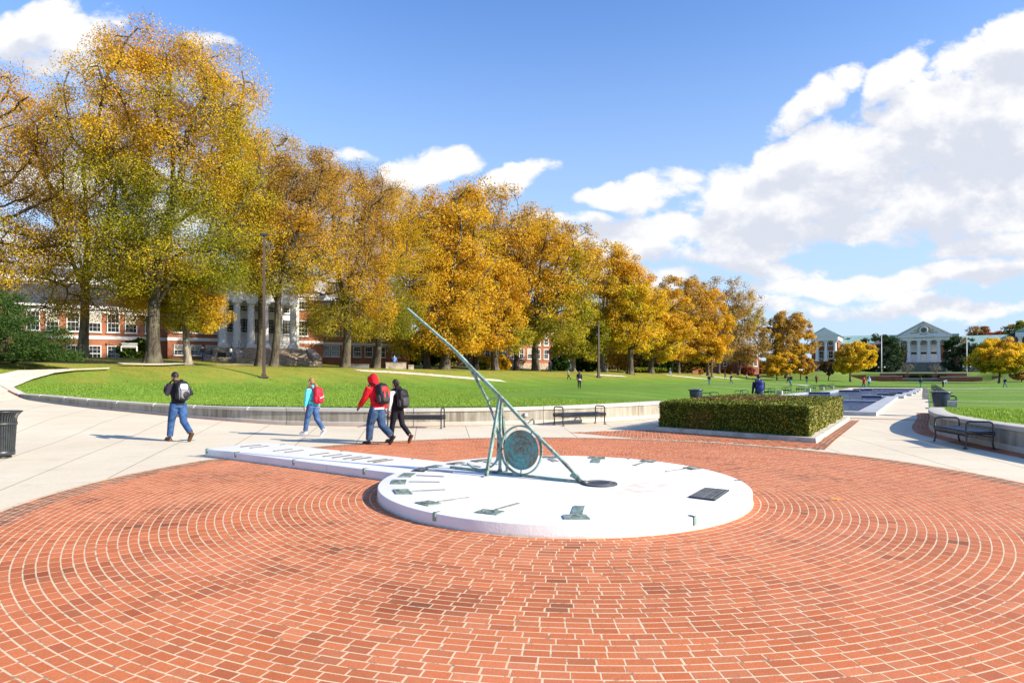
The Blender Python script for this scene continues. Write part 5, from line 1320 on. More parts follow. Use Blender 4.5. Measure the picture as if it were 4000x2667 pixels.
for i, (px, fy, hy, fcg, top_, lg, lab, opt, bagm, blab) in enumerate(far):
    p = hit(px, fy, zt); h = (fy - hy) / F * p.y; print('far', px, round(p.y, 1), round(h, 2))
    if h > 1.95 or h < 1.45:     # use the size of the figure to fix its distance
        Yn = 1.72 * F / (fy - hy); p = Vector(((px - HX) / F * Yn, Yn, 0)); p.z = zt(p.x, p.y); h = 1.72
    ph = 1 if i % 2 else -1
    Fg = Fig(h, lt=14 * ph, lk=8 if ph > 0 else 26, rt=-14 * ph, rk=26 if ph > 0 else 8, la=-14 * ph, le=20, ra=14 * ph, re=20, lean=4, head=4, rheel=20 if ph > 0 else 0, lheel=20 if ph < 0 else 0)
    rt_, rz_ = person(p, fc(*fcg), Fg, SK['fair' if i % 3 else 'dark'], HAIR['dbrown' if i % 2 else 'black'], cl[top_], lg, bsh, lab, False, **opt)
    if bagm: backpack(rt_, rz_, Fg, [bagm], blab, False, .95)
# person bending over the far bench
p = hit(3684, 1514, zt); Fb = Fig(1.75, lt=4, lk=4, rt=-4, rk=4, la=8, le=20, ra=16, re=20, lean=5, bend=58, head=-5)
person(p, fc(1, .15), Fb, SK['fair'], HAIR['dbrown'], cl['ltblue'], blk, bsh, 'person in pale blue top bending over a bench by the walkway', hem=cloth('royal_blue_shirt', (.02, .05, .42)))
# seated person on the low planter wall
print('people done')
# ---------------------------------------------------------------- buildings
def brick_mat(name, c1, c2, sc=1.0):
    m, N, bs = new_mat(name); P = N.obj(); sp = N.node('ShaderNodeSeparateXYZ'); N.put(sp.inputs[0], P)
    cb = N.node('ShaderNodeCombineXYZ'); N.put(cb.inputs[0], N.math('ADD', sp.outputs[0], sp.outputs[1])); N.put(cb.inputs[1], sp.outputs[2])
    br = N.node('ShaderNodeTexBrick'); N.put(br.inputs['Vector'], cb.outputs[0]); br.inputs['Scale'].default_value = 1.0
    br.inputs['Brick Width'].default_value = .22 * sc; br.inputs['Row Height'].default_value = .075 * sc; br.inputs['Mortar Size'].default_value = .007; br.inputs['Mortar Smooth'].default_value = .3
    br.inputs['Color1'].default_value = (*c1, 1); br.inputs['Color2'].default_value = (*c2, 1); br.inputs['Mortar'].default_value = (.42, .30, .22, 1)
    n1 = N.noise(P, .5, 5, .65); c = N.mix(N.rng(n1, .35, .7, 0, .4), br.outputs[0], tuple(x * .55 for x in c1))
    N.put(bs.inputs['Base Color'], c); bs.inputs['Roughness'].default_value = .85; bs.inputs['Specular IOR Level'].default_value = .2
    N.put(bs.inputs['Normal'], N.bump(br.outputs[1], -.3, .01)); return m
M['brick'] = brick_mat('red_brick_wall', (.36, .115, .05), (.29, .085, .035)); M['brickd'] = brick_mat('dark_red_brick', (.22, .065, .04), (.17, .05, .03)); M['brickt'] = brick_mat('terrace_brick', (.30, .075, .04), (.24, .06, .035))
M['slate'] = mat('blue_grey_slate', (.055, .065, .09), .6, 0, .4, .25, 3); M['slatel'] = mat('pale_grey_slate', (.20, .21, .23), .6, 0, .4, .2, 3)
M['copper'] = mat('pale_copper_roof', (.28, .42, .38), .6, 0, .4, .15, 2, streak=True); M['stone'] = mat('tan_limestone', (.42, .34, .26), .85, 0, .2, .18, 2, .3, 20)
M['gstone'] = mat('grey_stone', (.17, .165, .16), .85, 0, .2, .15, 1.5, .3, 20); M['gcream'] = mat('cream_gold_ornament', (.42, .34, .18), .7); M['black'] = mat('black_iron', (.015, .015, .016), .5)
M['pane'] = mat('dark_window_glass', (.018, .022, .026), .12, 0, .8, .3, .7); M['blind'] = mat('window_blind', (.42, .38, .30), .8)
M['pinkb'] = mat('pale_pink_brick', (.60, .36, .28), .85, 0, .2, .08, 1)
class Frame:
    """a facade plane: X to the right along the wall, Y away from the viewer."""
    def __init__(s, P, d): s.P = Vector(P); s.d = Vector(d).normalized(); s.ang = math.atan2(s.d.y, s.d.x)
    def s_(s, px, off=0):
        k = (px - HX) / F; x0, y0 = s.P.x - s.d.y * off, s.P.y + s.d.x * off
        return (k * y0 - x0) / (s.d.x - k * s.d.y)
    def Y(s, px, off=0): return s.P.y + s.d.x * off + s.d.y * s.s_(px, off)
    def z(s, px, py, off=0): return CAMZ - (py - HY) / F * s.Y(px, off)
def window(parent, x0, x1, z0, z1, y, nx=3, nz=4, fr=.14, blind=0., m='trim', sill=True):
    b = MB(); w = x1 - x0; h = z1 - z0; d = .10
    for a, c in (((x0 + x1) / 2, z0 + fr / 2), ((x0 + x1) / 2, z1 - fr / 2)): b.box((a, y - d / 2, c), (w, d, fr))
    for a in (x0 + fr / 2, x1 - fr / 2): b.box((a, y - d / 2, (z0 + z1) / 2), (fr, d, h - 2 * fr))
    for i in range(1, nx): b.box((x0 + w * i / nx, y - .03, (z0 + z1) / 2), (.025, .04, h - 2 * fr))
    for i in range(1, nz): b.box(((x0 + x1) / 2, y - .034, z0 + h * i / nz), (w - 2 * fr, .04, .025 if i * 2 != nz else .08))
    if sill: b.box(((x0 + x1) / 2, y - .09, z0 - .05), (w + .16, .18, .10))
    o = b.build('window', M[m], parent)
    b = MB(); b.box(((x0 + x1) / 2, y - .008, (z0 + z1) / 2), (w - fr, .012, h - fr)); b.build('pane', M['pane'], o)
    if blind: b = MB(); b.box(((x0 + x1) / 2, y - .0175, z1 - fr - h * blind / 2), (w - 2 * fr, .004, h * blind)); b.build('blind', M['blind'], o)
    return o
def fbox(name, m, par, x0, x1, y0, y1, z0, z1, bev=0):
    b = MB(); b.box(((x0 + x1) / 2, (y0 + y1) / 2, (z0 + z1) / 2), (x1 - x0, y1 - y0, z1 - z0)); return b.build(name, M[m] if isinstance(m, str) else m, par, bevel=bev)
def gable(name, m, par, x0, x1, y0, y1, z0, h, axis='x', hip=0., ov=.4):
    b = MB()
    if axis == 'x':
        ym = (y0 + y1) / 2; x0 -= ov; x1 += ov; y0 -= ov; y1 += ov
        V = [(x0, y0, z0), (x1, y0, z0), (x1, y1, z0), (x0, y1, z0), (x0 + hip, ym, z0 + h), (x1 - hip, ym, z0 + h)]
        b.add(V, [(0, 1, 5, 4), (2, 3, 4, 5), (0, 4, 3), (1, 2, 5), (0, 3, 2, 1)])
    else:
        xm = (x0 + x1) / 2; x0 -= ov; x1 += ov; y0 -= ov; y1 += ov
        V = [(x0, y0, z0), (x1, y0, z0), (x1, y1, z0), (x0, y1, z0), (xm, y0 + hip, z0 + h), (xm, y1 - hip, z0 + h)]
        b.add(V, [(3, 0, 4, 5), (1, 2, 5, 4), (0, 1, 4), (2, 3, 5), (0, 3, 2, 1)])
    return b.build(name, M[m], par)
def column(par, x, y, z0, z1, r, m='trim'):
    b = MB(); b.box((x, y, z0 + .12 * r * 4), (r * 2.7, r * 2.7, .45 * r * 2)); b.lathe([(r * 1.25, z0 + r * .9), (r * 1.25, z0 + r * 1.2), (r * 1.02, z0 + r * 1.5), (r, z0 + (z1 - z0) * .35), (r * .86, z1 - r * 1.2), (r * 1.1, z1 - r * 1.0), (r * 1.2, z1 - r * .6)], (x, y, 0), 18)
    b.box((x, y, z1 - r * .3), (r * 2.6, r * 2.6, r * .6)); return b.build('column', M[m], par, autosm=35)
# --- brick hall with the white portico behind the left trees
FA = Frame((-39.1, 87), (.87, .49)); B0 = 4.0
A = empty('brick_hall', (-39.1, 87, B0), FA.ang, 'red brick hall with a tall white columned portico and stone steps behind the left trees', 'building')
zA = lambda px, py, off=0: FA.z(px, py, off) - B0
c0, c1 = FA.s_(655), FA.s_(1262); e0 = zA(850, 1137)
wing0, wing1 = FA.s_(-120, 1.5), FA.s_(1600, 1.5)
fbox('wall', 'brick', A, c0, c1, 0, 14, -1, e0); fbox('wall', 'brick', A, wing0, c0 - .005, 1.5, 12, -1, zA(352, 1206, 1.5)); fbox('wall', 'brick', A, c1 + .005, wing1, 1.5, 12, -1, zA(1300, 1247, 1.5))
ew = zA(352, 1206, 1.5); ew2 = zA(1300, 1247, 1.5)
for x0, x1, y, z in ((c0 - .3, c1 + .3, -.35, e0), (wing0, c0 - .32, 1.15, ew), (c1 + .32, wing1, 1.15, ew2)):
    fbox('cornice', 'trim', A, x0, x1, y, y + .9, z - .1, z + .35); fbox('frieze', 'trim', A, x0 + .2, x1 - .2, y + .25, y + .34, z - .5, z - .12)
zb0, zb1 = zA(850, 1334), zA(850, 1325)
fbox('belt_course', 'trim', A, c0 - .05, c1 + .05, -.06, .02, zb0, zb1 + .1); fbox('belt_course', 'trim', A, wing0, c0 - .06, 1.44, 1.52, zb0, zb1 + .1); fbox('belt_course', 'trim', A, c1 + .06, wing1, 1.44, 1.52, zb0, zb1 + .1)
gable('roof', 'slate', A, c0, c1, 0, 14, e0 + .36, 3.6, 'x', hip=7); gable('roof', 'slate', A, wing0, c0 - .5, 1.5, 12, ew + .36, 3.0, 'x', hip=0, ov=.2); gable('roof', 'slate', A, c1 + .5, wing1, 1.5, 12, ew2 + .36, 3.0, 'x', hip=0, ov=.2)
wi = 0
for px in (60, 130, 205, 286, 371, 443, 512, 590):
    s_ = FA.s_(px, 1.5)
    for y0, y1, nz in ((1297, 1223, 4), (1412, 1349, 4)):
        window(A, s_ - .68, s_ + .68, zA(371, y0, 1.5), zA(371, y1, 1.5), 1.5, 3, nz, .10, .5 if (wi * 7) % 4 == 0 else 0); wi += 1
for px in (702, 766, 825, 1184):
    s_ = FA.s_(px)
    for y0, y1 in ((1191, 1120), (1302, 1236), (1389, 1348)): window(A, s_ - .68, s_ + .68, zA(800, y0) + (0 if px < 900 else .0), zA(800, y1), 0, 3, 4, .10, .4 if (wi * 5) % 3 == 0 else 0); wi += 1
for px in (1272, 1309, 1352, 1395, 1440, 1490, 1545):
    s_ = FA.s_(px, 1.5)
    for y0, y1 in ((1312, 1254), (1393, 1350)): window(A, s_ - .62, s_ + .62, zA(1300, y0, 1.5), zA(1300, y1, 1.5), 1.5, 3, 4, .10, .5 if (wi * 3) % 4 == 0 else 0); wi += 1
# portico
q0, q1 = FA.s_(858, -3), FA.s_(1160, -3); zp = zA(850, 1357, -3); ze = zA(850, 1170, -3)
fbox('white_wall', 'trim', A, FA.s_(850), FA.s_(1168), -.12, -.005, zp, e0)
for px in (872, 925, 980, 1035, 1090, 1145): column(A, FA.s_(px, -3), -3, zp, ze, .46)
fbox('entablature', 'trim', A, q0 - .1, q1 + .1, -3.5, -.13, ze, ze + 1.6); fbox('cornice', 'trim', A, q0 - .5, q1 + .5, -3.9, -.125, ze + 1.603, ze + 2.0)
for i in range(26): x = q0 + (q1 - q0) * (i + .5) / 26; fbox('dentil', 'trim', A, x - .12, x + .12, -3.7, -3.503, ze + 1.3, ze + 1.55)
gable('pediment', 'trim', A, q0, q1, -3.5, -.14, ze + 2.0, 3.0, 'y', ov=.5); gable('roof', 'slatel', A, q0, q1, -3.2, 8, ze + 2.2, 3.15, 'y', ov=.62)
for px in (900, 952, 1008, 1063, 1118):
    s_ = FA.s_(px); window(A, s_ - .6, s_ + .6, zA(900, 1300), zA(900, 1240), -.12, 3, 5, .12); window(A, s_ - .5, s_ + .5, zA(900, 1215), zA(900, 1190), -.12, 3, 2, .12)
fbox('podium', 'stone', A, q0 - .6, q1 + .6, -3.7, -.005, -1, zp)
fbox('cellar_opening', 'black', A, FA.s_(866, -3.7) - .5, FA.s_(866, -3.7) + .5, -3.72, -3.69, zA(866, 1400, -3.7), zA(866, 1376, -3.7))
b = MB(); n_ = 14
for i in range(n_):
    z_ = zp * (1 - (i + 1) / n_); b.box(((FA.s_(935, -3) + FA.s_(1140, -3)) / 2 + 1.0, -3.71 - .36 * (i + .5), (z_ - 1) / 2), ((FA.s_(1140, -3) - FA.s_(935, -3)) + 2, .355, z_ + 1))
b.build('steps', M['stone'], A)
for px in (925, 1150):
    x = FA.s_(px, -3.7) + (0 if px < 1000 else 2.0); b = MB(); b.add([(x - .5, -3.72, -1), (x + .5, -3.72, -1), (x + .5, -8.6, -1), (x - .5, -8.6, -1), (x - .5, -3.72, zp), (x + .5, -3.72, zp), (x + .5, -8.6, .7), (x - .5, -8.6, .7)], [(0, 3, 2, 1), (4, 5, 6, 7), (0, 1, 5, 4), (1, 2, 6, 5), (2, 3, 7, 6), (3, 0, 4, 7)]); b.build('cheek_wall', M['stone'], A)
    b = MB(); b.tube([(x + .2, -3.9, zp + .9), (x + .2, -8.8, 1.4)], .03, 6); 
    for t in (0, .33, .66, 1): y_ = -3.9 - 4.9 * t; z_ = zp + .9 - (zp - .5) * t; b.tube([(x + .2, y_, z_), (x + .2, y_, z_ - 1)], .022, 6)
    b.build('handrail', M['black'], A)
fbox('forecourt_wall', 'stone', A, FA.s_(790, -6), FA.s_(1010, -6), -6.6, -6.2, -1, .55)
for px, pz, w in ((533, 947, 1.15), (1147, 1052, .5)):
    s_ = FA.s_(px, 7); zt_ = zA(px, pz, 7); fbox('chimney', 'brick', A, s_ - w, s_ + w, 6.2, 7.8, ew + .2, zt_); fbox('chimney_cap', 'stone', A, s_ - w - .1, s_ + w + .1, 6.1, 7.9, zt_ + .002, zt_ + .3)
# --- pale pink building further back at the left edge
FP = Frame((-110, 150), (.87, .49)); o0 = empty('pink_building', (-110, 150, 3.5), FP.ang, 'pale pink brick building with white cornice far behind the left trees', 'building')
x0, x1 = FP.s_(-400), FP.s_(420); zt_ = FP.z(200, 1103) - 3.5
fbox('wall', 'pinkb', o0, x0, x1, 0, 15, -1, zt_); fbox('cornice', 'trim', o0, x0 - .5, x1 + .5, -.6, 15.5, zt_ + .002, zt_ + 1.4); gable('roof', 'slatel', o0, x0, x1, 0, 15, zt_ + 1.4, 3, hip=5)
for i in range(9): s_ = x0 + (x1 - x0) * (i + .5) / 9; [window(o0, s_ - .9, s_ + .9, z_, z_ + 2.4, 0, 2, 3, .15) for z_ in (2, 6, 10)]
# --- brick building seen between the middle trunks
FB = Frame((-2, 140), (.90, .44)); o1 = empty('brick_building', (-2, 140, 3.6), FB.ang, 'brick building glimpsed between the middle tree trunks beyond the gnomon tip', 'building')
x0, x1 = FB.s_(1745), FB.s_(2240); zt_ = FB.z(2050, 1287) - 3.6
fbox('wall', 'brick', o1, x0, x1, 0, 16, -1, zt_); fbox('cornice', 'trim', o1, x0 - .4, x1 + .4, -.5, 16.4, zt_ + .002, zt_ + .9); gable('roof', 'slate', o1, x0, x1, 0, 16, zt_ + .9, 3.5, hip=4); fbox('stone_base', 'stone', o1, x0 - .05, x1 + .05, -.1, -.003, -1, FB.z(2050, 1418) - 3.6)
n_ = 15
for i in range(n_):
    s_ = x0 + (x1 - x0) * (i + .5) / n_
    for y0, y1 in ((1402, 1362), (1348, 1318), (1312, 1296)): window(o1, s_ - .62, s_ + .62, FB.z(2050, y0) - 3.6, FB.z(2050, y1) - 3.6, 0, 2, 4, .14, .4 if i % 3 == 0 else 0)
for px in (2180, 2200): column(o1, FB.s_(px), -1.6, FB.z(2190, 1440) - 3.6, FB.z(2190, 1345) - 3.6, .7)
# --- lower brick building far right of the tree row
FC = Frame((62, 205), (.93, .37)); o2 = empty('brick_building', (62, 205, 3.6), FC.ang, 'low brick building with a white door behind the farthest trees of the row', 'building')
x0, x1 = FC.s_(2560), FC.s_(2965); zt_ = FC.z(2800, 1352) - 3.6
fbox('wall', 'brickd', o2, x0, x1, 0, 18, -1, zt_); fbox('cornice', 'trim', o2, x0 - .3, x1 + .3, -.4, 18.4, zt_ + .002, zt_ + .7); gable('roof', 'slatel', o2, x0, x1, 0, 18, zt_ + .7, 3, hip=5)
fbox('lit_end_wall', 'brick', o2, FC.s_(2852), FC.s_(2892), -3.5, -.005, -1, FC.z(2870, 1392) - 3.6); fbox('white_door_surround', 'trim', o2, FC.s_(2665), FC.s_(2700), -.25, -.006, -.2, FC.z(2680, 1416) - 3.6)  # sunlight on the end wall is put into its paler brick
n_ = 13
for i in range(n_):
    s_ = x0 + (x1 - x0) * (i + .5) / n_
    if FC.s_(2650) < s_ < FC.s_(2712): continue
    for y0, y1 in ((1430, 1405), (1392, 1368)): window(o2, s_ - .8, s_ + .8, FC.z(2830, y0) - 3.6, FC.z(2830, y1) - 3.6, 0, 2, 2, .2)

# --- administration building closing the mall
FD = Frame((163.2, 260), (.847, -.532)); D0 = 3.6
D = empty('administration_building', (163.2, 260, D0), FD.ang, 'brick building with a white six column portico and carved pediment closing the mall', 'building')
zD = lambda px, py, off=0: FD.z(px, py, off) - D0
X = lambda px, off=0: FD.s_(px, off)
fbox('wall', 'brickd', D, X(3505), X(3712), 0, 20, -1, zD(3607, 1318)); fbox('wall', 'brickd', D, X(3270), X(3505) - .01, 4, 20, -1, zD(3380, 1342, 4)); fbox('wall', 'brickd', D, X(3712) + .01, X(4060), 4, 20, -1, zD(3850, 1347, 4))
gable('roof', 'copper', D, X(3270), X(3505), 4, 20, zD(3380, 1340, 4), zD(3380, 1318, 4) - zD(3380, 1341, 4) + 1.2, ov=.5); gable('roof', 'copper', D, X(3712), X(4060), 4, 20, zD(3850, 1345, 4), zD(3850, 1317, 4) - zD(3850, 1345, 4) + 1.2, ov=.5)
fbox('cornice', 'trim', D, X(3270), X(3505) - .2, 3.5, 3.99, zD(3380, 1346, 4), zD(3380, 1341, 4)); fbox('cornice', 'trim', D, X(3714) + .2, X(4060), 3.5, 3.99, zD(3850, 1351, 4), zD(3850, 1346, 4))
fbox('attic', 'copper', D, X(3482, 10), X(3745, 10), 6, 18, zD(3607, 1330), zD(3607, 1303)); 
PY = -3.5; zc0 = zD(3607, 1414.5, PY); zc1 = zD(3607, 1329, PY)
for px in (3512, 3550, 3588.5, 3628, 3666.5, 3705): column(D, X(px, PY), PY, zc0, zc1, .62)
pe0, pe1 = X(3506, PY), X(3711, PY); ent = zD(3607, 1312.5, PY)
fbox('entablature', 'trim', D, pe0, pe1, PY - .8, -.02, zc1 + .003, ent - .5); fbox('cornice', 'trim', D, pe0 - .7, pe1 + .7, PY - 1.3, -.022, ent - .497, ent)
gable('pediment', 'trim', D, pe0, pe1, PY - .5, -.03, ent + .003, zD(3607, 1261, PY) - ent, 'y', ov=.25); gable('roof', 'slatel', D, pe0, pe1, PY + 1.0, 16, ent + .25, zD(3607, 1257, PY) - ent, 'y', ov=.85)
for sg in (-1, 1):    # raking cornices stand proud of the pediment
    b = MB(); ap = zD(3607, 1259, PY); cxm = (pe0 + pe1) / 2; hw = (pe1 - pe0) / 2 + .7
    b.bar((cxm + sg * hw, PY - 1.1, ent + .2), (cxm, PY - 1.1, ap + .25), .5, .38); b.build('raking_cornice', M['trim'], D)
cxm = X(3608, PY); mz = zD(3608, 1290, PY)
b = MB(); b.tube([(cxm + 1.25 * math.cos(t), PY - .9, mz + 1.25 * math.sin(t)) for t in [i * math.pi / 12 for i in range(25)]], .28, 8); ro = b.build('round_window', M['trim'], D, smooth=True)
b = MB(); b.tube([(cxm, PY - .95, mz), (cxm, PY - .80, mz)], 1.1, 20); b.build('pane', M['gstone'], ro)
b = MB()
for sg in (-1, 1):
    for (x, z, rx, rz_) in ((1.9, -.2, .5, .7), (2.3, -.9, .6, .3), (3.0, -.95, .6, .25), (3.8, -1.0, .5, .2), (1.7, .8, .35, .45), (2.6, .1, .55, .2), (3.1, -.25, .35, .18), (1.1, 1.5, .45, .25), (4.3, -1.0, .35, .22)): b.ell((cxm + sg * x, PY - .78, mz + z), (rx, .12, rz_), 10, 6)
b.ell((cxm, PY - .78, mz + 1.9), (.3, .12, .45), 10, 6); b.ell((cxm, PY - .78, mz - 1.5), (1.4, .12, .2), 10, 6)
b.build('carved_ornament', M['gcream'], D, smooth=True)
me = text_mesh('ADMINISTRATION', 1, .03); xs = [v_.co.x for v_ in me.vertices]; sx = (X(3649, PY) - X(3568, PY)) / (max(xs) - min(xs)); zt_ = zD(3608, 1318.2, PY)
for v_ in me.vertices: v_.co = (X(3608.5, PY) + v_.co.x * sx, PY - .81 - v_.co.z, zt_ + v_.co.y * .95)
me.materials.clear(); me.materials.append(mat('bronze_sign_letters', (.07, .06, .05), .6)); link('sign_lettering', me, D)
fbox('white_bay_wall', 'trim', D, X(3552), X(3665), -.15, -.01, zc0, zc1)
for px in (3570, 3608, 3647):
    s_ = X(px); b = MB(); fbox('door', 'trim', D, s_ - 1.0, s_ + 1.0, -.32, -.16, zc0, zD(3608, 1384)); fbox('transom', 'black', D, s_ - 1.0, s_ + 1.0, -.20, -.152, zD(3608, 1382.5), zD(3608, 1375))
for px in (3533, 3570, 3608, 3647, 3686):
    s_ = X(px); w = window(D, s_ - .95, s_ + .95, zD(3608, 1347), zD(3608, 1330), -.15 if 3552 < px < 3666 else 0, 2, 2, .2, sill=False)
    for sg in (-1, 1): fbox('shutter', 'brickd', w, s_ + sg * 1.4 - .38, s_ + sg * 1.4 + .38, -.26, -.16, zD(3608, 1347), zD(3608, 1330))
for px in (3700,): pass
fbox('stair', 'gstone', D, X(3519, -6), X(3698, -6), -9, -.02, -1, zD(3607, 1415.5, -6)); 
for px in (3509, 3707): fbox('stair_pier', 'stone', D, X(px, -7) - .95, X(px, -7) + .95, -10, -.03, -1, zD(px, 1416, -7)); fbox('pier_step', 'stone', D, X(px, -7) - 1.1, X(px, -7) + 1.1, -11.2, -10.01, -1, zD(px, 1438, -7))
for px in (3312, 3345, 3385, 3425, 3465, 3745, 3785, 3825, 3868, 3910, 3950):
    s_ = X(px, 4)
    for y0, y1 in ((1447, 1430), (1400, 1370)): window(D, s_ - 1.1, s_ + 1.1, zD(px, y0, 4), zD(px, y1, 4), 4, 2, 2, .22)
fbox('stone_base', 'stone', D, X(3272), X(3504), 3.8, 3.99, -1, zD(3380, 1449, 4)); fbox('dark_rooftop_unit', 'slate', D, X(3300), X(3314), 8, 10, zD(3300, 1330), zD(3306, 1316))
# gabled pavilion at the left end of the wing
vx0, vx1 = X(3168, -6), X(3275, -6); V0 = lambda py: zD(3220, py, -6)
fbox('pavilion_wall', 'brickd', D, vx0 + .2, vx1 - .2, -6, 18, -1, V0(1332)); 
for px in (3192, 3226, 3262): column(D, X(px, -7), -7.0, V0(1411), V0(1333), .62)
fbox('pavilion_entablature', 'trim', D, vx0, vx1, -7.8, -5.98, V0(1332) + .003, V0(1315)); gable('pavilion_pediment', 'trim', D, vx0, vx1, -7.6, -5.9, V0(1315) + .003, V0(1284) - V0(1315), 'y', ov=.4)
gable('pavilion_roof', 'copper', D, vx0, vx1, -6.6, 17, V0(1315) + .3, V0(1282) - V0(1315), 'y', ov=.8); fbox('pavilion_frieze', 'trim', D, vx1 - .19, vx1 + .1, -5.9, 17, V0(1330), V0(1315) - .01)
fbox('pavilion_base', 'brickt', D, vx0, vx1, -7.9, -6.01, -1, V0(1412))
for px in (3209, 3245):
    s_ = X(px, -6)
    for y0, y1 in ((1351, 1334), (1401, 1370), (1447, 1425)): window(D, s_ - 1.0, s_ + 1.0, V0(y0), V0(y1), -6 if y0 < 1420 else -7.9, 2, 2, .2)
fbox('pavilion_wall', 'brickd', D, X(3968, -6), X(4100, -6), -6, 18, -1, V0(1336)); fbox('pavilion_entablature', 'trim', D, X(3966, -6), X(4102, -6), -7, -5.98, V0(1335), V0(1320)); gable('pavilion_roof', 'copper', D, X(3966, -6), X(4102, -6), -6.5, 17, V0(1318), 3, 'y')
for px in (3985, 4020): column(D, X(px, -7), -7.0, V0(1411), V0(1336), .62)

# --- brick terraces, planting and flagpoles in front of it
FT = Frame((120.6, 192.4), (.847, -.532)); T0 = zl(120.6, 190)
Tn = empty('brick_terrace', (120.6, 192.4, T0), FT.ang, 'stepped brick terrace walls with white copings at the far end of the mall', 'wall')
XT = lambda px, off=0: FT.s_(px, off); ZT = lambda py, px=3605, off=0: FT.z(px, py, off) - T0
def tw(x0, x1, y0, y1, ztop, cap=True, m='brickt'):
    fbox('terrace_wall', m, Tn, x0, x1, y0, y1, -2.5, ztop)
    if cap: fbox('coping', 'trim', Tn, x0 - .06, x1 + .06, y0 - .06, y1 + .06, ztop + .002, ztop + .14)
tw(XT(3436, 2), XT(3777, 2), 2.0, 2.6, ZT(1458, off=2)); tw(XT(3385), XT(3524), 0, .6, ZT(1469)); tw(XT(3672), XT(3838), 0, .6, ZT(1472)); tw(XT(3524) + .1, XT(3672) - .1, .6, 1.1, ZT(1479), True, 'gstone')
tw(XT(3180, 4), XT(3384, 4), 2.2, 2.6, ZT(1464, 3280, 4) , False); tw(XT(3875, 2), XT(4100, 2), 2.2, 2.6, ZT(1468, 3950, 2), False)
for k, (pa, pb) in enumerate(((3502, 3533), (3553, 3592), (3600, 3640), (3662, 3698))):
    rs_ = np.random.RandomState(k); n_ = 900; x0, x1 = XT(pa, 1.6), XT(pb, 1.6); zz0, zz1 = ZT(1478, off=1.6), ZT(1463.5, off=1.6)
    C = np.c_[rs_.uniform(x0, x1, n_), rs_.uniform(1.2, 1.9, n_), rs_.uniform(zz0, zz1, n_)]
    o = link('clipped_hedge', quads_mesh('clipped_hedge', rand_quads(rs_, C, np.full(n_, .22), .7), M['hleaf'], np.tile(np.array([.03, .05, .012]), (n_, 1)) * rs_.uniform(.6, 1.3, n_)[:, None]))
    o.location = Tn.location; o.rotation_euler = Tn.rotation_euler; tag(o, 'dark clipped hedge against the far terrace wall, %s from the left' % ('first', 'second', 'third', 'fourth')[k], 'hedge', 'hedges along the far terrace')
for i, (px, fl) in enumerate(((3443.5, 'us'), (3776.5, 'md'))):
    x_ = XT(px, 4); w3 = Matrix.Rotation(FT.ang, 3, 'Z') @ Vector((x_, 4, 0)) + Vector(Tn.location); Yp = w3.y; zb_ = 3.0; zt_ = CAMZ - (1312 - HY) / F * Yp
    e = empty('flagpole', (w3.x, w3.y, zb_), FT.ang, 'white flagpole flying %s' % ('the striped flag left of the portico' if i == 0 else 'the yellow, black, red and white flag right of the portico'), 'flagpole', 'flagpoles in front of the portico')
    b = MB(); H_ = zt_ - zb_; b.tube([(0, 0, -.5), (0, 0, H_)], [.16, .08], 10); b.ell((0, 0, H_ + .1), (.14, .14, .14), 8, 6); b.build('pole', M['trim'], e, smooth=True)
    for sg in (-1, 1): b = MB(); b.bar((0, 0, 2.2), (sg * .75, 0, 2.2), .06, .06); b.ell((sg * .8, -.05, 2.25), (.22, .26, .22), 8, 6); b.build('floodlight', M['trim'], e, smooth=True)
    b = MB(); zf1 = CAMZ - ((1327 if i == 0 else 1318) - HY) / F * Yp - zb_; zf0 = CAMZ - ((1342 if i == 0 else 1338) - HY) / F * Yp - zb_
    nx, nz = 24, 26; fw = 1.6; cols = {'R': mat('flag_red', (.55, .03, .04), .8), 'W': mat('flag_white', (.75, .75, .75), .8), 'B': mat('flag_blue', (.02, .04, .18), .8), 'Y': mat('flag_yellow', (.80, .55, .03), .8), 'K': mat('flag_black', (.01, .01, .01), .8)} if i == 0 else cols
    keys = 'RWBYK'; V = []
    for ix in range(nx + 1):
        for iz in range(nz + 1):
            t = ix / nx; V.append((-t * fw, .14 * math.sin(t * 7) * t, zf0 + (zf1 - zf0) * iz / nz - t * t * .35 * (1 + .2 * math.sin(iz * .3))))
    for ix in range(nx):
        for iz in range(nz):
            u_, v_ = (ix + .5) / nx, (iz + .5) / nz
            if fl == 'us': c = 'B' if (u_ < .42 and v_ > .46) else ('R' if (iz // 2) % 2 == 0 else 'W')
            else:
                right, up_ = u_ > .5, v_ > .5
                if right != up_: c = 'Y' if (int(u_ * 8) + int((u_ * .8 + v_) * 6)) % 2 else 'K'
                else:
                    a_, b__ = (u_ % .5) * 4 - 1, (v_ % .5) * 4 - 1; c = ('R' if (a_ * b__ > 0) else 'W') if min(abs(a_), abs(b__)) > .3 else ('W' if a_ * b__ > 0 else 'R')
            a0 = ix * (nz + 1) + iz; b.add([V[a0], V[a0 + 1], V[a0 + nz + 2], V[a0 + nz + 1]], [(0, 1, 2, 3)], keys.index(c))
    b.build('flag', [cols[k_] for k_ in keys], e, smooth=True)

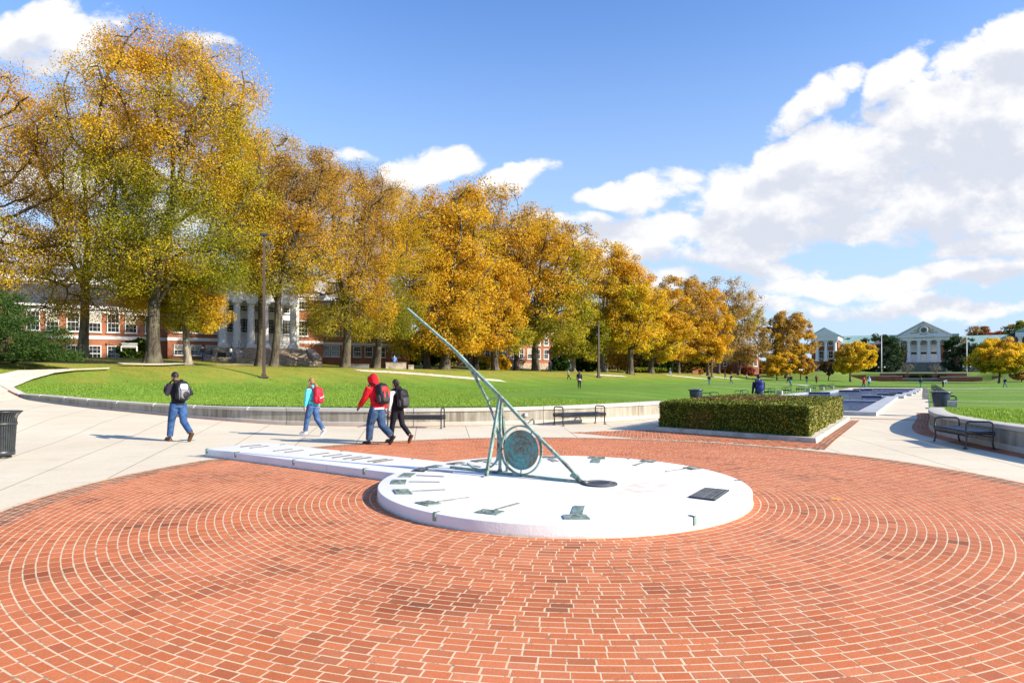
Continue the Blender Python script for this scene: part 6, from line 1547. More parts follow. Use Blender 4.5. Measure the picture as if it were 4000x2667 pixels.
# ---------------------------------------------------------------- lamp posts, planters, timber bench
M['rust'] = mat('rust_brown_steel', (.065, .042, .036), .6, .2, .4, .15, 3, streak=True)
def lamp(px, by, ty, w, label, head=False, mm='rust', Yfix=None):
    p = hit(px, by, zt) if not Yfix else Vector(((px - HX) / F * Yfix, Yfix, 0)); p.z = zt(p.x, p.y); H_ = CAMZ - (ty - HY) / F * p.y - p.z
    e = empty('lamp_post', p, .4, label, 'lamp post', 'lamp posts on the lawn'); b = MB(); b.add([(sx_ * w / 2 * k_, sy_ * w / 2 * k_, z_) for z_, k_ in ((0, 1), (H_, .62)) for sx_, sy_ in ((-1, -1), (1, -1), (1, 1), (-1, 1))], [(3, 2, 1, 0), (4, 5, 6, 7), (0, 1, 5, 4), (1, 2, 6, 5), (2, 3, 7, 6), (3, 0, 4, 7)]); b.build('post', M[mm], e, bevel=.01)
    b = MB(); b.box((0, 0, .06), (w * 2.6, w * 2.6, .12)); b.box((0, 0, .2), (w * 1.5, w * 1.5, .2)); b.build('base_plate', M[mm], e, bevel=.01)
    b = MB()
    if head: b.lathe([(.02, H_), (.16, H_ + .02), (.20, H_ + .38), (.24, H_ + .40), (.05, H_ + .58), (0, H_ + .6)], n=12)
    else:
        b.box((0, 0, H_ + .05), (.55, .4, .16))
    b.build('lamp_head', M['bench'], e); print('lamp', px, [round(v_, 1) for v_ in p], round(H_, 1)); return e
lamp(1031, 1476, 920, .25, 'tall square rust brown lamp post on the lawn in front of the portico')
lamp(2338, 1475, 1262, .34, 'square brown lamp post on the lawn beneath the vivid yellow trees')
lamp(2780, 1473, 1345, .34, 'distant brown lamp post beside the far footpath junction')
lamp(1080, 1438, 1290, .12, 'slim lamp post with a lantern head before the stone steps', True, Yfix=66)
lamp(3133, 1470, 1390, .12, 'slim far lamp post with a pale banner left of the administration building', True, Yfix=170) if False else None
def planter(px0, px1, y0, y1, Y, label, m='stone'):
    X0, X1 = (px0 - HX) / F * Y, (px1 - HX) / F * Y; zb_ = zt((X0 + X1) / 2, Y); h = (y1 - y0) / F * Y
    b = MB(); w = X1 - X0; b.box((0, 0, h / 2 - .3), (w, .6, h + .6)); b.box((0, 0, h + .04), (w + .08, .68, .08)); o = b.build('stone_planter', M[m], bevel=.02); o.location = ((X0 + X1) / 2, Y, zb_); o.rotation_euler = (0, 0, .15); tag(o, label, 'planter', 'low stone planters by the footpath')
planter(1508, 1586, 1430, 1452, 73, 'long low tan stone planter below the seated person'); planter(1595, 1616, 1434, 1449, 74, 'short square stone planter right of the long one')
planter(1370, 1440, 1431, 1447, 76, 'low stone planter just right of the thick brown trunk', 'gstone'); planter(2703, 2726, 1458, 1468, 165, 'small brick planter near the far footpath', 'brick')
Yb = 80; X0 = (505 - HX) / F * Yb; e = empty('garden_bench', (X0, Yb, zt(X0, Yb)), .4, 'white slatted garden bench against the dark shrubs beside the brick hall', 'bench')
b = MB(); b.box((0, 0, .45), (1.7, .5, .06)); b.build('seat', M['trim'], e)
b = MB(); b.box((0, .25, .95), (1.7, .05, .08)); b.box((0, .25, .60), (1.7, .05, .06))
for i in range(15): b.box((-.78 + i * .111, .25, .78), (.04, .03, .3))
b.build('backrest', M['trim'], e)
for sx in (-1, 1):
    for sy in (-1, 1): b = MB(); b.box((sx * .82, sy * .24, .3), (.08, .08, .62)); b.build('leg', M['trim'], e)
# seated person on the planter
Fs = Fig(1.7, lt=85, lk=85, rt=85, rk=85, la=10, le=60, ra=10, re=60, lean=2, head=10)
ps_ = Vector(((1538 - HX) / F * 73, 73.3, 0)); hpl = 22 / F * 73; ps_.z = zt(ps_.x, 73) + hpl - Fs.hipz + .17
person(ps_, fc(.2, 1), Fs, SK['fair'], HAIR['black'], cl['blue'], jean3, bsh, 'person in a blue shirt sitting on the long stone planter')
# ---------------------------------------------------------------- trees
def bark_mat(name, c1, c2):
    m, N, bs = new_mat(name); P = N.obj(); n1 = N.noise(N.mapping(P, sc=(1, 1, .18)), 5.5, 6, .7, .6); n2 = N.noise(P, .8, 4, .6)
    c = N.mix(N.rng(n1, .35, .65), c1, c2); c = N.mix(N.rng(n2, .45, .7, 0, .45), c, (.22, .21, .13))
    N.put(bs.inputs['Base Color'], c); bs.inputs['Roughness'].default_value = .9; bs.inputs['Specular IOR Level'].default_value = .15
    N.put(bs.inputs['Normal'], N.bump(n1, .9, .06)); return m
M['bark'] = bark_mat('furrowed_oak_bark', (.03, .024, .018), (.115, .095, .07)); M['barkl'] = bark_mat('pale_grey_bark', (.10, .085, .07), (.30, .26, .20))
PAL = {'green': (.25, .27, .02), 'lime': (.42, .38, .03), 'yellow': (.66, .46, .035), 'gold': (.69, .445, .035), 'orange': (.67, .39, .03), 'brown': (.50, .32, .09), 'tan': (.42, .31, .15), 'purple': (.20, .08, .06), 'red': (.36, .07, .05), 'conif': (.03, .07, .014), 'blue': (.045, .085, .07), 'vivid': (.76, .56, .035), 'conl': (.08, .14, .03)}
def envelope(shape, t):
    if shape == 'round': return max(0., math.sin(math.pi * (.06 + .90 * min(1, max(0, t))) ** .9)) ** .5
    if shape == 'oak': return max(0., 1 - (abs(t - .47) / .57) ** 3.2) ** .45
    if shape == 'vase': return max(0., math.sin(math.pi * min(1, max(0, t)) ** 1.35)) ** .65
    if shape == 'cone': return max(.05, (1 - t)) ** .75 * min(1, t * 6 + .3)
    return 1
TSEED = [100]
def tree(label, bx, Y, x0, x1, yt, yb, mix, shape='oak', tw=None, leaves=16000, nat=190, leaf=.0042, dens=1., seed=None, cat='tree', group='autumn trees in the row beyond the lawn', name='broadleaf_tree', bark='bark', zb=None, fork=.30, csig=1.0, depth=.85, gap=.42, bare=0, by=None, twig=5, skirt=None, topmix=None):
    TSEED[0] += 1; sd = seed or TSEED[0]; rs = np.random.RandomState(sd)
    B = Vector(((bx - HX) / F * Y, Y, 0)); B.z = zt(B.x, B.y) - .1 if zb is None else zb
    if by is not None: B.z = CAMZ - (by - HY) / F * Y
    cx = ((x0 + x1) / 2 - HX) / F * Y - B.x; hw = (x1 - x0) / 2 / F * Y; ztp = CAMZ - (yt - HY) / F * Y - B.z; zbt = CAMZ - (yb - HY) / F * Y - B.z; H = ztp
    sg = csig * H * .031; hw = hw * (1.10 if 'row' in (group or '') else 1) - sg * .5; ztp -= sg * 1.1; hd = hw * depth; nat = int(nat * 1.7); fine = Y < 86; leaves = int(leaves * (4.5 if fine else 2.3) * LD)
    # attractor clusters inside an uneven envelope
    A = []; off = rs.uniform(0, 50, 3); tries = 0
    while len(A) < nat and tries < 60000:
        tries += 1
        t = rs.uniform(0, 1); th = rs.uniform(0, 2 * math.pi); r = envelope(shape, t)
        lump = 1 + .26 * noise.noise(Vector((math.cos(th) * 1.7 + off[0], math.sin(th) * 1.7 + off[1], t * 3.4 + off[2])))
        u = rs.uniform(.10, 1) ** .55
        if rs.uniform() > r * r + .1: continue
        p = Vector((cx * (.35 + .65 * t if shape != 'cone' else 1) + math.cos(th) * hw * r * u * lump, math.sin(th) * hd * r * u * lump, zbt + (ztp - zbt) * t * (1 if t < .8 else lump * .14 + .85)))
        if noise.noise(p * (2.1 / max(3, hw)) * 1.5 + Vector(off)) < -.20 + gap * .22: continue
        A.append(p)
    A = np.array(A)
    # trunk then space colonisation
    fh = min(max(zbt, fork * H), .42 * H)
    nodes = [Vector((0, 0, 0))]; par = [-1]; k = max(4, int(fh / (H * .03))); wob = rs.normal(0, .012 * H, 2)
    for i in range(1, k + 1):
        t = i / k; nodes.append(Vector((wob[0] * math.sin(t * 2.5) + cx * .10 * t * t, wob[1] * math.sin(t * 2), fh * t))); par.append(i - 1)
    step = H * .034; P_ = [np.array(n_) for n_ in nodes]
    if shape in ('oak', 'vase'):      # several ascending limbs from the fork, no single leader
        a0 = rs.uniform(0, 6.28); nl = 5 if shape == 'oak' else 6
        for j in range(nl):
            az = a0 + 2 * math.pi * j / nl + rs.uniform(-.4, .4); el = R(rs.uniform(48, 72)); q = P_[k - (j % 3)].copy(); pj = k - (j % 3)
            for i_ in range(rs.randint(4, 7)):
                el = min(R(80), el + R(3.5)); az += rs.normal(0, .12)
                q = q + step * 1.05 * np.array([math.cos(az) * math.cos(el), math.sin(az) * math.cos(el) * .9, math.sin(el)]); P_.append(q); par.append(pj); pj = len(P_) - 1
    near = np.zeros(len(A), int); nd = np.full(len(A), 1e9); alive = np.ones(len(A), bool)
    start = k - 1 if shape not in ('oak', 'vase') else k + 1
    for j in range(start, len(P_)):
        d = np.linalg.norm(A - P_[j], axis=1); m_ = d < nd; nd[m_] = d[m_]; near[m_] = j
    for it in range(60):
        if not alive.any() or len(P_) > 4000: break
        new = []
        for j in np.unique(near[alive]):
            sel = alive & (near == j); v = (A[sel] - P_[j]); v = (v / (np.linalg.norm(v, axis=1)[:, None] + 1e-6)).mean(0) + rs.normal(0, .10, 3) + np.array([0, 0, .12])
            v /= np.linalg.norm(v) + 1e-6; new.append((j, P_[j] + v * step))
        for j, q in new:
            P_.append(q); par.append(int(j)); d = np.linalg.norm(A - q, axis=1); m_ = alive & (d < nd); nd[m_] = d[m_]; near[m_] = len(P_) - 1
        alive &= nd > step * 1.05
    n_ = len(P_); w = np.zeros(n_); kids = np.zeros(n_, int)
    for i in range(1, n_): kids[par[i]] += 1
    tr_ = (tw / F * Y / 2) * .84 if tw else H * .02
    w[kids == 0] = 1
    for i in range(n_ - 1, 0, -1): w[par[i]] += w[i]
    rad = tr_ * (w / w[0]) ** .46
    rad = np.maximum(rad, np.where(w > 6, .020 + .00035 * Y, .012 + .00012 * Y)); 
    for i in range(k + 1):
        t = i / k; rad[i] = tr_ * (1 - .22 * t) * (1 + .45 * math.exp(-t * 9))
    # limbs as tapered tubes
    child = [[] for _ in range(n_)]
    for i in range(1, n_): child[par[i]].append(i)
    mb = MB(); stack = [(0, None)]
    while stack:
        i, pi = stack.pop(); chain = [i] if pi is None else [pi, i]
        cur = i
        while child[cur]:
            cs = sorted(child[cur], key=lambda c: -w[c]); nxt = cs[0]
            for c in cs[1:]: stack.append((c, cur))
            chain.append(nxt); cur = nxt
        rr = [rad[c] for c in chain]
        if pi is not None: rr[0] = min(rad[chain[0]], rad[chain[1]] * 1.25)
        big = rr[-2 if len(rr) > 1 else 0] if False else max(rr)
        mb.tube([P_[c] for c in chain], rr, 10 if big > .3 else 6 if big > .08 else 4, caps=False)
    # root flare ribs
    for j in range(6):
        a = rs.uniform(0, 6.28); mb.tube([(math.cos(a) * tr_ * .5, math.sin(a) * tr_ * .5, H * .07), (math.cos(a) * tr_ * 1.05, math.sin(a) * tr_ * 1.05, H * .018), (math.cos(a) * tr_ * 1.6, math.sin(a) * tr_ * 1.6, -.1)], [tr_ * .35, tr_ * .32, tr_ * .15], 6)
    # fine twigs at the outer clusters
    for p in A[::1]:
        for _ in range(twig):
            d = rs.normal(0, 1, 3); d[2] += .7; d /= np.linalg.norm(d); q = p + d * sg * rs.uniform(.8, 1.8); m2 = (p + q) / 2 + rs.normal(0, .12 * sg, 3)
            mb.tube([p, m2, q], [.010 + .00010 * Y, .008 + .00009 * Y, .004 + .00006 * Y], 3, caps=False)
    root = empty(name, B, 0, label, cat, group)
    mb.build('trunk', M[bark], root, smooth=True)
    # leaves in clumps
    if leaves:
        m_ = leaves; ci = rs.randint(0, len(A), m_); s3 = sg * np.array([1, 1, .72]); cvar = rs.uniform(.65, 1.25, len(A))
        G_ = rs.normal(0, 1, (m_, 3)); L_ = np.linalg.norm(G_, axis=1)[:, None]; G_ = G_ / L_ * np.minimum(L_, 1.75)
        C = A[ci] + G_ * s3 * cvar[ci][:, None]
        dr = np.clip((C[:, 2] - zbt) / (ztp - zbt), 0, 1)
        names = list(mix.keys()); wt = np.array([mix[n2] for n2 in names], float); wt /= wt.sum(); base = np.array([PAL[n2] for n2 in names]); cum = np.cumsum(wt)
        low = np.array([noise.noise(Vector(C_ * .16) + Vector(off)) for C_ in A])
        key = np.clip(.5 + low[ci] * .75 + rs.normal(0, .09, m_) + (dr - .5) * .5 * (1 if topmix is None else topmix), 0, .999)
        idx = np.searchsorted(cum, key); colr = base[np.clip(idx, 0, len(names) - 1)] * rs.uniform(.80, 1.10, m_)[:, None] * np.array([.95, .91, .74]) * rs.uniform(.82, 1.1, len(A))[ci][:, None]
        size = np.full(m_, .130 if fine else max(.14, leaf * Y * .72))
        nn_ = G_ / (np.linalg.norm(G_, axis=1)[:, None] + 1e-6) + np.array([.25, -.1, .75]); nn_ /= np.linalg.norm(nn_, axis=1)[:, None]
        Q = rand_quads(rs, C, size, .75, nrm=nn_, npow=.40)
        link('crown', quads_mesh('crown', Q, M['leaf'], colr), root)
    return root
LD = .92
tree('leftmost orange tree, its crown cut off by the left edge', -110, 52, -560, 250, 185, 1290, {'lime': 1.2, 'yellow': 2, 'gold': 3, 'orange': 3}, tw=60, leaves=26000, nat=230, gap=.5)
tree('sparse orange tree with a pale thick trunk behind the left bend of the path', 322, 60, 30, 600, 330, 1260, {'green': .5, 'lime': 1, 'gold': 3.2, 'orange': 3}, tw=42, leaves=17000, nat=200, gap=.75, bark='barkl', csig=.95)
tree('largest yellow green tree, with a broad crown reaching the top of the row', 600, 53, 345, 1050, 120, 1150, {'green': 2.8, 'lime': 3.0, 'yellow': 2.6, 'gold': 3, 'orange': 1.2}, tw=60, leaves=46000, nat=340, gap=.50, fork=.22, topmix=1.5, seed=9)
tree('short trunked tree with a low yellow clump in front of the brick hall', 735, 57, 490, 850, 1000, 1285, {'lime': 2.0, 'yellow': 3, 'gold': 3}, tw=33, leaves=15000, nat=120, csig=1.5, depth=.8, gap=.3, bark='barkl', fork=.5)
tree('tree with dark twin trunk just left of the tall lamp post', 1015, 64, 820, 1240, 500, 1110, {'green': 1.8, 'lime': 2, 'yellow': 3, 'gold': 2.4}, tw=36, leaves=22000, nat=210, gap=.45)
tree('thin brownish tree with bare upper twigs right of the tall lamp post', 1070, 61, 960, 1400, 570, 1150, {'lime': .5, 'gold': 2, 'orange': 2, 'brown': 3}, tw=36, leaves=12500, nat=210, gap=.75, twig=8)
tree('brown gold tree on a thick dark trunk right of the stone steps', 1347, 74, 1170, 1570, 620, 1310, {'lime': 1.6, 'gold': 3, 'orange': 2, 'brown': 3}, tw=42, leaves=21000, nat=220, gap=.5, twig=7)
tree('yellow green tree directly left of the gnomon tip', 1468, 80, 1340, 1700, 690, 1315, {'green': 1.4, 'lime': 2, 'yellow': 2.4, 'gold': 3}, tw=34, leaves=22000, nat=210, gap=.3)
tree('gold tree hanging low behind the gnomon tip', 1668, 92, 1500, 1850, 800, 1385, {'green': .6, 'lime': 1, 'gold': 4, 'orange': 2.4}, tw=32, leaves=24000, nat=210, gap=.2, leaf=.0038)
tree('gold tree with stout flared trunk directly under the gnomon tip', 1737, 90, 1600, 1930, 700, 1365, {'lime': 1, 'yellow': 1.5, 'gold': 4, 'orange': 2}, tw=42, leaves=23000, nat=210, gap=.25, leaf=.0038)
tree('tall tree with bare grey twigs at the top and gold leaves below', 1858, 102, 1700, 2090, 690, 1300, {'lime': .6, 'gold': 3, 'orange': 2.5, 'brown': 2.4}, tw=27, leaves=17000, nat=220, gap=.45, twig=9, leaf=.0038, topmix=.6)
tree('low gold tree with a double trunk crossing the gnomon beam', 1935, 97, 1800, 2060, 1010, 1372, {'lime': .8, 'gold': 4, 'orange': 2}, tw=34, leaves=14000, nat=130, csig=1.3, gap=.2, leaf=.0038)
tree('olive brown tree in the middle of the row', 2015, 114, 1890, 2240, 800, 1310, {'green': 1.2, 'lime': 2, 'gold': 2.6, 'brown': 2.6}, tw=24, leaves=18000, nat=200, gap=.4, twig=8, leaf=.0036)
tree('wide olive gold tree with long dark horizontal limbs', 2093, 108, 1990, 2350, 850, 1335, {'green': 1, 'lime': 2.4, 'gold': 3.4, 'brown': 1}, tw=34, leaves=20000, nat=210, gap=.4, leaf=.0036)
tree('small lime green tree with pale leaning trunk by the far stairs', 2243, 122, 2170, 2395, 1190, 1400, {'green': 2, 'lime': 4, 'yellow': 3}, tw=20, leaves=9000, nat=90, csig=1.6, leaf=.0036, bark='barkl', gap=.1)
tree('bright gold tree behind the lamp post in mid row', 2362, 128, 2200, 2500, 930, 1350, {'green': .8, 'lime': 2, 'vivid': 2.4, 'gold': 4}, tw=22, leaves=17000, nat=180, gap=.2, leaf=.0036, bark='barkl')
tree('vivid yellow orange dome shaped tree with forked limbs, right of the mid row lamp post', 2462, 124, 2330, 2590, 1015, 1372, {'lime': 1, 'vivid': 4, 'gold': 3, 'orange': 1.5}, tw=28, leaves=17000, nat=170, gap=.15, leaf=.0034, shape='round', fork=.22)
tree('yellow tree with twin trunks right of the vivid dome', 2543, 140, 2480, 2740, 1120, 1408, {'lime': 1, 'vivid': 2, 'gold': 4, 'orange': 1.5}, tw=26, leaves=14000, nat=150, gap=.15, leaf=.0034, shape='round')
tree('tan and gold tree rising behind the twin trunked one', 2650, 158, 2510, 2800, 1065, 1405, {'gold': 3, 'orange': 2, 'brown': 3, 'tan': 2}, tw=16, leaves=14000, nat=160, gap=.3, leaf=.0034, twig=7, shape='round')
tree('orange tree near the far end of the row', 2765, 160, 2660, 2850, 1120, 1412, {'lime': .8, 'vivid': 1, 'gold': 4, 'orange': 3}, tw=13, leaves=12000, nat=130, gap=.15, leaf=.0034, shape='round')
tree('tall nearly bare grey brown tree ending the row', 2807, 180, 2660, 2960, 1062, 1420, {'tan': 3, 'brown': 3, 'gold': 1}, tw=14, leaves=8500, nat=210, gap=.5, leaf=.0028, twig=12, shape='vase')
tree('bare olive brown tree right of the row end', 2885, 188, 2790, 3010, 1170, 1425, {'tan': 2, 'brown': 3, 'lime': 1}, tw=12, leaves=7500, nat=150, gap=.3, leaf=.0028, twig=10, shape='round')
# free standing trees towards the right
tree('large rust and olive dome shaped tree left of the far pavilion', 3070, 200, 2962, 3192, 1212, 1425, {'green': .6, 'gold': 2, 'brown': 3, 'tan': 2}, tw=13, leaves=15000, nat=190, gap=.15, leaf=.0030, twig=8, shape='round', group='scattered trees at the far end')
tree('small yellow tree in front of the rust coloured dome', 3035, 175, 2985, 3120, 1372, 1462, {'yellow': 3, 'gold': 3, 'brown': 1}, tw=6, leaves=4500, nat=60, csig=1.8, leaf=.0034, shape='round', group='scattered trees at the far end')
tree('small purple brown tree with fine bare twigs near the far low wall', 3236, 170, 3190, 3290, 1400, 1463, {'purple': 3, 'brown': 3}, tw=5, leaves=1500, nat=60, leaf=.003, twig=9, shape='vase', csig=1.2, group='scattered trees at the far end')
tree('small tree with brownish leaves under the rust coloured dome', 3128, 178, 3080, 3180, 1385, 1458, {'gold': 2, 'brown': 3, 'yellow': 1}, tw=5, leaves=3000, nat=60, leaf=.0034, twig=6, shape='round', csig=1.6, group='scattered trees at the far end')
tree('compact round yellow tree between the pavilion and the flagpole', 3322, 165, 3262, 3430, 1332, 1452, {'green': .8, 'lime': 1.6, 'vivid': 4, 'brown': .8}, tw=9, leaves=9000, nat=110, csig=1.5, leaf=.0034, shape='round', gap=.1, group='scattered trees at the far end')
tree('compact round yellow tree at the right edge of the far lawn', 3903, 150, 3798, 4015, 1314, 1452, {'green': .8, 'lime': 1.6, 'vivid': 4, 'brown': .8}, tw=10, leaves=12000, nat=130, csig=1.5, leaf=.0034, shape='round', gap=.1, group='scattered trees at the far end')
tree('brown leaved shrub like tree below the right yellow one', 3990, 165, 3955, 4060, 1422, 1480, {'brown': 3, 'purple': 2}, tw=5, leaves=3000, nat=50, leaf=.0034, shape='round', csig=1.6, group='scattered trees at the far end')
tree('blue green cedar left of the white portico', 3440, 232, 3368, 3530, 1302, 1450, {'blue': 4, 'conif': 1.5}, tw=9, leaves=11000, nat=120, csig=1.5, leaf=.0028, shape='oak', gap=.4, group='scattered trees at the far end', name='cedar_tree', bark='bark')
tree('blue green cedar right of the white portico', 3752, 232, 3690, 3815, 1308, 1450, {'blue': 4, 'conif': 1.5}, tw=9, leaves=7500, nat=100, csig=1.3, leaf=.0028, shape='oak', gap=.6, group='scattered trees at the far end', name='cedar_tree')
tree('red leaved tree showing above the copper roof', 3822, 330, 3785, 3870, 1268, 1350, {'red': 3, 'purple': 2, 'brown': 1}, leaves=2500, nat=60, leaf=.0026, twig=6, zb=3.5, group='scattered trees at the far end', gap=.6)
tree('smaller red leaved tree above the copper roof, further right', 3900, 330, 3872, 3930, 1288, 1350, {'red': 3, 'purple': 2}, leaves=1500, nat=45, leaf=.0026, twig=6, zb=3.5, group='scattered trees at the far end', gap=.6)
tree('dark green tree rising over the roof at the right edge', 3985, 300, 3930, 4080, 1250, 1360, {'green': 3, 'conif': 2, 'brown': .6}, leaves=6000, nat=90, leaf=.0028, zb=3.5, group='scattered trees at the far end', gap=.3)
for i, (px, nm) in enumerate(((3546, 'left'), (3656, 'right'))):
    tree('bare twiggy small tree on the far terrace, the %s one' % nm, px, 196, px - 26, px + 26, 1418, 1458, {'tan': 1}, leaves=0, nat=50, twig=9, shape='vase', zb=2.2, tw=3, group='bare small trees on the far terrace', csig=1.3, bark='barkl')
# dark shrubs and background planting beneath the row
def shrub(label, px, Y, x0, x1, yt, yb, mix, n=7000, leaf=.0042, seed=0, grp='shrubs beneath the trees', sz=.75):
    TSEED[0] += 1; rs = np.random.RandomState(TSEED[0]); cx, hw = ((x0 + x1) / 2 - HX) / F * Y, (x1 - x0) / 2 / F * Y; z0 = CAMZ - (yb - HY) / F * Y; z1 = CAMZ - (yt - HY) / F * Y
    zg_ = min(z0, zt(cx, Y)); nb = 16; Bc = np.c_[rs.uniform(-.72, .72, nb) * hw, rs.uniform(-.5, .5, nb) * hw * .7, rs.uniform(.12, .78, nb) * (z1 - z0)]
    ci = rs.randint(0, nb, n); d = rs.normal(0, 1, (n, 3)); d /= np.linalg.norm(d, axis=1)[:, None]; r = rs.uniform(.75, 1.08, n)[:, None]
    C = Bc[ci] + d * r * np.array([hw * .34, hw * .3, (z1 - z0) * .24]); C[:, 2] = np.clip(C[:, 2], .02, None)
    names = list(mix); wt = np.array([mix[k_] for k_ in names], float); wt /= wt.sum(); base = np.array([PAL[k_] for k_ in names]); colr = base[rs.choice(len(names), n, p=wt)] * rs.uniform(.6, 1.3, n)[:, None]
    e = empty('shrub', (cx, Y, zg_), 0, label, 'shrub', grp)
    link('foliage', quads_mesh('foliage', rand_quads(rs, C, np.full(n, max(.10, leaf * Y)), sz, up=.3), M['leaf'], colr), e)
    b = MB()
    for k_ in range(8): q = Bc[k_]; b.tube([(q[0] * .2, q[1] * .2, -.1), (q[0] * .6, q[1] * .6, q[2] * .6), tuple(q)], [.06, .045, .02], 5)
    b.build('stems', M['bark'], e); return e
shrub('big dark rhododendron shrub behind the white garden bench', 475, 83, 385, 575, 1318, 1415, {'conif': 4, 'green': 1}, 9000)
shrub('dark green shrub against the brick wall left of the largest trunk', 300, 84, 100, 240, 1350, 1430, {'conif': 4, 'green': 1}, 4000)
shrub('dark shrub mass left of the trunk behind the gnomon tip', 1560, 105, 1470, 1640, 1300, 1430, {'conif': 4, 'green': 1.2}, 8000)
shrub('dark shrub mass between the flared trunks', 1690, 118, 1630, 1800, 1320, 1440, {'conif': 4, 'green': 1.2}, 7000)
shrub('yellow flowering bush beside the dark trunk beyond the gnomon', 1900, 116, 1868, 1920, 1388, 1445, {'yellow': 4, 'gold': 2, 'green': 1}, 3000)
shrub('round green bush right of the yellow flowering one', 1882, 112, 1862, 1900, 1415, 1448, {'green': 3, 'conif': 2}, 2000)
shrub('orange leaved bush behind the trunks in the middle', 1960, 120, 1925, 1995, 1380, 1447, {'orange': 3, 'gold': 2, 'green': 1}, 3500)
shrub('broad dark yew under the lime green tree', 2200, 140, 2140, 2230, 1388, 1450, {'conif': 4}, 4000)
shrub('dark clipped bushes below the mid row trees', 2290, 150, 2230, 2350, 1385, 1452, {'conif': 4, 'green': .8}, 5000)
shrub('low green bushes between the right hand trunks', 2500, 150, 2440, 2600, 1435, 1458, {'green': 3, 'conif': 2}, 3000)
shrub('dark evergreen behind the twin trunks', 2580, 175, 2560, 2625, 1372, 1455, {'conif': 4}, 3500)
shrub('gold thicket seen beneath the vivid trees', 2430, 170, 2370, 2470, 1320, 1450, {'gold': 3, 'brown': 2, 'orange': 1}, 5000)
shrub('russet bush near the far footpath', 2722, 168, 2700, 2745, 1438, 1464, {'purple': 3, 'red': 1, 'brown': 2}, 1800, grp='russet bushes far off')
shrub('russet bush beside the far brick building', 2835, 190, 2815, 2860, 1436, 1462, {'purple': 3, 'red': 1, 'brown': 2}, 1600, grp='russet bushes far off')
shrub('red bush right of the bare tree at the row end', 2912, 195, 2885, 2945, 1430, 1462, {'red': 2, 'purple': 3}, 2200, grp='russet bushes far off')
shrub('russet thicket below the rust coloured dome', 3010, 215, 2945, 3060, 1400, 1462, {'purple': 3, 'brown': 3}, 4500, grp='russet bushes far off')
shrub('dark planting in front of the far wing', 3110, 225, 3055, 3170, 1405, 1462, {'brown': 3, 'purple': 1, 'conif': 2}, 4500, grp='russet bushes far off')
shrub('dark shrub mass below the right yellow tree', 3900, 215, 3850, 4030, 1400, 1465, {'conif': 4, 'green': 1}, 5000)
shrub('brown undergrowth behind the far trunks', 2720, 200, 2600, 2800, 1380, 1455, {'brown': 3, 'conif': 2, 'gold': 1}, 5000)
# evergreen at the left edge, spreading low over the path
def conifer():
    rs = np.random.RandomState(3); Y = 40; e = empty('juniper_tree', ((30 - HX) / F * Y, Y, zt((30 - HX) / F * Y, Y)), 0, 'dark green spreading juniper at the left edge above the path', 'tree'); z0 = e.location.z
    cl_ = []; b = MB()
    for _ in range(170):
        px = rs.uniform(-420, 250); f_ = min(1, max(0, (px - 40) / 215)); ytop = (1135 if px < 40 else 1135 + 190 * f_ ** .6); py = rs.uniform(ytop, 1440 - 10 * (px < 40)); yy = rs.uniform(-2.2, 2.2) * (1 - .4 * f_)
        z_ = CAMZ - (py - HY) / F * Y - z0; x_ = (px - 30) / F * Y; cl_.append((x_, yy, max(.25, z_)))
    A = np.array(cl_); nn = 70000; ci = rs.randint(0, len(A), nn); G_ = rs.normal(0, 1, (nn, 3)) * np.array([.34, .34, .17]); C = A[ci] + G_; C[:, 2] = np.maximum(C[:, 2], .03)
    t = rs.uniform(0, 1, nn)[:, None]; colr = (np.array(PAL['conif']) * (1 - t) + np.array(PAL['conl']) * t) * rs.uniform(.6, 1.3, nn)[:, None]
    link('foliage', quads_mesh('foliage', rand_quads(rs, C, np.full(nn, .15), .4, up=.2), M['leaf'], colr), e)
    for p in A[::3]:
        x0 = -1.5 if p[0] < 0 else .3; m2 = Vector((x0 + (p[0] - x0) * .5, p[1] * .5, p[2] * .45 + .2)); b.tube([(x0, 0, -.1), m2, tuple(p)], [.08, .04, .015], 5)
    b.build('branches', M['bark'], e, smooth=True)
conifer()
b = None
# bicycles parked by the hall
def bicycle(px, label):
    Y = 80.5; X0 = (px - HX) / F * Y; e = empty('bicycle', (X0, Y, zt(X0, Y)), .5, label, 'bicycle', 'bicycles parked beside the brick hall')
    for x in (-.52, .52):
        b = MB(); b.tube([(x + .33 * math.cos(t), 0, .34 + .33 * math.sin(t)) for t in [i * math.pi / 10 for i in range(21)]], .025, 5, caps=False)
        for i in range(6): t = i * math.pi / 6; b.tube([(x + .31 * math.cos(t), 0, .34 + .31 * math.sin(t)), (x - .31 * math.cos(t), 0, .34 - .31 * math.sin(t))], .004, 3)
        b.build('wheel', M['black'], e)
    b = MB()
    for p0, p1 in (((-.52, 0, .34), (-.12, 0, .34)), ((-.12, 0, .34), (-.2, 0, .85)), ((-.52, 0, .34), (-.18, 0, .75)), ((-.12, 0, .34), (.38, 0, .75)), ((-.18, 0, .8), (.36, 0, .82)), ((.52, 0, .34), (.35, 0, .98))): b.tube([p0, p1], .02, 6)
    b.build('frame', M['bench'], e); b = MB(); b.ell((-.21, 0, .90), (.13, .07, .04), 8, 6); b.build('saddle', M['black'], e); b = MB(); b.tube([(.40, -.28, 1.0), (.35, 0, .98), (.40, .28, 1.0)], .016, 6); b.build('handlebar', M['black'], e)
for px, l in ((762, 'bicycle leaning beside the brick hall, left of the dark coated walker'), (812, 'bicycle parked right of the dark coated walker'), (834, 'bicycle nearest the white portico podium')): bicycle(px, l)
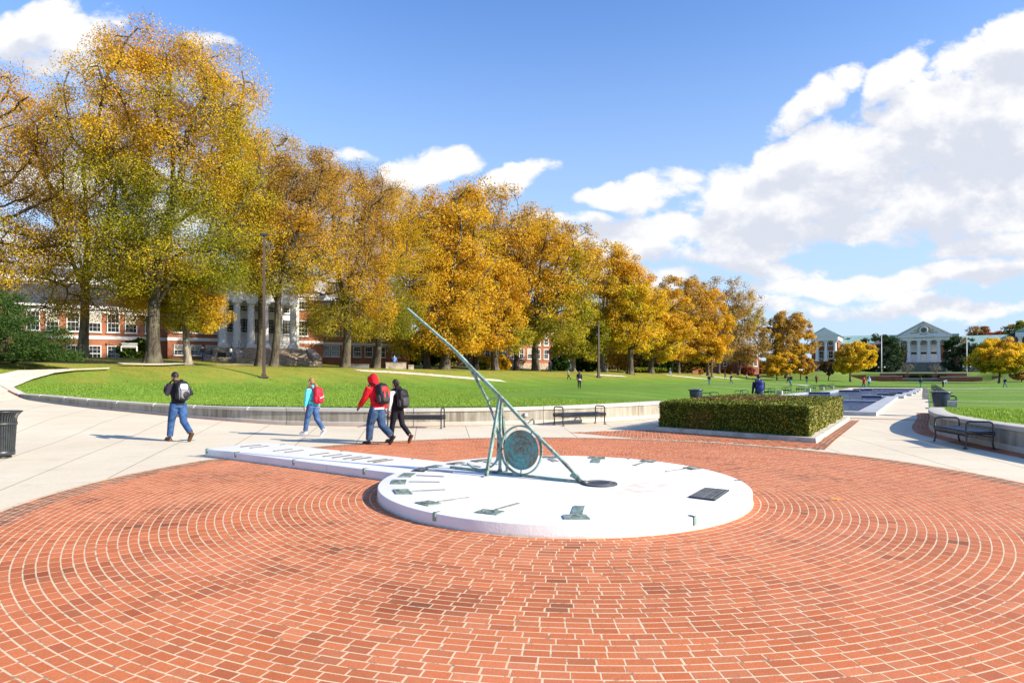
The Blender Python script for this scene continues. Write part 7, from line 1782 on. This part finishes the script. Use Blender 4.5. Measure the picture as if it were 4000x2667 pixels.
# small parked cars far off beneath the rust coloured tree
def car(px, py, Y, col, label):
    X0 = (px - HX) / F * Y; e = empty('parked_car', (X0, Y, zt(X0, Y) + .0), .6, label, 'car', 'cars parked far off'); m = mat('car_paint', col, .25, .1, .6)
    b = MB(); prof = [(-2.1, .35), (-2.15, .75), (-1.5, .95), (-1.0, 1.38), (.5, 1.42), (1.2, .98), (2.0, .85), (2.15, .5), (2.1, .35)]
    for i in range(len(prof) - 1): pass
    V = [(x, -.85, z) for x, z in prof] + [(x, .85, z) for x, z in prof]; n_ = len(prof); b.add(V, [tuple(range(n_))[::-1], tuple(range(n_, 2 * n_))] + [(i, (i + 1) % n_, n_ + (i + 1) % n_, n_ + i)[::-1] for i in range(n_)]); b.build('body', m, e, bevel=.05)
    b = MB(); b.box((-.2, 0, 1.17), (1.9, 1.72, .28)); b.build('windows', M['pane'], e)
    for x in (-1.3, 1.3):
        for y in (-.8, .8): b = MB(); b.tube([(x, y - .1, .32), (x, y + .1, .32)], .32, 12); b.build('wheel', M['black'], e)
car(3125, 1456, 222, (.7, .7, .72), 'tiny white car parked beneath the rust coloured tree'); car(3045, 1454, 224, (.5, .52, .55), 'tiny silver car parked left of the white one')
# fallen leaves lying on the bank under the row
rs = np.random.RandomState(21); n_ = 42000; a_ = rs.uniform(-12, 150, n_); c_ = 33 + 26 * rs.beta(2.2, 1.6, n_)
X_ = C0.x + a_ * AX.x + c_ * CX.x; Y_ = C0.y + a_ * AX.y + c_ * CX.y
ok_ = np.array([noise.noise(Vector((x * .22, y * .22, 5))) > -.12 + rnd.uniform(-.2, .2) for x, y in zip(X_, Y_)]); X_, Y_ = X_[ok_], Y_[ok_]; n_ = len(X_)
Z_ = np.array([zt(x, y) for x, y in zip(X_, Y_)]) + .03
colr = np.where(rs.uniform(0, 1, n_)[:, None] < .55, np.array([.50, .33, .05]), np.array([.34, .17, .04])) * rs.uniform(.6, 1.15, n_)[:, None]
o = link('fallen_leaves', quads_mesh('fallen_leaves', rand_quads(rs, np.c_[X_, Y_, Z_], np.full(n_, .11), .75, nrm=np.tile(np.array([0, 0, 1.]), (n_, 1)), npow=.75), M['leaf'], colr)); tag(o, 'scattered yellow and brown fallen leaves on the bank under the tree row', 'fallen leaves', kind='stuff')
# far-off planting beyond the buildings, read as one mass
rs = np.random.RandomState(77); n_ = 60000; Cs = []; 
a_ = rs.uniform(25, 250, n_); hh = 6 + 3 * np.sin(a_ * .21) + 2 * np.sin(a_ * .57 + 2); c_ = 92 - a_ * .12 + rs.uniform(-5, 5, n_) + 2 * np.sin(a_ * .3)
X_ = C0.x + a_ * AX.x + c_ * CX.x; Y_ = C0.y + a_ * AX.y + c_ * CX.y; Z_ = 3.8 + rs.uniform(0, 1, n_) ** .8 * hh
t = rs.uniform(0, 1, n_) + .25 * np.sin(a_ * .4); names = ['conif', 'green', 'brown', 'gold', 'purple']; base = np.array([PAL[k_] for k_ in names]); idx = np.clip(np.searchsorted([.45, .62, .85, .95], t), 0, 4)
colr = base[idx] * rs.uniform(.45, .9, n_)[:, None]
o = link('background_planting', quads_mesh('background_planting', rand_quads(rs, np.c_[X_, Y_, Z_], .0048 * Y_, .8, up=.3), M['leaf'], colr)); tag(o, 'dark mixed planting filling the gaps far behind the tree row', 'planting', kind='stuff')
print('trees done')
